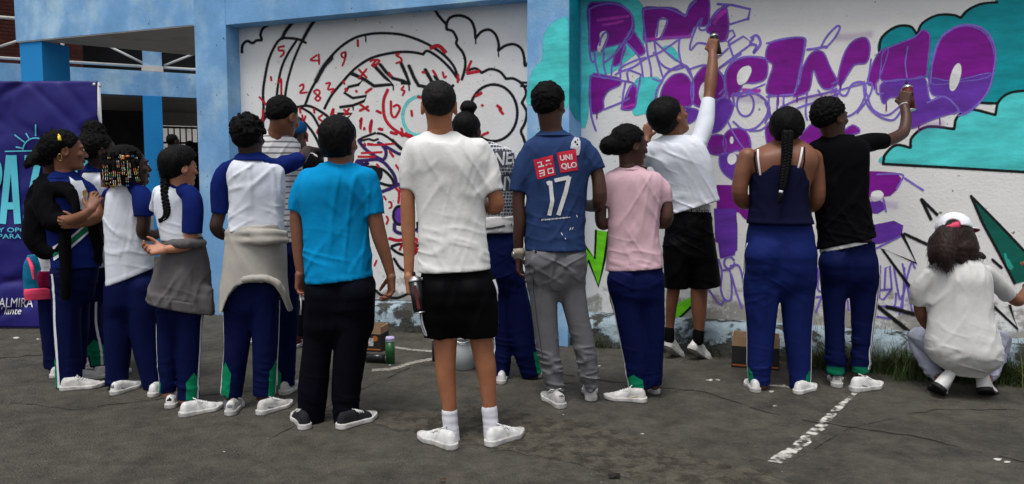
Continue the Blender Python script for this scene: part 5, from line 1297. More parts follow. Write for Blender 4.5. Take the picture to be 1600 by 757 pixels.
def collar(P, rows, mat, parent, res=.0055, ratio=.8):
    f = Field(res); P.rings(f, rows, ratio, e=2.1); f.noise((.05, .05, .03), .0004, 'soft', 4); return P.part('collar', f, mat, parent)
def sock(P, pts, mat, cuff=True):
    f = Field(.005); P.chain(f, pts, .01)
    f.noise((.2, .2, .010), .0012, 'soft', 2); f.noise((.012, .012, .2), .0012, 'soft', 3)
    return P.part('sock', f, mat)
def side_stripe(P, tr, leg, phi, z0, z1, w=.016, green=None, gphi=None, gw=.075, double=False, name='side_stripe', bv=None):
    bv = bv or P.bvh(tr)
    if double:
        P.strip(tr, leg, phi, .010, z0, z1, name, stripe_w, bv=bv, shift=-.009); P.strip(tr, leg, phi, .010, z0, z1, name, stripe_w, bv=bv, shift=.009)
    else: P.strip(tr, leg, phi, w, z0, z1, name, stripe_w, off=.004, bv=bv)
    if green: P.strip(tr, leg, gphi if gphi is not None else phi, gw, green[0], green[1], 'hem_panel', green_t, off=.0025, bv=bv, n=26, m=8, shape=lambda t: min(1.0, (1 - t) * 3.2))
    return bv

# ================================================================== man in the white t-shirt, nearest
P = Person('short-haired young man in plain white t-shirt, black shorts and white socks, nearest of all', (715, 697), 3.55, res=.0075)
P.head(686, 167, 74, 0, 2, 0, neck=(688, 212, 0), nr=18.5)
P.hd_hair = hair_cap(P, M['hair_soft'], .0, -.20, .5, lumps=((.012, .0016), (.03, .002)), fz=700, fl=.012)
trs = [(206, 669, 707), (212, 655, 722), (219, 644, 742), (232, 636, 757), (255, 638, 761), (285, 645, 760), (315, 649, 757), (350, 652, 758), (400, 653, 766), (428, 653, 768)]
P.rings(P.body, trs, .55, grow=-.022)
sl = [[(650, 234, 17), (640, 258, 16.5), (637.5, 297, 13.5)], [(748, 234, 17), (760, 258, 17), (770.5, 298, 15)]]
tee = cloth(P, 't_shirt', trs, sl, white_c, .62, 1.0, 1, hem=((653, 425), (768, 420)), res=.007)
collar(P, [(203.5, 670, 705), (207, 666, 709), (212, 661, 716)], white_c, tee)
P.chain(P.body, [(650, 234, 13), (638, 296, 11.2), (637.5, 345, 11.5, .0), (639, 390, 9.2, -.01), (639, 430, 7.2, -.02)], .02)
P.chain(P.body, [(748, 234, 13), (768, 290, 12), (776, 323, 11.5, .02), (757, 322, 9.5, .12), (735, 308, 7.5, .26)], .02)
palm = P.hand((639, 430, -.02), (.03, .06, -1), (.9, -.1, .1), -1, .85, 1.02, fore=(639, 390, -.01), wr_r=7.2 * P.k, tcurl=.9)
P.hand((735, 308, .26), (-.7, .4, .3), (.2, .8, .5), 1, .5, 1.0, fore=(757, 322, .12), wr_r=7.2 * P.k)
can_near = palm
lg = [[(687, 440, 20), (692, 500, 22), (695.5, 530, 19), (696, 571, 16.4), (698, 601, 14.6), (702, 632, 11.8), (703, 660, 11), (706, 690, 10)], [(742, 440, 20), (749, 500, 20), (751, 530, 17.6), (759, 571, 16.4), (762, 601, 13.6), (764.5, 632, 11.6), (766, 655, 11), (768, 682, 10)]]
for l in lg: P.chain(P.body, l, .02)
P.rings(P.body, [(430, 655, 768), (460, 657, 772)], .5, k=.03, grow=-.045)
P.finish_body(SK['tan']); 
sh, L = pants(P, [(416, 656, 768), (440, 655, 771), (470, 656, 775), (497, 658, 777)], [[(685, 450, 28), (687, 490, 28.5), (689, 526, 25.5)], [(743, 450, 30), (747, 490, 30), (750.5, 525, 28.5)]], black_s, 'shorts', .66, 1.2, 4, butt=(712, 455, 24, 20, -.06), crum=.6)
bv = P.bvh(sh)
P.strip(sh, L[0], 195, .05, zrow(P, 468), zrow(P, 432), 'side_panel', stripe_w, bv=bv, n=20, shape=lambda t: .3 + .7 * t); P.strip(sh, L[0], 204, .011, zrow(P, 522), zrow(P, 470), 'side_stripe', stripe_w, bv=bv, n=24); P.strip(sh, L[0], 214, .011, zrow(P, 522), zrow(P, 470), 'side_stripe', stripe_w, bv=bv, n=24)
P.strip(sh, L[1], -16, .05, zrow(P, 470), zrow(P, 436), 'side_panel', stripe_w, bv=bv, n=20, shape=lambda t: .2 + .8 * t); P.strip(sh, L[1], -10, .010, zrow(P, 505), zrow(P, 470), 'side_stripe', stripe_w, bv=bv, n=20)
sock(P, [(702.5, 645, 12.6), (703.5, 660, 12.3), (707, 690, 12.5)], sock_w); sock(P, [(764.8, 640, 12.9), (766, 655, 12.4), (768, 684, 12.5)], sock_w)
P.shoe((712, 704), (669, 688), .262, shoe_w, sole_w, laces=lace_w); P.shoe((760, 699), (808, 681), .262, shoe_w, sole_w, laces=lace_w)

# ================================================================== bright blue t-shirt
P = Person('person in bright blue t-shirt and wide dark trousers with black canvas shoes, arms hanging', (528, 670), 3.83, res=.0075)
P.head(531, 222, 72, 28, 0, 0, neck=(531, 262, 0), nr=17)
def ex(g, Q, h, ax): P.chain(g, [(527, 235, 24), (512, 250, 9), (511, 262, 5)], .03)
hair_cap(P, M['hair_mid'], .03, -.36, .15, lumps=(((.02, .02, .09), .003), (.05, .003)), fz=200, fl=.012, extra=ex, curl=.3, taper=0)
trs = [(255, 505, 553), (261, 494, 567), (269, 481, 578), (285, 468, 586), (305, 466, 585), (330, 470, 578), (370, 474, 578), (400, 475, 581), (441, 477, 583)]
P.rings(P.body, trs, .5, grow=-.02)
sl = [[(482, 280, 17), (470, 300, 16), (462.5, 330, 12.5)], [(572, 280, 18), (580, 305, 17), (585, 336, 16)]]
tee = cloth(P, 't_shirt', trs, sl, fabric('bright_blue_cotton', (8, 138, 196), .95), .62, 1.0, 11, hem=((477, 442), (583, 432)), res=.0072)
collar(P, [(252.5, 509, 549), (256.5, 504, 553), (261, 499, 559)], tee.data.materials[0], tee)
P.chain(P.body, [(482, 280, 13), (464, 328, 10.6), (465, 370, 10.2), (467, 400, 9), (470, 427, 7.2)], .02); P.chain(P.body, [(572, 280, 13), (585, 336, 12.4), (593, 370, 12, 0), (604, 405, 9.3), (611, 431, 7.2)], .02)
P.hand((470, 427, 0), (.0, .1, -1), (.6, -.6, 0), -1, .5, .98, fore=(467, 400, 0), wr_r=7.2 * P.k); P.hand((611, 431, 0), (.02, .08, -1), (-.8, -.2, 0), 1, .55, 1.0, fore=(604, 405, 0), wr_r=7.2 * P.k)
lgs = [[(503, 455, 27), (500, 500, 24.5), (495, 553, 23.5), (488, 620, 23.5), (486.5, 669, 19.5)], [(556, 455, 29), (553, 500, 28.5), (547, 553, 26.5), (541, 615, 22.5), (541, 668, 19.5)]]
legs_in(P, lgs); P.finish_body(SK['mid'])
tr, L = pants(P, [(430, 477, 584), (455, 477, 587), (490, 478, 587), (510, 478, 586)], lgs, ink, 'trousers', .62, 1.0, 12, butt=(530, 462, 24, 24, -.05), crum=.8)
P.shoe((478, 673), (470, 660), .26, canvas_k, sole_w, laces=lace_w); P.shoe((527, 672), (585, 653), .262, canvas_k, sole_w, laces=lace_w, toecap=sole_w)

# ================================================================== twist-haired girl pointing
P = Person('student with twisted hair, beige jacket tied round the waist, arm pointing at the wall', (392, 648), 4.05)
P.head(389, 214, 62, 30, 0, 0, neck=(391, 250, 0), nr=15)
def ex(g, Q, h, ax):
    rr = random.Random(4)
    for i in range(95):
        a = rr.uniform(0, 6.283); b = rr.uniform(-.35, 1.0); q = math.sqrt(1 - min(b * b, 1))
        c = Q(.37 * q * math.cos(a), -.06 + .46 * q * math.sin(a), .15 + .41 * b); dq = nrm(np.array([rr.gauss(0, 1), rr.gauss(0, 1), rr.gauss(0, .6)])) * .05 * h
        if q * math.sin(a) > .55 and b < .4: continue
        g.cone(c - dq, c + dq, .055 * h, .05 * h, .012 * h)
hair_cap(P, M['hair'], .02, -.34, .2, lumps=((.012, .003),), fz=900, fl=.014, extra=ex)
trs = [(243, 374, 412), (250, 366, 424), (258, 358, 438), (270, 354, 446), (295, 357, 448), (330, 358, 445), (362, 356, 445)]
P.rings(P.body, trs, .55, grow=-.02)
pol = cloth(P, 'polo_shirt', trs, [], white_p, .62, 1.1, 21, diag=.5, hemlip=False)
slv = cloth(P, 'sleeve', None, [[(372, 257, 12, -.01), (354, 270, 15.5), (346, 290, 16), (343.5, 334, 13.5)]], polo_navy, seed=22, parent=pol, fold=.7); slv = cloth(P, 'sleeve', None, [[(416, 256, 11, -.01), (432, 262, 14, .05), (446, 258, 15, .10), (468, 249, 12, .18)]], polo_navy, seed=23, parent=pol, fold=.7)
collar(P, [(238, 375, 409), (244, 367, 420), (252, 364, 428)], polo_navy, pol)
P.chain(P.body, [(354, 272, 12), (343, 332, 10.5), (338, 357, 10, 0), (352, 368, 8.5, .12), (368, 360, 7, .22)], .02); P.hand((368, 360, .22), (.8, .5, .2), (0, .8, -.5), -1, .4, .92, fore=(352, 368, .12), wr_r=7 * P.k)
P.chain(P.body, [(434, 261, 8, .07), (466, 250, 10.2, .18), (472, 245, 9.5, .22), (480, 234, 7.2, .40)], .02); P.hand((480, 234, .40), (.62, .75, .0), (.1, -.1, -1), 1, .30, .95, fore=(472, 245, .22), wr_r=7 * P.k, curls=(.12, .45, .5, .5))
lgs = [[(373, 450, 22), (371, 500, 21), (370, 545, 20), (361, 618, 17)], [(415, 450, 22), (415, 500, 21), (414, 545, 20), (412.5, 618, 18)]]
legs_in(P, lgs); P.finish_body(SK['deep'])
tr, L = pants(P, [(420, 352, 440), (450, 350, 440), (480, 351, 438)], lgs, navy, 'trousers', .62, 1.0, 24)
side_stripe(P, tr, L[0], 196, zrow(P, 615), zrow(P, 470), green=(zrow(P, 617), zrow(P, 562)), gphi=222, gw=.07); side_stripe(P, tr, L[1], -12, zrow(P, 615), zrow(P, 470), green=(zrow(P, 617), zrow(P, 560)), gphi=-30, gw=.08)
beige = fabric('beige_fleece', (168, 164, 156), 1.0, .95, .12)
def ex(f):
    P.chain(f, [(356, 364, 5, -.05), (378, 364, 5.5, -.105), (400, 364, 5.5, -.115), (424, 364, 5.5, -.10), (445, 365, 5, -.05)], .02); P.chain(f, [(356, 376, 5, -.05), (380, 377, 5.5, -.11), (402, 377, 5.5, -.12), (426, 376, 5.5, -.105), (447, 376, 5, -.05)], .025)
f = Field(.0062); P.rings(f, [(352, 357, 444), (366, 355, 446), (385, 351, 448), (410, 347, 450), (438, 344, 451), (465, 341, 454), (492, 341, 456)], .70, e=2.3); ex(f)
arc = [(346, 484, 5, -.02), (352, 470, 5.5, -.05), (359, 454, 5.5, -.085), (368, 443, 6, -.105), (382, 437, 6, -.118), (400, 435, 6, -.122), (418, 436, 6, -.115), (432, 443, 6, -.10), (441, 455, 5.5, -.08), (448, 470, 5.5, -.05), (453, 482, 5, -.02)]
ctr = P.p(398, 440); ax_ = [float((P.p(q[0], q[1]) - ctr) @ P.R) for q in arc]; az_ = [float(P.p(q[0], q[1])[2]) for q in arc]
def cut(X, Y, Z):
    dx, dy = X - float(ctr[0]), Y - float(ctr[1]); u = dx * float(P.R[0]) + dy * float(P.R[1]); w = dx * float(P.F[0]) + dy * float(P.F[1])
    za = np.interp(u, ax_, az_).astype(np.float32); return Z - np.where(w > .0, np.maximum(za, az_[4]), za)
f._op(cut, P.p(330, 500) - .4, P.p(470, 340) + .4, 0, 'sub')
f.noise((.10, .12, .40), .008, 'crease', 26, rot=.5); f.noise((.10, .12, .40), .008, 'crease', 27, rot=-.5); f.noise((.18, .18, .2), .008, 'soft', 28)
jk = P.part('tied_jacket', f, beige)
f = Field(.0055); P.chain(f, arc, .01); f.noise((.010, .03, .2), .0030, 'soft', 5); P.part('ribbed_hem', f, beige, jk)
sock(P, [(361, 612, 11), (361, 640, 11)], sock_g); sock(P, [(413, 612, 11), (413, 640, 11)], sock_g)
P.shoe((359, 651), (368, 638), .245, shoe_d, sole_w, tab=sock_g); P.shoe((402, 650), (441, 637), .245, shoe_d, sole_w, laces=lace_w, side=sock_g)

# ================================================================== girl with one braid, grey jacket
P = Person('girl with one dark braid, hand at her chin, grey jacket tied round her waist', (292, 648), 4.1)
P.head(280, 262, 60, 62, 0, 0, neck=(279, 297, 0), nr=13)
def ex(g, Q, h, ax): P.chain(g, [(268, 262, 15, 0), (258, 282, 8, -.03)], .03); P.chain(g, [(283, 250, 25, .02)], .02)
hr = hair_cap(P, M['hair_mid'], .03, -.40, .2, lumps=(((.02, .02, .07), .0025),), fz=350, fl=.025, extra=ex, curl=.3)
braid([P.p(258, 278, -.05), P.p(257, 300, -.07), P.p(260, 320, -.08), P.p(262, 334, -.08), P.p(257, 343, -.08), P.p(248, 346, -.08)], .021, M['hair_mid'], hr, 11)
trs = [(288, 264, 296), (293, 254, 303), (300, 243, 308), (312, 239, 311), (330, 240, 312), (350, 245, 315), (376, 250, 318)]
P.rings(P.body, trs, .55, grow=-.02)
pol = cloth(P, 'polo_shirt', trs, [[(252, 303, 14, .05), (243, 330, 10, .10)]], white_p, .66, .9, 31, hemlip=False)
cloth(P, 'sleeve', None, [[(285, 299, 11, -.03), (298, 306, 14, -.04), (301, 325, 16, -.05), (300, 364, 15.5, -.05)]], polo_navy, seed=32, parent=pol, fold=.7)
collar(P, [(283, 265, 294), (289, 260, 297), (296, 256, 301)], polo_navy, pol)
P.chain(P.body, [(298, 308, 12, -.03), (299, 364, 10.3, -.05), (295, 380, 10, -.06), (275, 388, 8, -.10), (257, 390, 6, -.12)], .02); P.hand((257, 390, -.12), (-1, -.1, -.02), (.15, -.75, .7), 1, .6, .86, fore=(275, 388, -.10), wr_r=6 * P.k)
P.chain(P.body, [(252, 306, 11, .08), (262, 340, 9.5, .16), (285, 318, 7.5, .16), (297, 304, 6, .12)], .02); P.hand((297, 304, .12), (.12, -.1, 1), (-1, .1, .1), 1, .75, .8, fore=(285, 318, .16), wr_r=6 * P.k)
lgs = [[(262, 480, 18), (262, 550, 15.5), (263, 614, 13.5)], [(297, 480, 21), (294, 560, 19), (294, 624, 18)]]
legs_in(P, lgs); P.finish_body(SK['light']); P.face(P.bm)
tr, L = pants(P, [(455, 244, 318), (490, 245, 318)], lgs, navy, 'trousers', .7, 1.0, 34)
side_stripe(P, tr, L[1], -32, zrow(P, 622), zrow(P, 490), green=(zrow(P, 624), zrow(P, 580)), gphi=-62, gw=.075); side_stripe(P, tr, L[0], 188, zrow(P, 612), zrow(P, 500), green=(zrow(P, 612), zrow(P, 590)), gw=.05)
greyj = fabric('grey_fleece', (92, 89, 90), 1.05, .95, .12)
def ex(f):
    P.chain(f, [(247, 462, 10, -.06), (248, 480, 6, -.06), (246, 500, 3, -.06)], .02); P.chain(f, [(322, 455, 9, -.02), (325, 480, 8, -.02), (328, 498, 4, -.02)], .03)
    P.chain(f, [(255, 384, 7, -.03), (285, 381, 8, -.12), (316, 380, 7, -.04)], .02)
f = Field(.006); P.rings(f, [(440, 236, 333), (462, 233, 335), (500, 229, 336)], .70, grow=.003); a_, b_ = P.p(230, 471), P.p(333, 494); n1 = np.cross(nrm(b_ - a_), P.F); n1 = n1 if n1[2] < 0 else -n1; f.plane(a_, n1); f.plane(P.p(230, 455), -n1); f.noise((.014, .014, .3), .0015, 'soft', 2); f.noise((.075, .10, .50), .006, 'crease', 36)
rib_ = f
jk = cloth(P, 'tied_jacket', [(370, 258, 317), (382, 253, 321), (405, 246, 327), (440, 237, 332), (478, 231, 334)], [], greyj, .66, 1.3, 36, hem=((230, 470), (333, 493)), extra=ex, hemlip=False)
P.part('ribbed_hem', rib_, greyj, jk)
P.shoe((263, 640), (280, 628), .235, shoe_w, sole_w, tab=canvas_k); P.shoe((280, 653), (336, 640), .245, shoe_w, sole_w, laces=lace_w)

# ================================================================== girl with beaded braids
P = Person('girl with colourful beads in her braids, white and navy polo, profile to the right', (205, 618), 4.46)
P.head(203, 260, 64, 78, 4, 0, neck=(200, 295, 0), nr=14)
hr = hair_cap(P, M['hair'], .03, -.42, .0, lumps=((.016, .004),), face=.05, fz=300)
g = MB(); rr = random.Random(8); bead_cols = [material('bead_' + n, c, .3, 0, 5, 0, 50, .5) for n, c in (('white', (.7, .68, .6)), ('green', (.06, .35, .12)), ('orange', (.7, .2, .04)), ('yellow', (.6, .45, .1)), ('red', (.45, .04, .05)), ('blue', (.06, .2, .5)))]
h_, Q_ = P.hd['h'], P.hP; bmb = [MB() for _ in bead_cols]; bm_ = MB()
for i in range(46):
    ph = math.pi * (-.10 + 1.16 * (i % 23) / 22) + rr.uniform(-.05, .05); lay = i // 23; st = .36 - .20 * lay
    dx, dy_ = -math.sin(ph), math.cos(ph); pts = []; ln_ = rr.uniform(.45, .78) - .10 * lay; ph += rr.uniform(-.10, .10); jx, jy, jr = rr.uniform(-.03, .03), rr.uniform(-.03, .03), rr.uniform(.98, 1.10); dx, dy_ = -math.sin(ph), math.cos(ph)
    for t in np.linspace(0, 1, 8):
        e = st - t * ln_; k = (max(0.0, 1 - ((max(e, .15) - .15) / .44) ** 2)) ** .5 * (1.0 + .05 * lay)
        pts.append(Q_(dy_ * .41 * k * jr + jx * t * 2, -.10 + dx * .48 * k * jr + jy * t * 2, e))
    bm_.tube(pts, .012, 5)
    for t in range(1, 7):
        for hlf in (0, .33, .66):
            if rr.random() < (.30 if t < 3 else .62):
                a = pts[t] + (pts[t + 1] - pts[t]) * hlf; d_ = nrm(pts[t + 1] - pts[t]); k_ = rr.choice((0, 0, 0, 1, 2, 2, 3, 3, 4, 5)); bmb[k_].lathe(a, d_, [(.007, 0), (.0108, .002), (.0108, .011), (.007, .013)], 7)
bm_.build('thin_braid', M['hair'], hr, True)
for k_, b_ in enumerate(bmb):
    o = b_.build('beads', bead_cols[k_], hr, True); o['kind'] = 'stuff'
trs = [(282, 186, 214), (288, 178, 222), (297, 168, 231), (310, 163, 237), (340, 163, 240), (370, 163, 241), (400, 162, 242), (446, 164, 242)]
P.rings(P.body, trs, .55, grow=-.025)
pol = cloth(P, 'polo_shirt', trs, [], white_p, .68, 1.0, 41, hem=((164, 446), (241, 419)))
cloth(P, 'sleeve', None, [[(208, 294, 10, -.03), (220, 304, 14, -.05), (224, 320, 16, -.06), (225, 338, 14.5, -.06)]], polo_navy, seed=42, parent=pol, fold=.7); cloth(P, 'sleeve', None, [[(182, 294, 8, .04), (168, 308, 10, .09), (161, 346, 9, .10)]], polo_navy, seed=43, parent=pol, fold=.7)
collar(P, [(277, 188, 213), (283, 182, 219), (290, 178, 224)], polo_navy, pol)
P.chain(P.body, [(221, 308, 12, -.05), (225, 340, 10.5, -.06), (224, 364, 10.5, -.05), (240, 368, 8.5, .02), (252, 362, 6.5, .10)], .02); P.hand((252, 362, .10), (.6, .7, .2), (-.6, .6, -.1), -1, .5, .88, fore=(240, 368, .02), wr_r=6.5 * P.k)
P.chain(P.body, [(170, 310, 9, .08), (160, 346, 8.5, .10), (160, 375, 8, .12), (190, 385, 7, .22)], .02); P.hand((190, 385, .22), (.8, .5, .1), (0, .5, -.6), -1, .5, .88, fore=(160, 375, .12), wr_r=6.5 * P.k)
lgs = [[(184, 450, 22), (184, 520, 21.5), (183, 602, 18)], [(222, 450, 24), (227, 520, 22), (235, 580, 18.5), (240, 617, 13)]]
legs_in(P, lgs); P.finish_body(SK['deep']); P.face(P.bm)
tr, L = pants(P, [(415, 163, 242), (450, 163, 245), (475, 163, 246)], lgs, navy, 'trousers', .75, 1.0, 44)
P.shoe((174, 619), (213, 605), .24, shoe_w, sole_w, tab=sock_g, side=sock_g); P.shoe((238, 622), (247, 612), .24, shoe_w, sole_w)

# ================================================================== girl in black jacket, arms crossed
P = Person('girl in black jacket with folded arms, hoop earring and yellow hair clip', (108, 610), 4.53)
P.head(103, 236, 63, 86, 0, 0, neck=(101, 274, 0), nr=12.5)
def ex(g, Q, h, ax):
    P.chain(g, [(84, 230, 22, 0), (70, 242, 15, 0), (58, 258, 19, 0), (54, 274, 15, 0)], .03)
hr = hair_cap(P, M['hair'], .035, -.22, .5, lumps=((.03, .004), (.013, .003)), face=.02, fz=1500, fl=.03, extra=ex, curl=1.0)
mb = MB(); c = P.hP(-.0, 0, 0)
def front(px, py, dy=-.6): return nrm(ray(px, py))
def stick(P, o, px, py, off=.004):
    h = P.bvh(o).ray_cast(Vector(P.p(px, py, -.8)), Vector(nrm(ray(px, py))), 2.0); return (np.array(h[0]) - nrm(ray(px, py)) * off) if h[0] else P.p(px, py, -.12)
bvh_pts = [stick(P, hr, *q) for q in ((91, 210), (93.5, 214), (95, 220), (92, 219.5), (91, 213))]
mb.tube(bvh_pts, [.004, .006, .007, .006, .004], 6); mb.build('hair_clip', material('yellow_plastic', (.8, .62, .04), .35, .03, 5, 0, 50, .5), hr, True)
trs = [(272, 86, 122), (279, 74, 132), (288, 66, 140), (305, 64, 146), (330, 68, 148), (360, 72, 152), (395, 76, 157), (418, 78, 160)]
P.rings(P.body, trs, .6, grow=-.025)
pol = cloth(P, 'polo_shirt', trs, [], polo_navy, .72, .8, 51, hemlip=False)
collar(P, [(266, 87, 114), (272, 78, 124), (280, 72, 130)], polo_navy, pol)
bvp = P.bvh(pol)
P.decal(pol, [poly2(q, 4) for q in ([(108, 276), (118, 283), (128, 282), (137, 302), (136, 330), (122, 326), (114, 300)],)], 'white_front', white_p, .006, bv=bvp)
P.decal(pol, [poly2(q, 4) for q in ([(83, 392), (112, 374), (138, 352), (138, 360), (112, 382), (83, 402)],)], 'green_band', green_t, .006, bv=bvp); P.decal(pol, [poly2(q, 4) for q in ([(82, 386), (112, 368), (135, 349), (136, 352), (112, 373), (83, 391)], [(83, 403), (112, 383), (138, 361), (138, 365), (112, 388), (84, 408)])], 'white_band', stripe_w, .006, bv=bvp)
P.decal(pol, [poly2([(129, 298), (136, 297), (136, 305), (132.5, 310), (129, 305)], 3)], 'crest', material('crest_print', lin((150, 120, 60)), .7, .5, 90, .1, 50), .009, bv=bvp)
cloth(P, 'sleeve', None, [[(128, 288, 9, .02), (142, 300, 11, .04), (150, 322, 9, .02)]], polo_navy, seed=52, parent=pol, fold=.7)
def ex(f):
    P.chain(f, [(72, 288, 17, -.02), (72, 315, 21, -.08), (84, 345, 20, -.12), (104, 346, 13, -.15)], .04, cap=True)
    P.chain(f, [(58, 300, 14, 0), (54, 340, 18, .02), (56, 375, 18, 0), (70, 398, 9, -.02)], .04)
    P.chain(f, [(72, 288, 15, -.02), (92, 282, 9, -.02), (108, 292, 6, -.06)], .03)
    P.chain(f, [(84, 296, 16, -.06), (106, 300, 12, -.10), (117, 318, 8, -.13), (118, 334, 6, -.15)], .04); P.chain(f, [(62, 330, 22, -.03), (60, 372, 22, -.04), (78, 392, 15, -.06), (98, 385, 9, -.10)], .04); P.chain(f, [(146, 352, 7, -.06), (152, 380, 8, -.05), (156, 410, 5, -.04)], .02)
jk = cloth(P, 'black_jacket', None, [], black_c, seed=54, fold=1.2, extra=ex, res=.0075)
f = Field(.007); P.chain(f, [(100, 365, 9, -.13), (102, 400, 9, -.14), (103, 440, 8, -.15), (103, 468, 6, -.15)], .02, cap=True); f.noise((.05, .05, .2), .004, 'ridge', 5); P.part('hanging_sleeve', f, black_c, jk)
P.chain(P.body, [(75, 292, 12, -.02), (85, 340, 10, -.13), (106, 345, 9.5, -.17), (128, 338, 8, -.19), (141, 328, 6.3, -.18)], .02); P.hand((141, 328, -.18), (.42, .35, .95), (.35, .9, 0), 1, .35, .86, fore=(128, 338, -.19), wr_r=6.3 * P.k)
P.chain(P.body, [(144, 302, 9, .04), (153, 334, 9, -.04), (145, 344, 8.5, -.11), (122, 350, 7, -.16)], .02); P.hand((122, 350, -.16), (-.95, .05, .05), (.1, .9, .2), -1, .6, .85, fore=(145, 344, -.11), wr_r=6.5 * P.k)
lgs = [[(104, 430, 25, -.03), (104, 480, 22, -.03), (106, 540, 20, -.03), (109, 604, 19, -.03)], [(122, 430, 22, .10), (120, 520, 18, .12), (118, 595, 15, .14)]]
legs_in(P, lgs); P.finish_body(SK['mid']); P.face(P.bm)
tr, L = pants(P, [(405, 80, 158), (430, 80, 156), (450, 80, 150)], lgs, navy, 'trousers', .75, 1.0, 56)
side_stripe(P, tr, L[0], 218, zrow(P, 600), zrow(P, 425), w=.018, green=(zrow(P, 600), zrow(P, 553)), gphi=200, gw=.05)
mb = MB(); er = P.p(93.5, 246, -.085); mb.tube([er + P.R * .017 * math.cos(a) * .55 + P.U * .022 * math.sin(a) - P.F * .004 for a in np.linspace(0, 6.283, 15)], .0022, 6, False); mb.build('hoop_earring', gold, P.bm, True)
P.shoe((93, 611), (142, 606), .245, shoe_d, sole_w, laces=lace_w); P.shoe((106, 598), (150, 592), .235, shoe_d, sole_w)

# ================================================================== girl with afro puff
P = Person('student with tall afro puff and white polo, half hidden behind folded-arms girl', (150, 590), 4.85)
P.head(156, 237, 60, 78, 0, 0, neck=(152, 268, 0), nr=11.5)
def ex(g, Q, h, ax): P.chain(g, [(147, 222, 17, 0), (146, 205, 18, 0)], .03)
hair_cap(P, M['hair'], .02, -.25, .4, lumps=((.02, .005), (.01, .003)), fz=1500, fl=.022, extra=ex, curl=1.0)
trs = [(262, 138, 164), (268, 130, 172), (278, 126, 177), (300, 128, 178), (340, 133, 178), (380, 136, 178), (418, 136, 178)]
P.rings(P.body, trs, .6, grow=-.02)
pol = cloth(P, 'polo_shirt', trs, [[(162, 285, 12, -.06), (168, 320, 11, -.05)]], white_p, .75, 1.0, 61)
collar(P, [(255, 136, 160), (262, 131, 168), (270, 128, 174)], polo_navy, pol)
P.chain(P.body, [(162, 285, 9, -.05), (166, 330, 8, -.04), (175, 350, 7, .0)], .02); P.hand((175, 350, 0), (.8, .4, .1), (0, .5, -.6), -1, .5, .8, fore=(166, 335, -.04), wr_r=5.5 * P.k)
lgs = [[(142, 430, 19, -.02), (140, 500, 18, -.02), (150, 545, 15, -.02), (154, 572, 12, -.02)], [(158, 430, 18, .1), (160, 520, 15, .2), (136, 560, 12, .3)]]
legs_in(P, lgs); P.finish_body(SK['deep']); P.face(P.bm)
tr, L = pants(P, [(405, 134, 180), (440, 132, 180)], lgs, navy, 'trousers', .8, 1.0, 64)
side_stripe(P, tr, L[0], -62, zrow(P, 568), zrow(P, 470), green=(zrow(P, 568), zrow(P, 527)), gphi=-88, gw=.11)
mb = MB(); mb.lathe(P.p(160.5, 246, -.07), -P.F, [(.004, 0), (.006, .002), (.003, .005)], 8); mb.build('ear_stud', stripe_w, P.bm, True)
P.shoe((143, 592), (178, 587), .235, shoe_d, sole_w, laces=lace_w, side=canvas_k, tab=canvas_k); P.shoe((130, 572), (150, 567), .235, shoe_d, sole_w)

# ================================================================== student with backpack, behind
P = Person('student wearing a teal backpack, almost wholly hidden behind the girl in black jacket', (78, 591), 4.78, res=.009)
P.head(84, 248, 56, 70, 0, 0, neck=(82, 285, 0), nr=11)
hair_cap(P, M['hair'], .02, -.25, .4)
trs = [(282, 66, 98), (290, 56, 108), (305, 48, 112), (340, 50, 110), (380, 52, 108), (426, 56, 106)]
P.rings(P.body, trs, .6, grow=-.02); cloth(P, 'polo_shirt', trs, [[(56, 300, 11, 0), (51, 335, 10, 0)]], white_p, .7, 1.0, 71, res=.009)
P.chain(P.body, [(56, 300, 8), (52, 345, 7.5), (58, 385, 6.5), (70, 400, 5.5)], .02); P.hand((70, 400, 0), (.5, .4, -.4), (.3, .8, 0), -1, .5, .8, fore=(58, 385, 0), wr_r=5 * P.k)
lgs = [[(76, 430, 18), (76, 500, 15.5), (83, 574, 12)], [(92, 430, 18, .08), (96, 500, 14, .1), (104, 574, 11, .12)]]
legs_in(P, lgs); P.finish_body(SK['dark']); pants(P, [(415, 58, 104), (445, 58, 106)], lgs, navy, 'trousers', .75, 1.0, 72, res=.009)
P.shoe((78, 592), (108, 586), .23, shoe_d, sole_w); P.shoe((106, 585), (130, 580), .23, shoe_d, sole_w)
BACKP = P

# ================================================================== boy in striped white shirt
P = Person('cropped-haired boy in grey-striped white shirt, behind the pointing student', (447, 619), 4.38)
P.head(443, 184, 60, 42, -18, 0, neck=(432, 214, 0), nr=14)
hair_cap(P, M['hair'], .01, -.20, .5, lumps=((.012, .002), (.03, .003)), fz=600, fl=.012)
m_str = bpy.data.materials.new('grey_striped_cotton'); m_str.use_nodes = True; N = m_str.node_tree.nodes; L_ = m_str.node_tree.links
tc = N.new('ShaderNodeTexCoord'); wv = N.new('ShaderNodeTexWave'); wv.bands_direction = 'Z'; wv.inputs['Scale'].default_value = 9.5; wv.inputs['Distortion'].default_value = .6; wv.inputs['Detail Scale'].default_value = 2
L_.new(tc.outputs['Object'], wv.inputs['Vector']); rp = N.new('ShaderNodeValToRGB'); rp.color_ramp.elements[0].position = .74; rp.color_ramp.elements[0].color = (.72, .72, .72, 1); rp.color_ramp.elements[1].position = .86; rp.color_ramp.elements[1].color = (.20, .20, .21, 1)
L_.new(wv.outputs['Fac'], rp.inputs[0]); L_.new(rp.outputs[0], N['Principled BSDF'].inputs['Base Color']); N['Principled BSDF'].inputs['Roughness'].default_value = .9
trs = [(205, 417, 450), (211, 414, 456), (220, 411, 463), (235, 409, 468), (260, 410, 466), (300, 414, 458), (350, 416, 458), (385, 414, 460)]
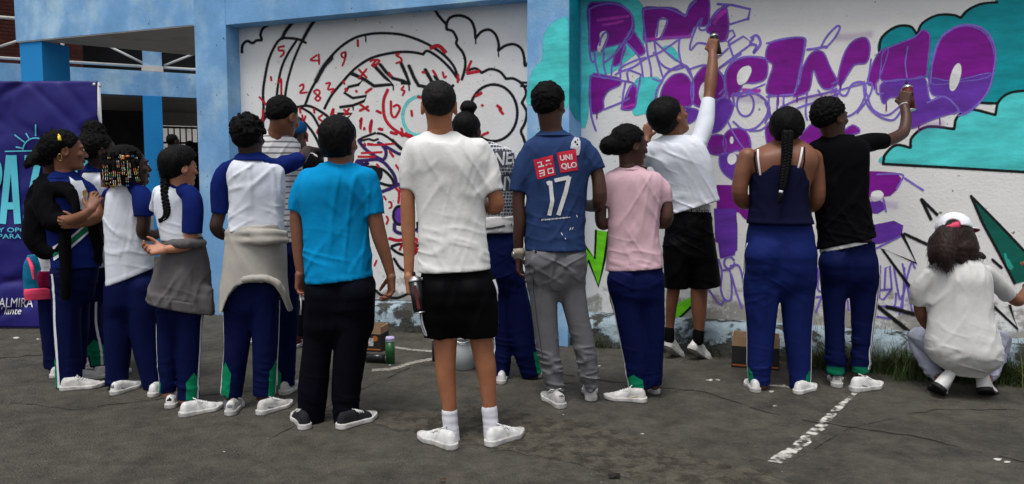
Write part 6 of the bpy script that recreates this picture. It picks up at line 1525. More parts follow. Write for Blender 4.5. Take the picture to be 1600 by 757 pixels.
P.rings(P.body, trs, .55, grow=-.02)
cloth(P, 'striped_shirt', trs, [[(418, 225, 12, 0), (411, 250, 12), (411, 285, 11)], [(456, 230, 12, .04), (462, 255, 11, .06), (462, 285, 10, .06)]], m_str, .65, 1.0, 81)
P.chain(P.body, [(418, 228, 10), (411, 285, 8.5), (412, 320, 8, 0), (425, 345, 6.5, .1)], .02); P.chain(P.body, [(456, 232, 10, .04), (462, 290, 8.5, .06), (460, 322, 8, .08), (448, 340, 6.5, .2)], .02)
P.hand((425, 345, .1), (.6, .7, -.1), (.4, .5, 0), -1, .5, .9, fore=(412, 322, 0), wr_r=6 * P.k); P.hand((448, 340, .2), (-.5, .7, .1), (-.4, .5, 0), 1, .5, .9, fore=(460, 322, .08), wr_r=6 * P.k)
lgs = [[(424, 400, 20), (424, 480, 18, .02), (420, 545, 15, .05), (416, 590, 13, .08)], [(448, 400, 19), (450, 480, 17), (449, 545, 15), (447, 603, 14)]]
legs_in(P, lgs); P.finish_body(SK['mid']); P.face(P.bm)
tr, L = pants(P, [(378, 412, 462), (410, 410, 464), (430, 410, 464)], lgs, navy, 'trousers', .75, 1.0, 84)
side_stripe(P, tr, L[1], 200, zrow(P, 600), zrow(P, 440), green=(zrow(P, 602), zrow(P, 572)), gphi=208, gw=.05)
P.shoe((441, 619), (462, 606), .25, shoe_d, sole_w); P.shoe((412, 606), (424, 596), .25, shoe_d, sole_w)

# ================================================================== person with cap facing back
P = Person('person in dark blue cap looking down, facing the group beside the striped boy', (440, 540), 5.6)
P.head(463, 213, 47, 205, -22, 0, neck=(470, 240, .02), nr=11)
g = Field(.0055); h, ax, Q = P.hd['h'], P.hd['ax'], P.hP
g.ell(Q(0, -.03, .20), ax, np.array([.37, .45, .34]) * h); g.plane(Q(0, 0, .17), -ax[2])
cp = P.part('cap', g, fabric('cap_blue', (16, 60, 104), 1.1))
g = Field(.005); g.ell(Q(0, .50, .20), ax, np.array([.30, .36, .05]) * h); P.part('brim', g, black_c, cp)
trs = [(240, 458, 486), (246, 450, 496), (256, 444, 502), (280, 444, 502), (320, 446, 500), (372, 448, 500)]
P.rings(P.body, trs, .55, grow=-.02); cloth(P, 't_shirt', trs, [[(450, 258, 10, 0), (445, 290, 9, 0)], [(494, 258, 11, 0), (500, 290, 9.5, 0)]], black_c, .7, 1.0, 91, res=.009)
P.chain(P.body, [(450, 260, 8), (446, 295, 7), (444, 325, 6.5, -.03), (450, 350, 5, -.1)], .02); P.chain(P.body, [(494, 260, 8), (500, 295, 7), (502, 325, 6.5), (498, 352, 5, -.08)], .02)
P.hand((450, 350, -.1), (.1, -.3, -1), (.8, -.5, 0), -1, .4, .95, fore=(444, 325, -.03), wr_r=5 * P.k); P.hand((498, 352, -.08), (0, -.3, -1), (-.8, -.5, 0), 1, .4, .95, fore=(502, 325, 0), wr_r=5 * P.k)
lgs = [[(458, 430, 15), (440, 480, 12), (415, 515, 9.5)], [(485, 430, 15), (478, 480, 12), (470, 524, 9.5)]]
legs_in(P, lgs); P.finish_body(SK['dark']); P.face(P.bm)
pants(P, [(415, 448, 500), (440, 448, 500)], lgs, black_c, 'leggings', .7, .6, 92, res=.009)
m_mesh = bpy.data.materials.new('white_mesh_knit'); m_mesh.use_nodes = True; N = m_mesh.node_tree.nodes; L_ = m_mesh.node_tree.links
tc = N.new('ShaderNodeTexCoord'); vo = N.new('ShaderNodeTexVoronoi'); vo.feature = 'DISTANCE_TO_EDGE'; vo.inputs['Scale'].default_value = 42; vo.inputs['Randomness'].default_value = .15
L_.new(tc.outputs['Object'], vo.inputs['Vector']); rp = N.new('ShaderNodeValToRGB'); rp.color_ramp.elements[0].position = .06; rp.color_ramp.elements[0].color = (.55, .56, .58, 1); rp.color_ramp.elements[1].position = .14; rp.color_ramp.elements[1].color = (.20, .21, .23, 1)
L_.new(vo.outputs['Distance'], rp.inputs[0]); L_.new(rp.outputs[0], N['Principled BSDF'].inputs['Base Color']); N['Principled BSDF'].inputs['Roughness'].default_value = .9
so, L = pants(P, [(368, 448, 500), (400, 446, 502), (425, 444, 502)], [[(460, 420, 17), (458, 468, 19)], [(486, 420, 17), (488, 468, 17)]], m_mesh, 'mesh_shorts', .8, .8, 93, res=.008)
f = Field(.006); P.rings(f, [(367, 447, 501), (385, 446, 502)], .82); P.part('waistband', f, white_p, so)
mb = MB(); mb.tube([P.p(470, 466, -.13), P.p(470.5, 480, -.12), P.p(469, 492, -.12)], [.004, .004, .008], 6); mb.build('drawstring', lace_w, so, True)
P.shoe((470, 540), (455, 545), .26, material('maroon_canvas', (.12, .012, .02), .8, .2, 20, .3, 150), sole_w, laces=lace_w); P.shoe((401, 531), (388, 537), .26, shoe_d, sole_w)
# ================================================================== woman with bun, black and white print
P = Person('person with high hair bun in black and white lettered top, navy trousers', (800, 597), 4.71)
P.head(731, 207, 56, 20, -6, 4, neck=(745, 236, 0), nr=13)
def ex(g, Q, h, ax): P.chain(g, [(733, 180, 7, -.01), (732, 170, 13, -.01)], .008)
hair_cap(P, M['hair_mid'], .02, -.24, .5, lumps=(((.02, .02, .05), .0025),), fz=400, fl=.012, extra=ex)
m_prt = bpy.data.materials.new('black_white_print'); m_prt.use_nodes = True; m_prt.node_tree.nodes['Principled BSDF'].inputs['Roughness'].default_value = .9
m_prt.node_tree.nodes['Principled BSDF'].inputs['Base Color'].default_value = (.62, .63, .66, 1)
trs = [(222, 720, 764), (228, 708, 784), (238, 700, 800), (262, 699, 806), (300, 702, 804), (340, 706, 803), (362, 708, 802)]
P.rings(P.body, trs, .55, grow=-.02)
top = cloth(P, 'printed_top', trs, [[(712, 245, 14, 0), (703, 270, 13), (700, 300, 11)], [(790, 245, 13, .02), (799, 270, 12, .05), (800, 300, 11, .08)]], m_prt, .62, .8, 101)
material('white_print_b', (.62, .63, .66), .8, .05, 20, 0, 50); bv = P.bvh(top); ptx = material('black_print', (.05, .055, .075), .8, .1, 20, 0, 50)
sh_ = []
rr = random.Random(6)
for row in range(22):                                   # crowded slanting lettering, too small to read
    y = 222 + row * 5.3; x = 752 + rr.uniform(0, 3); big = row in (4, 5, 6, 11, 12, 13)
    while x < 806:
        w = rr.uniform(2, 5); k = rr.random(); hh = 3.6
        if not big: sh_.append(poly2([(x, y), (x + w, y - .25 * w * .3), (x + w, y + hh * .75), (x, y + hh)], 4))
        x += w + rr.uniform(.6, 1.4)
P.decal(top, [(v, f) for v, f, *_ in sh_] + [poly2(q, 4) for q in ([(752, 239), (806, 233), (807, 257), (754, 263)], [(754, 277), (806, 271), (806, 297), (756, 302)])], 'print', ptx, .004, bv=bv)
def stretch2(vf, x0, y0, sx, sy, sl): v, f = vf; return [(x0 + (q[0] - x0) * sx, y0 + (q[1] - y0) * sy - (q[0] - x0) * sl) for q in v], f
for q in (stretch2(text2('ANE', 22, 757, 261, .1, bold=.5), 757, 261, 1.0, 1.3, .11), stretch2(text2('ONY', 22, 757, 301, .1, bold=.5), 757, 301, .95, 1.35, .11)): P.decal(top, [sub_tri(*q, 5)], 'lettering', MATS['white_print_b'], .0055, bv=bv)
f = Field(.007); P.rings(f, [(338, 704, 805), (350, 703, 805), (363, 704, 804)], .63); f.noise((.1, .1, .03), .003, 'fbm', 4); hb = P.part('white_underlayer', f, white_c, top)
P.decal(hb, [ribbon2([(758, 358), (770, 357), (785, 354), (800, 351)], 3.2)[:2]], 'hem_band', ptx, .004)
P.chain(P.body, [(712, 245, 10), (702, 300, 9, 0), (704, 330, 8.5, .06), (720, 325, 7, .2)], .02); P.chain(P.body, [(790, 245, 10, .02), (799, 300, 9, .08), (795, 325, 8.5, .12), (775, 320, 7, .25)], .02)
P.hand((720, 325, .2), (.6, .7, .2), (.3, .6, 0), -1, .5, .9, fore=(704, 330, .06), wr_r=6 * P.k); P.hand((775, 320, .25), (-.6, .7, .2), (-.3, .6, 0), 1, .5, .9, fore=(795, 325, .12), wr_r=6 * P.k)
lgs = [[(765, 420, 24), (782, 475, 17), (786, 540, 14), (783, 587, 13)], [(790, 420, 24), (809, 475, 20), (818, 540, 19), (831, 587, 15)]]
legs_in(P, lgs); P.finish_body(SK['deep'])
tr, L = pants(P, [(352, 712, 802), (390, 712, 814), (430, 716, 818), (445, 740, 818)], lgs, navy, 'trousers', .62, 1.0, 104)
side_stripe(P, tr, L[0], 208, zrow(P, 580), zrow(P, 440)); P.strip(tr, L[1], -30, .05, zrow(P, 587), zrow(P, 548), 'hem_panel', green_t, n=20)
P.shoe((783, 602), (784, 590), .235, shoe_w, sole_w); P.shoe((826, 592), (846, 588), .235, shoe_w, sole_w)

# ================================================================== navy printed t-shirt
P = Person('young man in navy t-shirt with big white 17 and red squares on the back', (888, 634), 4.19, res=.0075)
P.head(859, 165, 64, 24, -2, 0, neck=(863, 212, 0), nr=16.5)
hair_cap(P, M['hair'], .03, -.24, .5, lumps=((.012, .004), (.03, .003)), fz=1300, fl=.012)
trs = [(208, 842, 885), (215, 832, 899), (223, 824, 912), (238, 820, 919), (262, 821, 921), (300, 823, 917), (340, 822, 914), (370, 820.5, 914), (392, 820, 915)]
P.rings(P.body, trs, .5, grow=-.02)
navyt = fabric('faded_navy_cotton', (40, 58, 96), 1.12)
tee = cloth(P, 't_shirt', trs, [[(830, 236, 15), (818, 262, 15.5), (810.5, 300, 14.5)], [(908, 230, 15), (922, 246, 15.5), (931, 266, 14)]], navyt, .62, .9, 111, res=.007)
collar(P, [(204, 844, 882), (209, 839, 889), (214, 834, 897)], navyt, tee)
bv = P.bvh(tee); red_p = material('red_print', lin((196, 30, 58)), .7, .1, 40, .1, 90); wh_p = material('white_print', (.70, .70, .70), .7, .12, 60, .1, 90)
P.decal(tee, [poly2(q, 5) for q in ([(833.5, 250), (863.5, 242.5), (868, 273.5), (840, 281)], [(869.5, 239), (900, 233.5), (903, 266), (876, 270.5)])], 'red_square', red_p, .003, bv=bv)
def rot(vf, cx, cy, a): 
    c, s_ = math.cos(a), math.sin(a); return [(cx + (q[0] - cx) * c - (q[1] - cy) * s_, cy + (q[0] - cx) * s_ + (q[1] - cy) * c) for q in vf[0]], vf[1]
W = lambda p, w=2.1: ribbon2([(a + (b - a) * np.array([i / 4])).tolist() for a, b in [] for i in range(4)] or p, w)[:2]
prt = [rot(text2('UNI', 11.8, 875, 251.5, bold=.3), 875, 251.5, -.12), rot(text2('QLO', 11.8, 877, 264.3, bold=.3), 877, 264.3, -.12)]
prt += [W([(839.5, 255), (845.5, 253.6), (846.3, 260)]), W([(841, 261.3), (850, 259.3)]), W([(853, 252), (859, 250.5)]), W([(852.5, 258.4), (861.5, 256.3)]), W([(842, 268), (850, 266), (850.6, 274), (843.5, 275.8)]), W([(843, 271.8), (849.4, 270.3)], 1.6), W([(856, 264.6), (863.5, 262.9), (864.5, 270), (857.3, 271.6), (856, 264.6)])]
def dense(p, n=8): return [(a[0] + (b[0] - a[0]) * i / n, a[1] + (b[1] - a[1]) * i / n) for a, b in zip(p[:-1], p[1:]) for i in range(n)] + [p[-1]]
prt += [ribbon2(dense([(854.5, 287.5), (860, 285), (861.5, 300), (863, 315), (858, 337)]), 6.2)[:2], ribbon2(dense([(866.5, 282.5), (889.5, 277.5)]), 6)[:2], ribbon2(dense([(889.5, 276), (884, 300), (872.5, 336.5)]), 6.6)[:2]]
P.decal(tee, prt, 'white_print', wh_p, .0045, bv=bv)
P.decal(tee, [ribbon2(dense([(846, 343.5), (850, 343.4)], 3), 1.6)[:2]] + [ribbon2([(846 + i * 1.9, 344.2 - i * .19), (847.3 + i * 1.9, 344.1 - i * .19)], 1.5 + .9 * ((i * 7) % 3 == 0))[:2] for i in range(24)], 'small_print_line', wh_p, .004, bv=bv)
gw_ = material('pale_grey_print', lin((176, 178, 186)), .7, .25, 40, .1, 90)
P.decal(tee, [poly2(q, 4) for q in ([(891, 232), (893, 222), (898, 214), (903, 212.5), (907, 221), (907, 232), (905, 242), (900, 244), (899, 233)],)], 'paint_splash', gw_, .0025, bv=bv)
P.decal(tee, [poly2(oval(*q), 4) for q in ((899, 222, 1.6, 2), (902.5, 219, 1, 1.3), (902, 226, 1.6, 1.4))], 'dark_fleck', black_c, .004, bv=bv)
P.decal(tee, [ribbon2(p, 1.3)[:2] for p in ([(890, 360), (892, 356)], [(894, 359), (895.5, 355.5)], [(877, 364), (879, 368)], [(901, 336), (902, 340)], [(883, 372), (884, 374)])], 'paint_fleck', wh_p, .005, bv=bv)
P.chain(P.body, [(830, 236, 12), (811, 300, 10.2), (812, 345, 9.8), (810, 372, 8.6, .01), (811, 402, 7, .03)], .02); P.hand((811, 402, .03), (.05, .12, -1), (.9, -.2, 0), -1, .5, 1.0, fore=(810, 372, .01), wr_r=7 * P.k)
P.chain(P.body, [(908, 232, 12), (931, 264, 10.5), (937, 312, 11.5, 0), (925, 322, 10, .12), (900, 318, 7.5, .26)], .02); P.hand((900, 318, .26), (-.7, .5, .3), (.2, .8, .5), 1, .5, 1.0, fore=(925, 322, .12), wr_r=7 * P.k)
f = Field(.0045); P.chain(f, [(811, 393, 9.6, .02), (811, 400, 9.2, .03)], 0); f.noise((.01, .01, .012), .0015, 'fbm', 3); wt = P.part('watch_strap', f, material('beige_strap', (.42, .38, .30), .6, .1, 30, .2, 150), P.root)
mb = MB(); mb.lathe(P.p(802.5, 398, .0), -P.R - P.F * .5, [(.016, 0), (.017, .004), (.014, .007)], 14); mb.build('watch_face', material('watch_steel', (.6, .58, .5), .3, .05, 5, 0, 50, .5, metal=.8), wt, True)
lgs = [[(847, 405, 25.5), (847, 440, 24), (851, 490, 21), (856, 541, 18.5), (865, 586, 16.5), (869, 610, 12.5)], [(891, 405, 24), (893, 440, 22), (901, 490, 19.5), (913, 541, 18.3), (919.5, 580, 15.8), (924, 599, 11)]]
legs_in(P, lgs); P.finish_body(SK['dark'])
greyt = fabric('grey_twill', (98, 98, 102), 1.1, .85, .12)
def ex(f): P.chain(f, [(869, 606, 13, 0), (869, 611, 13, 0)], .004); P.chain(f, [(924, 595, 11.5, 0), (924, 600, 11.5, 0)], .004)
tr, L = pants(P, [(384, 821, 913), (400, 821, 914), (425, 821, 915), (440, 822, 915)], lgs, greyt, 'cargo_trousers', .62, 1.35, 113, butt=(869, 412, 22, 20, -.05), extra=ex, crum=1.5)
bv = P.bvh(tr); P.decal(tr, [ribbon2(dense([(889, 397), (907, 393)]), 2)[:2]], 'back_pocket', fabric('grey_seam', (70, 70, 74)), .004, bv=bv); P.decal(tr, [poly2(oval(837, 393.5, 2, 2), 3)], 'button', canvas_k, .005, bv=bv)
P.decal(tr, [ribbon2(dense([(835, 420), (833, 450), (839, 500), (848, 560)]), 1.2)[:2]], 'side_seam', MATS['grey_seam'], .003, bv=bv)
for hl, to in (((879, 640), (857, 624)), ((924, 628), (921, 611))):
    s_ = P.shoe(hl, to, .265, shoe_d, sole_w, laces=lace_w)
    bv2 = P.bvh(s_); cx_, cy_ = ((879, 618.5) if hl[0] < 900 else (924.5, 605))
    P.decal(s_, [text2('NIKE', 4.4, cx_ - 5.5, cy_ + 2, .2, bold=.12)], 'heel_print', canvas_k, .004, bv=bv2)

# ================================================================== pink t-shirt
P = Person('girl in pale pink t-shirt with a low puff bun, tracksuit trousers with green hem', (990, 628), 4.29)
P.head(985, 228, 61, 58, -2, 0, neck=(982, 266, 0), nr=13)
def ex(g, Q, h, ax): P.chain(g, [(962, 228, 15, -.03), (953, 228, 16, -.03)], .02)
hair_cap(P, M['hair'], .025, -.26, .45, lumps=((.014, .0025), (.04, .003)), fz=1100, fl=.022, extra=ex, curl=.9)
trs = [(262, 967, 1000), (267, 956, 1012), (275, 949, 1026), (290, 947, 1033), (312, 948, 1034), (345, 950, 1031), (375, 950, 1030), (400, 948, 1034), (422, 946, 1037)]
P.rings(P.body, trs, .5, grow=-.02)
pink = fabric('pale_pink_cotton', (202, 168, 178), 1.02)
tee = cloth(P, 't_shirt', trs, [[(955, 280, 11, 0), (946, 298, 10.5), (940, 320, 9.5)], [(1022, 282, 13), (1035, 298, 13.5), (1039, 317, 11.5)]], pink, .62, .8, 121, hem=((946, 424), (1037, 417)))
collar(P, [(259, 969, 998), (263, 965, 1003), (267, 961, 1008)], pink, tee)
P.chain(P.body, [(955, 280, 9), (940, 318, 9.3), (940, 350, 9, 0), (955, 346, 8, .12), (970, 335, 6.5, .2)], .02); P.hand((970, 335, .2), (.6, .6, .3), (0, .8, -.5), -1, .5, .9, fore=(955, 346, .12), wr_r=6 * P.k)
P.chain(P.body, [(1022, 284, 10), (1040, 316, 10), (1040, 345, 10.5, 0), (1025, 348, 9, .12), (1005, 338, 6.5, .22)], .02); P.hand((1005, 338, .22), (-.6, .6, .3), (0, .8, -.5), 1, .5, .9, fore=(1025, 348, .12), wr_r=6 * P.k)
lgs = [[(976, 440, 27), (984, 500, 22.5), (994, 560, 20), (1000, 607, 17)], [(1014, 440, 25), (1020, 520, 18.5), (1023, 602, 11.5)]]
legs_in(P, lgs); P.finish_body(SK['dark']); P.face(P.bm)
tr, L = pants(P, [(415, 948, 1036), (440, 949, 1038), (462, 952, 1038)], lgs, navy, 'trousers', .66, .9, 123, butt=(990, 440, 20, 17, -.04))
side_stripe(P, tr, L[0], 205, zrow(P, 604), zrow(P, 424), w=.014, green=(zrow(P, 606), zrow(P, 582)), gphi=248, gw=.09)
P.shoe((1011, 629), (955, 624), .25, shoe_d, sole_w, laces=lace_w, side=material('beige_patch', (.45, .38, .28), .6, .2, 20, .2, 90)); P.shoe((1026, 617), (1012, 607), .24, shoe_d, sole_w)

# ================================================================== boy reaching up
P = Person('boy in white t-shirt and black shorts reaching high up the painted wall', (1082, 562), 5.2)
P.head(1047, 184, 62, 48, 22, 8, neck=(1052, 222, .03), nr=14)
hair_cap(P, M['hair_mid'], .05, -.40, .3, lumps=(((.02, .02, .06), .003),), fz=700, fl=.02, curl=.4, taper=0)
trs = [(212, 1036, 1074), (220, 1022, 1094), (232, 1014, 1106), (250, 1014, 1113), (272, 1024, 1117), (295, 1034, 1121), (318, 1042, 1126), (338, 1044, 1128)]
P.rings(P.body, trs[:-3], .55, grow=-.02)
sl = [[(1024, 234, 14, 0), (1012, 242, 13.5, .05), (1004, 256, 12, .10)], [(1092, 222, 15, .02), (1102, 190, 14, .08), (1107, 156, 10.5, .14)]]
tee = cloth(P, 't_shirt', trs, sl, white_p, .6, 1.25, 131, hem=((1052, 335), (1128, 312)), diag=-.7)
P.chain(P.body, [(1024, 235, 11), (1005, 254, 9.5, .10), (1003, 262, 9, .14), (1008, 240, 8, .22), (1011, 216, 6.2, .28)], .02); P.hand((1011, 216, .28), (.05, .1, 1), (.3, .95, 0), -1, .45, .98, fore=(1008, 240, .22), wr_r=6.2 * P.k)
P.chain(P.body, [(1092, 222, 11.5, .02), (1107, 156, 8.8, .14), (1110.5, 128, 10, .18), (1113, 104, 9, .22), (1113.5, 82, 6.6, .26)], .02)
palm = P.hand((1113.5, 82, .26), (-.02, .12, 1), (.4, .92, 0), 1, .62, 1.0, fore=(1113, 104, .22), wr_r=6.6 * P.k, curls=(.5, .95, 1.0, 1.0), tcurl=1.0)
can_high = (palm, P)
P.rings(P.body, [(290, 1046, 1110), (310, 1056, 1109), (340, 1060, 1108)], .58, k=.02, grow=-.006)
lgs = [[(1058, 390, 20), (1054, 440, 12, .0), (1050, 470, 9.5, .02), (1047, 505, 7.2, .05), (1046, 528, 6.5, .05)], [(1096, 390, 20), (1093, 440, 14.5), (1092, 470, 13), (1092.5, 492, 11.2), (1092.5, 516, 7.8), (1091, 532, 7)]]
for l in lgs: P.chain(P.body, l, .02)
P.finish_body(SK['mid']); P.face(P.bm)
f = Field(.006); P.rings(f, [(320, 1058, 1110), (337, 1057, 1110)], .655); uw_ = P.part('underwear_band', f, white_c)
P.decal(uw_, [text2('Calvin', 11.5, 1079, 333, .0, bold=.1), ribbon2([(1073, 329), (1075, 329)], 1.5)[:2], ribbon2([(1073, 332), (1075, 332)], 1.5)[:2]], 'band_lettering', canvas_k, .004)
sh, L = pants(P, [(331, 1041, 1113), (350, 1038, 1115), (380, 1037, 1118), (402, 1038, 1119)], [[(1058, 385, 21), (1057, 420, 20), (1057, 451, 19)], [(1096, 385, 22), (1100, 420, 23.5), (1102.5, 449, 24)]], black_s, 'shorts', .66, 1.1, 133, crum=.6)
sock(P, [(1091.5, 519, 8.8), (1091, 532, 8.5)], sock_k); sock(P, [(1046, 516, 8, .05), (1046, 530, 8, .05)], sock_k)
def tilt_shoe(P, heel_px, toe_px, dh, dt, L, **k): return P.shoe(P.p(*heel_px, dh), P.p(*toe_px, dt), L, world=True, **k)
tilt_shoe(P, (1077, 545), (1110, 568), -.03, .12, .285, mat=shoe_w, sole=sole_w); tilt_shoe(P, (1040, 541), (1063, 562), .02, .17, .28, mat=shoe_w, sole=sole_w)

# ================================================================== tank top woman
P = Person('young woman in navy tank top with a long black braid down her back', (1220, 615), 4.46, res=.0075)
P.head(1230, 203, 62, 12, -4, 0, neck=(1230, 240, 0), nr=15)
def ex(g, Q, h, ax): P.chain(g, [(1228, 222, 17, -.03), (1226, 238, 9, -.08)], .03); P.chain(g, [(1230, 200, 26, -.015)], .02)
hr = hair_cap(P, M['hair_mid'], .045, -.34, .3, lumps=(((.018, .018, .05), .003),), fz=500, fl=.02, extra=ex, curl=.4)
braid([P.p(1231, 205, -.12), P.p(1230, 222, -.13), P.p(1229, 250, -.135), P.p(1225, 275, -.15), P.p(1221, 298, -.155)], .030, M['hair_mid'], hr, 15)
mb = MB(); mb.tube([P.p(1220.5, 298, -.155), P.p(1219.8, 302, -.156)], .012, 10); mb.build('hair_tie', white_c, hr, True)
f = Field(.005); P.chain(f, [(1220, 301, 2.6, -.155), (1219, 309, 3.8, -.158), (1216, 318, 1.4, -.158)], .005); f.noise((.008, .008, .04), .003, 'fbm', 3); P.part('braid_end', f, M['hair_mid'], hr)
brs = [(218, 1210, 1248), (226, 1196, 1264), (234, 1174, 1272), (243, 1161, 1278), (256, 1157, 1279), (272, 1163, 1273), (290, 1170, 1266), (315, 1173, 1262), (345, 1169, 1268)]
P.rings(P.body, brs, .50, e=2.2)
for sg, x_ in ((-1, 1196), (1, 1248)): P.body.ell(P.p(x_, 262, -.05), np.array([P.R, P.F, P.U]), np.array([.055, .03, .075]), .03)
P.chain(P.body, [(1168, 246, 15), (1159, 275, 13), (1156, 305, 12.5, .02), (1166, 318, 11, .12), (1180, 305, 8, .24)], .025); P.chain(P.body, [(1270, 248, 15), (1276, 280, 13), (1276, 312, 12.5, .02), (1264, 322, 11, .12), (1252, 305, 8, .24)], .025)
P.hand((1180, 305, .24), (.6, .6, .5), (.1, .9, 0), -1, .5, .92, fore=(1166, 318, .12), wr_r=6.5 * P.k); P.hand((1252, 305, .24), (-.6, .6, .5), (-.1, .9, 0), 1, .5, .92, fore=(1264, 322, .12), wr_r=6.5 * P.k)
lgs = [[(1190, 440, 29), (1189, 513, 22.5), (1187, 570, 20), (1187, 600, 16)], [(1247, 440, 28.5), (1245.5, 513, 22.5), (1249.5, 570, 18.5), (1250, 606, 16.5)]]
legs_in(P, lgs); P.finish_body(SK['mid'])
tk = fabric('navy_tank_jersey', (18, 20, 46), 1.0)
tank = cloth(P, 'tank_top', [(259, 1174, 1262), (265, 1170, 1265), (275, 1168, 1265), (300, 1169, 1264), (320, 1169, 1264), (338, 1167, 1268), (350, 1165, 1272)], [], tk, .70, .8, 141, capsl=True, flare=-.02)
def strap(name, pts, w, mat):
    bvb = P.bvh(P.bm); V, F_ = ribbon2(dense(pts, 6), w)[:2]; 
    return P.decal(P.bm, [(V, F_)], name, mat, .005, bv=bvb)
strap('tank_strap', [(1181, 226), (1179, 248), (1182, 272)], 2.6, tk); strap('tank_strap', [(1257, 230), (1257, 252), (1251, 276)], 2.6, tk)
strap('bra_strap', [(1184, 226), (1184.5, 248), (1188, 274)], 2.9, white_c); strap('bra_strap', [(1254, 230), (1250, 252), (1243, 276)], 3.1, white_c)
tr, L = pants(P, [(342, 1169, 1268), (350, 1167, 1271), (365, 1164, 1274), (390, 1161, 1277), (415, 1160, 1277), (440, 1160, 1276)], lgs, royal, 'track_trousers', .62, .9, 143, butt=(1218, 402, 26, 27, -.05))
side_stripe(P, tr, L[0], 196, zrow(P, 596), zrow(P, 380), w=.016, green=(zrow(P, 598), zrow(P, 572)), gphi=215, gw=.06); side_stripe(P, tr, L[1], -18, zrow(P, 600), zrow(P, 440), w=.014, green=(zrow(P, 604), zrow(P, 575)), gphi=-38, gw=.05)
P.shoe((1182, 615), (1174, 604), .235, shoe_w, sole_w); P.shoe((1243, 617), (1270, 607), .235, shoe_w, sole_w)

# ================================================================== black t-shirt boy spraying
P = Person('curly-haired boy in black t-shirt over white, arm raised to spray the purple O', (1322, 610), 4.53)
P.head(1298, 185, 62, 42, 4, 0, neck=(1304, 220, .01), nr=14.5)
hair_cap(P, M['hair'], .04, -.22, .5, lumps=((.014, .005), (.008, .003)), fz=1700, fl=.018, curl=1.0)
trs = [(211, 1288, 1326), (217, 1276, 1345), (226, 1267, 1357), (245, 1263, 1360), (275, 1265, 1358), (305, 1269, 1357), (340, 1275, 1363), (392, 1277, 1372)]
P.rings(P.body, trs, .5, grow=-.02)
tee = cloth(P, 't_shirt', trs, [[(1276, 234, 14, 0), (1268, 262, 14, .04), (1266, 300, 13, .06)], [(1343, 226, 15, .02), (1362, 222, 15, .06), (1382, 221, 13.5, .11)]], black_c, .62, 1.1, 151, hem=((1278, 391), (1371, 369)))
f = Field(.007); P.rings(f, [(378, 1282, 1366), (390, 1281, 1369), (402, 1280, 1370)], .67, grow=.003); a, b = P.p(1278, 397), P.p(1371, 375); nn_ = np.cross(nrm(b - a), P.F); f.plane(a, nn_ if nn_[2] < 0 else -nn_); f.noise((.06, .06, .3), .003, 'ridge', 3); P.part('white_undershirt', f, white_c, tee)
P.chain(P.body, [(1276, 236, 11), (1266, 300, 9.5, .06), (1272, 322, 9, .12), (1290, 310, 7, .26)], .02); P.hand((1290, 310, .26), (.6, .7, .2), (0, .8, -.5), -1, .5, .95, fore=(1272, 322, .12), wr_r=6.5 * P.k)
P.chain(P.body, [(1343, 226, 12, .02), (1382, 221, 10.6, .11), (1405, 212, 10, .17), (1413, 203, 9.6, .2), (1416, 184, 8.6, .25), (1413, 166, 7.2, .30)], .02)
palm = P.hand((1413, 166, .30), (.05, .15, 1), (.4, .92, 0), 1, .62, 1.02, fore=(1416, 184, .25), wr_r=7.2 * P.k, curls=(.5, .95, 1.0, 1.0), tcurl=1.0)
can_red = (palm, P)
lgs = [[(1304, 410, 24), (1304, 441, 21), (1303, 484, 17.5), (1304.5, 528, 15.8), (1306, 583, 14.5)], [(1346, 410, 25), (1349, 441, 24), (1349, 484, 20.5), (1346.5, 528, 16.5), (1345, 581, 14.5)]]
legs_in(P, lgs); P.finish_body(SK['dark']); P.face(P.bm)
mb = MB(); c0_ = P.p(1413.5, 165.5, .30); dr = nrm(P.p(1416, 184, .25) - c0_); u_ = nrm(np.cross(dr, P.F)); w_ = np.cross(dr, u_)
mb.tube([c0_ + (u_ * math.cos(a) + w_ * math.sin(a)) * 7.9 * P.k for a in np.linspace(0, 6.283, 19)], .0035, 6, False); mb.build('bracelet', white_c, P.bm, True)
def ex(f): P.chain(f, [(1306, 574, 16, 0), (1306, 585, 15, 0)], .004); P.chain(f, [(1345, 573, 16, 0), (1345, 583, 15, 0)], .004)
tr, L = pants(P, [(376, 1281, 1369), (395, 1281, 1371), (420, 1281, 1373), (436, 1282, 1374)], lgs, navy, 'track_trousers', .64, 1.0, 153, butt=(1326, 415, 22, 20, -.05), crum=1.3)
side_stripe(P, tr, L[1], -28, zrow(P, 575), zrow(P, 380), w=.013, double=True)
for l_ in (L[0], L[1]): P.strip(tr, l_, -90, .10, zrow(P, 583), zrow(P, 571), 'green_cuff', fabric('dark_green_cuff', (12, 92, 66)), n=10, m=10)
P.shoe((1308, 607), (1304, 590), .265, shoe_d, sole_w, laces=lace_w, tab=sock_g); P.shoe((1330, 613), (1389, 602), .275, shoe_w, sole_w, laces=lace_w, side=sock_g)

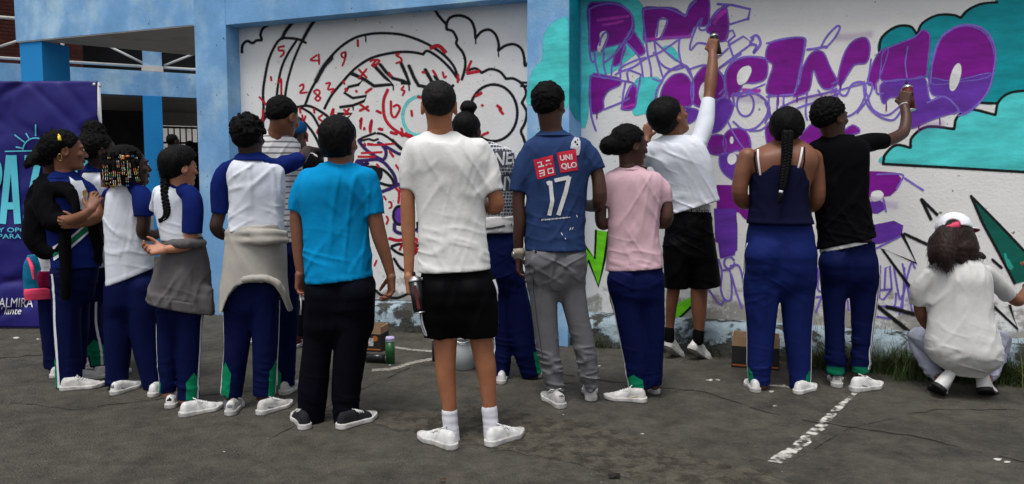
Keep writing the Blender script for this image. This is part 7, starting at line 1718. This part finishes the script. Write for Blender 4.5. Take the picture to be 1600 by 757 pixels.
# ================================================================== crouching painter
P = Person('crouching person with long hair under a white cap, painting low on the wall', (1500, 620), 4.33)
P.head(1490, 368, 62, -5, -12, 4, neck=(1494, 408, .02), nr=14, dy=.05)
def ex(g, Q, h, ax):
    P.chain(g, [(1480, 372, 22, 0), (1476, 395, 18, -.04), (1478, 412, 10, -.06), (1480, 422, 4, -.06)], .03); P.chain(g, [(1500, 370, 22, .02), (1514, 388, 15, -.02), (1518, 402, 7, -.04), (1528, 398, 5, .0), (1537, 402, 2.5, .02)], .03); P.chain(g, [(1462, 378, 12, .02), (1458, 398, 9, 0), (1455, 412, 3, 0)], .02); P.chain(g, [(1500, 390, 16, -.03), (1502, 410, 6, -.05), (1504, 416, 2, -.05)], .03)
hr = hair_cap(P, M['hair_brown'], .0, None, 0, back=-.02, lumps=(((.016, .016, .16), .0045, 'crease'), ((.05, .05, .12), .004, 'soft'), ((.008, .008, .09), .0025, 'crease')), fz=0, extra=ex)
fuzz(P.root, 'loose_hairs', hr, M['hair_brown'], 1500, .05, .0012, 5, .3, .8, along=np.array([0, 0, -.8]), zmax=zrow(P, 368))
h, ax, Q = P.hd['h'], P.hd['ax'], P.hP
g = Field(.005); g.ell(Q(0, -.03, .22), ax, np.array([.45, .54, .42]) * h); g.plane(Q(0, -.1, .16), -ax[2] - ax[1] * .1)
g.ell(Q(-.05, -.54, .20), ax, np.array([.19, .22, .17]) * h, .01, 'sub'); g.noise((.1, .1, .1), .003, 'fbm', 2)
wcap = fabric('white_cap_cloth', (226, 228, 234), 1.0); cp = P.part('cap', g, wcap)
g = Field(.0045); g.ell(Q(.34, .30, .18), ax, np.array([.34, .42, .055]) * h); P.part('brim', g, wcap, cp); g = Field(.0045); g.ell(Q(.34, .30, .155), ax, np.array([.32, .40, .05]) * h); P.part('brim_lining', g, fabric('dark_red_lining', (120, 30, 40)), cp)
mb = MB(); mb.tube([Q(-.24, -.42, .12), Q(-.14, -.475, .15), Q(0, -.485, .19), Q(.10, -.475, .22)], .020, 8); mb.build('cap_strap', fabric('pink_strap', (208, 74, 104), 1.1), cp, True)
trs = [(398, 1474, 1516, .04), (404, 1464, 1526, .03), (413, 1450, 1540, .02), (430, 1443, 1550, .0), (455, 1446, 1552, -.01), (490, 1448, 1552, -.03), (520, 1445, 1562, -.05), (545, 1442, 1569, -.06), (562, 1448, 1567, -.06), (575, 1462, 1556, -.05), (583, 1482, 1540, -.05)]
P.rings(P.body, trs, .5, grow=-.022)
lgrey = fabric('light_grey_cotton', (196, 196, 194), 1.0)
tee = cloth(P, 't_shirt', trs, [[(1452, 430, 13, .03), (1439, 450, 14.5, .05), (1436, 474, 13, .08)], [(1538, 426, 13, .03), (1559, 444, 15, .08), (1577, 462, 14, .12)]], lgrey, .66, 1.0, 161, hemlip=False)
P.chain(P.body, [(1455, 436, 8, .04), (1438, 472, 10, .08), (1442, 498, 9.5, .12), (1458, 515, 8, .22), (1470, 510, 6.5, .3)], .02); P.hand((1470, 510, .3), (.7, .6, .1), (0, .6, -.7), -1, .4, .95, fore=(1458, 515, .22), wr_r=6.3 * P.k)
P.chain(P.body, [(1536, 434, 8, .04), (1577, 462, 10.4, .12), (1592, 470, 10, .15), (1606, 452, 8.5, .26), (1612, 436, 6.8, .32)], .02); P.hand((1612, 436, .32), (.0, .45, .9), (-.9, .3, 0), -1, .6, .98, fore=(1606, 452, .26), wr_r=6.8 * P.k)
mb = MB(); c0_ = P.p(1607, 449, .27); dr = nrm(P.p(1612, 436, .32) - c0_); u_ = nrm(np.cross(dr, P.F)); w_ = np.cross(dr, u_)
mb.tube([c0_ + (u_ * math.cos(a) + w_ * math.sin(a)) * 8.6 * P.k for a in np.linspace(0, 6.283, 19)], .004, 6, False); mb.build('bracelet', material('brown_cord', (.12, .07, .04), .8, .2, 30, .3, 100), P.bm if P.bm else P.root, True)
lgs = [[(1490, 560, 26, .02), (1440, 528, 19, .30), (1436, 540, 17, .32), (1455, 575, 14, .18), (1467, 590, 11, .08)], [(1525, 560, 26, .02), (1560, 530, 19, .32), (1562, 542, 17, .34), (1550, 578, 14, .18), (1543, 592, 11, .08)]]
legs_in(P, lgs); P.finish_body(SK['mid'])
lav = fabric('pale_blue_denim', (158, 160, 178), 1.0, .85, .14)
tr, L = pants(P, None, lgs, lav, 'jeans', .7, 1.2, 163)
tilt_shoe(P, (1466, 606), (1462, 619), -.10, .12, .29, mat=shoe_w, sole=sole_k, roll=-.55, high=1.5, ts=.018, w=1.12); tilt_shoe(P, (1538, 611), (1546, 622), -.10, .10, .29, mat=shoe_w, sole=sole_k, roll=.25, high=1.5, ts=.018, w=1.12)

# ================================================================== dim figures in the hall
def dim(label, foot, Y, hx, hy, H, w, mat, yaw, cap=None):
    P = Person(label, foot, Y, res=.012, group='dim figures in the hall')
    P.head(hx, hy, H, yaw, 0, 0, neck=(hx, hy + H * .62, 0), nr=H * .22, hres=.007)
    hair_cap(P, M['hair'], .02, -.25, .4, res=.007)
    zb = 2.2 * H
    trs = [(hy + H * .60, hx - w * .35, hx + w * .35), (hy + H * .75, hx - w * .85, hx + w * .85), (hy + H, hx - w, hx + w), (hy + H * 2, hx - w * .9, hx + w * .9), (hy + H * 3.3, hx - w * .9, hx + w * .9)]
    P.rings(P.body, trs, .5, grow=-.02); cloth(P, 't_shirt', trs, [[(hx + sg * w * .85, hy + H * .95, H * .2), (hx + sg * w * 1.05, hy + H * 1.7, H * .17)] for sg in (-1, 1)], mat, .6, 1, int(hx), res=.011)
    fy = foot[1]
    for sg in (-1, 1):
        P.chain(P.body, [(hx + sg * w * .85, hy + H, H * .15), (hx + sg * w * 1.1, hy + H * 2.2, H * .13), (hx + sg * w * 1.05, hy + H * 3.1, H * .1, .05)], .02); P.hand((hx + sg * w * 1.05, hy + H * 3.1, .05), (0, .1, -1), (-sg, .2, 0), -1 if sg < 0 else 1, .4, .95, h=.006)
    lgs = [[(hx + sg * w * .45, hy + H * 3.3, w * .45), (hx + sg * w * .45, fy - H * .3, w * .35)] for sg in (-1, 1)]
    legs_in(P, lgs); P.finish_body(SK['deep']); pants(P, [(hy + H * 3.1, hx - w * .92, hx + w * .92), (hy + H * 3.7, hx - w * .9, hx + w * .9)], lgs, black_c, 'trousers', .6, 1, int(hx), res=.012)
    for sg in (-1, 1):
        gp = P.p(hx + sg * w * .45, fy); gp[2] = 0.0; P.shoe(gp, gp + P.R * .05 * sg + P.F * .2, .25, canvas_k, sole_w, world=True)
    return P
gy = lambda Y: 290 + 1.25 * FPX / Y
dim('shadowy figure standing left of the barred gate, seen over the braided girl', (271, gy(13)), 13.0, 271, 221, 21, 20, black_c, 60)
dim('shadowy figure farther in the hall right against the gate bars', (297, gy(14.5)), 14.5, 297, 230, 18, 15, black_c, 0)
dim('shadowy figure at the right edge of the gate, beside the blue column', (306, gy(15.3)), 15.3, 309, 233, 18, 14, black_c, 20)
# ------------------------------------------------------------------ cans, boxes, bucket, backpack
m_steel = material('tin', (.55, .55, .55), .3, .1, 20, .05, 60, .5, metal=.9)
def spray_can(label, base, axis, body_m, r=.0325, hgt=.155, cap_m=None, group='spray cans', label_m=None):
    root = empty('spray_can', tuple(map(float, base))); tag(root, label, 'spray can', group)
    mb = MB(); mb.lathe(base, axis, [(r * .92, 0), (r, .003), (r, .006)], 22); mb.build('bottom_rim', m_steel, root, True)
    mb = MB(); mb.lathe(base, axis, [(r * .985, .005), (r * .985, hgt)], 22); mb.build('cylinder', body_m, root, True)
    mb = MB(); mb.lathe(base, axis, [(r * 1.02, hgt - .002), (r * 1.02, hgt + .004), (r * .85, hgt + .013), (r * .5, hgt + .021), (r * .42, hgt + .024)], 22); mb.build('shoulder', m_steel, root, True)
    if cap_m is not None:
        mb = MB(); mb.lathe(base, axis, [(r * .95, hgt + .004), (r * .96, hgt + .022), (r * .86, hgt + .032), (r * .3, hgt + .034)], 22); mb.build('cap', cap_m, root, True)
    else:
        mb = MB(); mb.lathe(base, axis, [(r * .26, hgt + .023), (r * .26, hgt + .040), (r * .18, hgt + .044)], 12); mb.build('nozzle', canvas_k, root, True)
    if label_m is not None:
        ax = Vector([float(q) for q in axis]).normalized(); mb = MB()
        u = ax.cross(Vector((0, 0, 1)) if abs(ax.z) < .9 else Vector((1, 0, 0))).normalized(); w = ax.cross(u); b = Vector([float(q) for q in base]); vs, fs = [], []
        for i in range(9):
            a = label_m[1] + i / 8 * label_m[2]
            for hq in (.02, hgt - .02): vs.append(b + ax * hq + (u * math.cos(a) + w * math.sin(a)) * (r + .0006))
        for i in range(8): fs.append((2 * i, 2 * i + 2, 2 * i + 3, 2 * i + 1))
        mb.add(vs, fs); mb.build('paper_label', label_m[0], root, True)
    return root
m_cblack = material('can_black', (.012, .012, .014), .28, .1, 20, 0, 50, .5); m_cred = material('can_dark_red', (.11, .012, .014), .28, .1, 20, 0, 50, .5); m_cgreen = material('can_green', (.012, .09, .02), .35, .3, 14, 0, 50, .5); m_lav = material('lavender_cap', lin((190, 180, 222)), .45, .05, 10, 0, 50)
m_pl = material('pale_label', (.5, .5, .5), .5, .5, 60, 0, 50)
palm, d_, n_, t_ = can_near
PN = [o for o in SC.objects if o.type == 'EMPTY' and o.get('label', '').startswith('short-haired')][0]
b_ = at(657, 489, 3.49); t2 = at(650, 448, 3.50); ax_ = nrm(t2 - b_)
spray_can('black spray can hanging in the left hand of the man in white t-shirt', b_, ax_, m_cblack, label_m=(m_cred, 2.9, .45))
for (palm, P_), col, lab, tl in ((can_high, m_cblack, 'black spray can in the raised hand of the boy in black shorts', .20), (can_red, m_cred, 'dark red spray can in the raised hand of the boy in black t-shirt', .22)):
    p0, d_, n_, t_ = palm
    ax_ = nrm(d_ * 1.0 - P_.R * tl + n_ * .05)
    spray_can(lab, p0 - ax_ * .115 + n_ * .010, ax_, col)
spray_can('upright green spray can with lavender cap on the asphalt', ground(610, 570), (0, 0, 1), m_cgreen, r=.033, hgt=.165, cap_m=m_lav, label_m=(m_pl, 5.2, .5))
lb = ground(572, 566) + np.array([0, 0, .034]); spray_can('black spray can lying on its side beside the green one', lb, nrm(ground(594, 567) - ground(572, 566)), m_cblack)
spray_can('spray can standing just behind the leg of the man in white t-shirt', ground(682, 566), (0, 0, 1), m_cblack, label_m=(m_pl, 3.0, 1.2))
m_kraft = material('kraft_cardboard', (.36, .235, .135), .9, .15, 9, .3, 50); m_boxk = material('printed_black_card', (.02, .018, .018), .6, .2, 9, .2, 50); m_orange = material('orange_print', (.45, .13, .03), .7, .2, 10, 0, 50)
def carton(label, base, w, dp, hh, lid, rz):
    root = empty('cardboard_box', tuple(map(float, base))); tag(root, label, 'box', 'cartons by the wall')
    x, y, z = base; co, si = math.cos(rz), math.sin(rz)
    def side(cx, cy, sx, sy, z0, z1, mat, nm):
        mb = MB(); mb.box((x + cx * co - cy * si, y + cx * si + cy * co, z + (z0 + z1) / 2), (sx, sy, z1 - z0), rz); mb.build(nm, mat, root)
    t = .006
    for nm, mat, z0, z1 in (('wall', m_boxk, 0, hh), ('upper_wall', m_kraft, hh + .0005, hh + lid)):
        side(0, -dp / 2, w, t, z0, z1, mat, nm); side(0, dp / 2, w, t, z0, z1, mat, nm); side(-w / 2 + t / 2, 0, t, dp - t, z0, z1, mat, nm); side(w / 2 - t / 2, 0, t, dp - t, z0, z1, mat, nm)
    side(0, 0, w - 2 * t, dp - 2 * t, .001, .006, m_kraft, 'floor')
    mb = MB(); c = Vector((x - (w * .1) * co + (dp / 2 + .004) * si, y - (w * .1) * si - (dp / 2 + .004) * co, z + hh * .55)); u = Vector((co, si, 0))
    mb.add([c - u * .02 + Vector((0, 0, -.03)), c + u * .02 + Vector((0, 0, -.03)), c + u * .02 + Vector((0, 0, .03)), c - u * .02 + Vector((0, 0, .03))], [(0, 1, 2, 3)]); mb.build('label', m_pl, root)
    mb = MB(); c = c + u * w * .25 + Vector((0, 0, hh * .2)); vs = [c + u * .022 * math.cos(a) + Vector((0, 0, .022 * math.sin(a))) for a in np.linspace(0, 6.283, 13)[:-1]]; mb.add(vs, [tuple(range(12))]); mb.build('emblem', m_orange, root)
    mb = MB(); c = Vector((x + (dp / 2 + .0045) * si, y - (dp / 2 + .0045) * co, z + .02)); mb.add([c - u * w * .48 + Vector((0, 0, -.006)), c + u * w * .48 + Vector((0, 0, -.006)), c + u * w * .48 + Vector((0, 0, .004)), c - u * w * .48 + Vector((0, 0, .004))], [(0, 1, 2, 3)]); mb.build('orange_line', m_orange, root)
bx = ground(588, 550); carton('small black carton with a torn kraft rim beside the lying spray can', bx + np.array([-.01, .08, 0]), .13, .16, .135, .055, -.2)
bx = ground(1187, 577); carton('wider black and kraft carton at the foot of the wall behind the tank-top woman', bx + np.array([0, .09, 0]), .31, .18, .15, .07, -.34)
# bucket
bk = ground(724, 575); root = empty('paint_bucket', tuple(map(float, bk))); tag(root, 'white plastic paint bucket behind the legs of the man in white t-shirt', 'bucket', 'stacked paint buckets')
m_pail = material('pail_plastic', (.42, .45, .46), .35, .08, 6, .05, 40, .4)
mb = MB(); mb.lathe(bk, (0, 0, 1), [(.078, 0), (.084, .004), (.096, .21)], 32); mb.build('pail_wall', m_pail, root, True)
mb = MB(); mb.lathe(bk + np.array([0, 0, .21]), (0, 0, 1), [(.099, 0), (.104, .004), (.104, .022), (.099, .026)], 32); mb.build('rim', m_pail, root, True)
b2 = empty('paint_bucket', tuple(map(float, bk + np.array([0, 0, .236])))); tag(b2, 'ribbed white bucket stacked in the lower paint bucket', 'bucket', 'stacked paint buckets')
mb = MB(); q = .0; pr = []
for i in range(5): pr += [(.094, q), (.100, q + .004), (.100, q + .016), (.094, q + .020)]; q += .024
mb.lathe(bk + np.array([0, 0, .236]), (0, 0, 1), pr, 32); mb.build('ribbed_wall', m_pail, b2, True)
mb = MB(); mb.tube([bk + np.array([.1 * math.cos(a), -.1 * math.sin(a) - .004, .236 + .05 - .09 * math.sin(a)]) for a in np.linspace(0, math.pi, 12)], .003, 6); mb.build('handle', m_steel, b2, True)
bt = bk + np.array([-.02, .0, .357]); root = empty('bottle', tuple(map(float, bt))); tag(root, 'pale plastic bottle standing on the bucket, its neck showing between the shorts', 'bottle')
m_bot = material('cloudy_plastic', (.62, .64, .64), .25, .05, 6, 0, 40, .5)
mb = MB(); mb.lathe(bt, (0, 0, 1), [(.03, 0), (.033, .004), (.033, .045), (.026, .065), (.014, .085), (.012, .10)], 20); mb.build('flask', m_bot, root, True)
mb = MB(); mb.lathe(bt + np.array([0, 0, .10]), (0, 0, 1), [(.0145, 0), (.0145, .016), (.012, .018)], 16); mb.build('cap', shoe_w, root, True)
# backpack worn by the hidden student
P = BACKP; root = empty('backpack', tuple(map(float, P.p(62, 466)))); tag(root, 'teal and pink backpack behind the girl in black jacket', 'backpack')
def bp(name, rows, ratio, mat, dy=0, parent=None, h=.007):
    f = Field(h); P.rings(f, [(r[0], r[1], r[2], dy) for r in rows], ratio, e=2.6); f.noise((.06, .06, .06), .003, 'fbm', len(name)); return field_obj(name, f, mat, parent or root)
teal_b = fabric('teal_nylon', (22, 104, 138), 1.15, .6); pink_b = fabric('pink_nylon', (226, 74, 108), 1.1, .6)
bd_ = bp('main_bag', [(398, 44, 78), (410, 38, 84), (430, 35, 86), (455, 37, 84), (468, 42, 80)], .5, teal_b, -.05)
bp('base', [(450, 38, 86), (458, 37, 87), (468, 40, 84)], .55, pink_b, -.055, bd_); bp('front_pocket', [(424, 60, 82), (432, 58, 84), (442, 58, 84), (450, 61, 80)], .3, fabric('wine_nylon', (128, 20, 56), 1.1, .6), -.13, bd_)
f = Field(.005); P.chain(f, [(44, 404, 2, -.10), (50, 418, 3, -.16), (53, 436, 2, -.17)], .01); field_obj('zip_panel', f, pink_b, bd_)
f = Field(.006); P.chain(f, [(60, 400, 3.5, -.06), (56, 360, 3.5, -.10), (58, 310, 3.5, -.08), (68, 292, 3.5, 0)], .01); field_obj('strap', f, teal_b, bd_)
# grass at the foot of the wall
rgr = random.Random(12); V, Fc = [], []
def blade(base, hgt, lean, w):
    az = rgr.uniform(0, 6.283); side = np.array([math.cos(az), math.sin(az), 0]); out = np.array([-math.sin(az), math.cos(az), 0]) * lean; pr = None
    for i in range(4):
        t = i / 3; c = base + np.array([0, 0, hgt * (t - .25 * lean * t * t)]) + out * hgt * t * t; ww = w * (1 - t * .9); k = len(V)
        V.append(c - side * ww); V.append(c + side * ww)
        if pr is not None: Fc.append((pr, pr + 1, k + 1, k))
        pr = k
sA, sB = s_at(1240, .27, 560), s_at(1640, .27, 580)
for cl_ in range(230):
    s = rgr.uniform(sA, sB); tt = .28 + abs(rgr.gauss(0, .10)); big = rgr.uniform(.5, 1.2) * (1.0 if s > s_at(1290, .27) else .6)
    for i in range(rgr.randint(18, 34)):
        b_ = WP(s + rgr.gauss(0, .035), tt + rgr.gauss(0, .03), 0); blade(b_, rgr.uniform(.06, .26) * big, rgr.uniform(.2, 1.3), rgr.uniform(.0015, .0035))
for cx_, n_ in ((912, 60), (938, 30), (1030, 25), (1110, 20)):
    for i in range(n_): blade(WP(s_at(cx_, .29, 550) + rgr.gauss(0, .06), .30 + abs(rgr.gauss(0, .02)), 0), rgr.uniform(.04, .2), rgr.uniform(.3, 1.4), .003)
for i in range(80): blade(WP(rgr.uniform(sA, sB), .10 + rgr.uniform(0, .12), .205), rgr.uniform(.05, .2), rgr.uniform(.2, 1.0), .0018)
Vg, Fg2 = list(V), list(Fc); V, Fc = [], []
for i in range(420): blade(WP(rgr.uniform(sA, sB), .28 + abs(rgr.gauss(0, .10)), 0), rgr.uniform(.08, .36), rgr.uniform(.2, 1.5), rgr.uniform(.0010, .0024))
tag(mesh_obj('dry_grass', V, Fc, material('dry_grass_blade', (.15, .135, .05), .8, .4, 3.0, 0, 50)), kind='stuff'); V, Fc = Vg, Fg2
gm = material('grass_blade', (.040, .066, .018), .7, .5, 3.0, 0, 50)
gr = mesh_obj('grass', V, Fc, gm); tag(gr, kind='stuff')
# litter
def leafbit(px, py, r, col, label):
    c = ground(px, py, .006); n = 9; V = [c + np.array([r * math.cos(6.283 * i / n) * (1 + .3 * (i % 2)), r * .7 * math.sin(6.283 * i / n), .006 * ((i * 5) % 3)]) for i in range(n)] + [c + np.array([0, 0, .014])]
    o = mesh_obj('dry_leaf', V, [(i, (i + 1) % n, n) for i in range(n)], col, None, False, c); tag(o, label, 'leaf', 'dead leaves on the ground')
leafbit(960, 745, .026, m_crack, 'dark curled dead leaf on the asphalt at the bottom edge'); leafbit(692, 752, .012, material('leaf_brown', (.08, .04, .02), .9, .2, 30, 0, 40), 'small brown leaf scrap at the bottom edge near the middle')
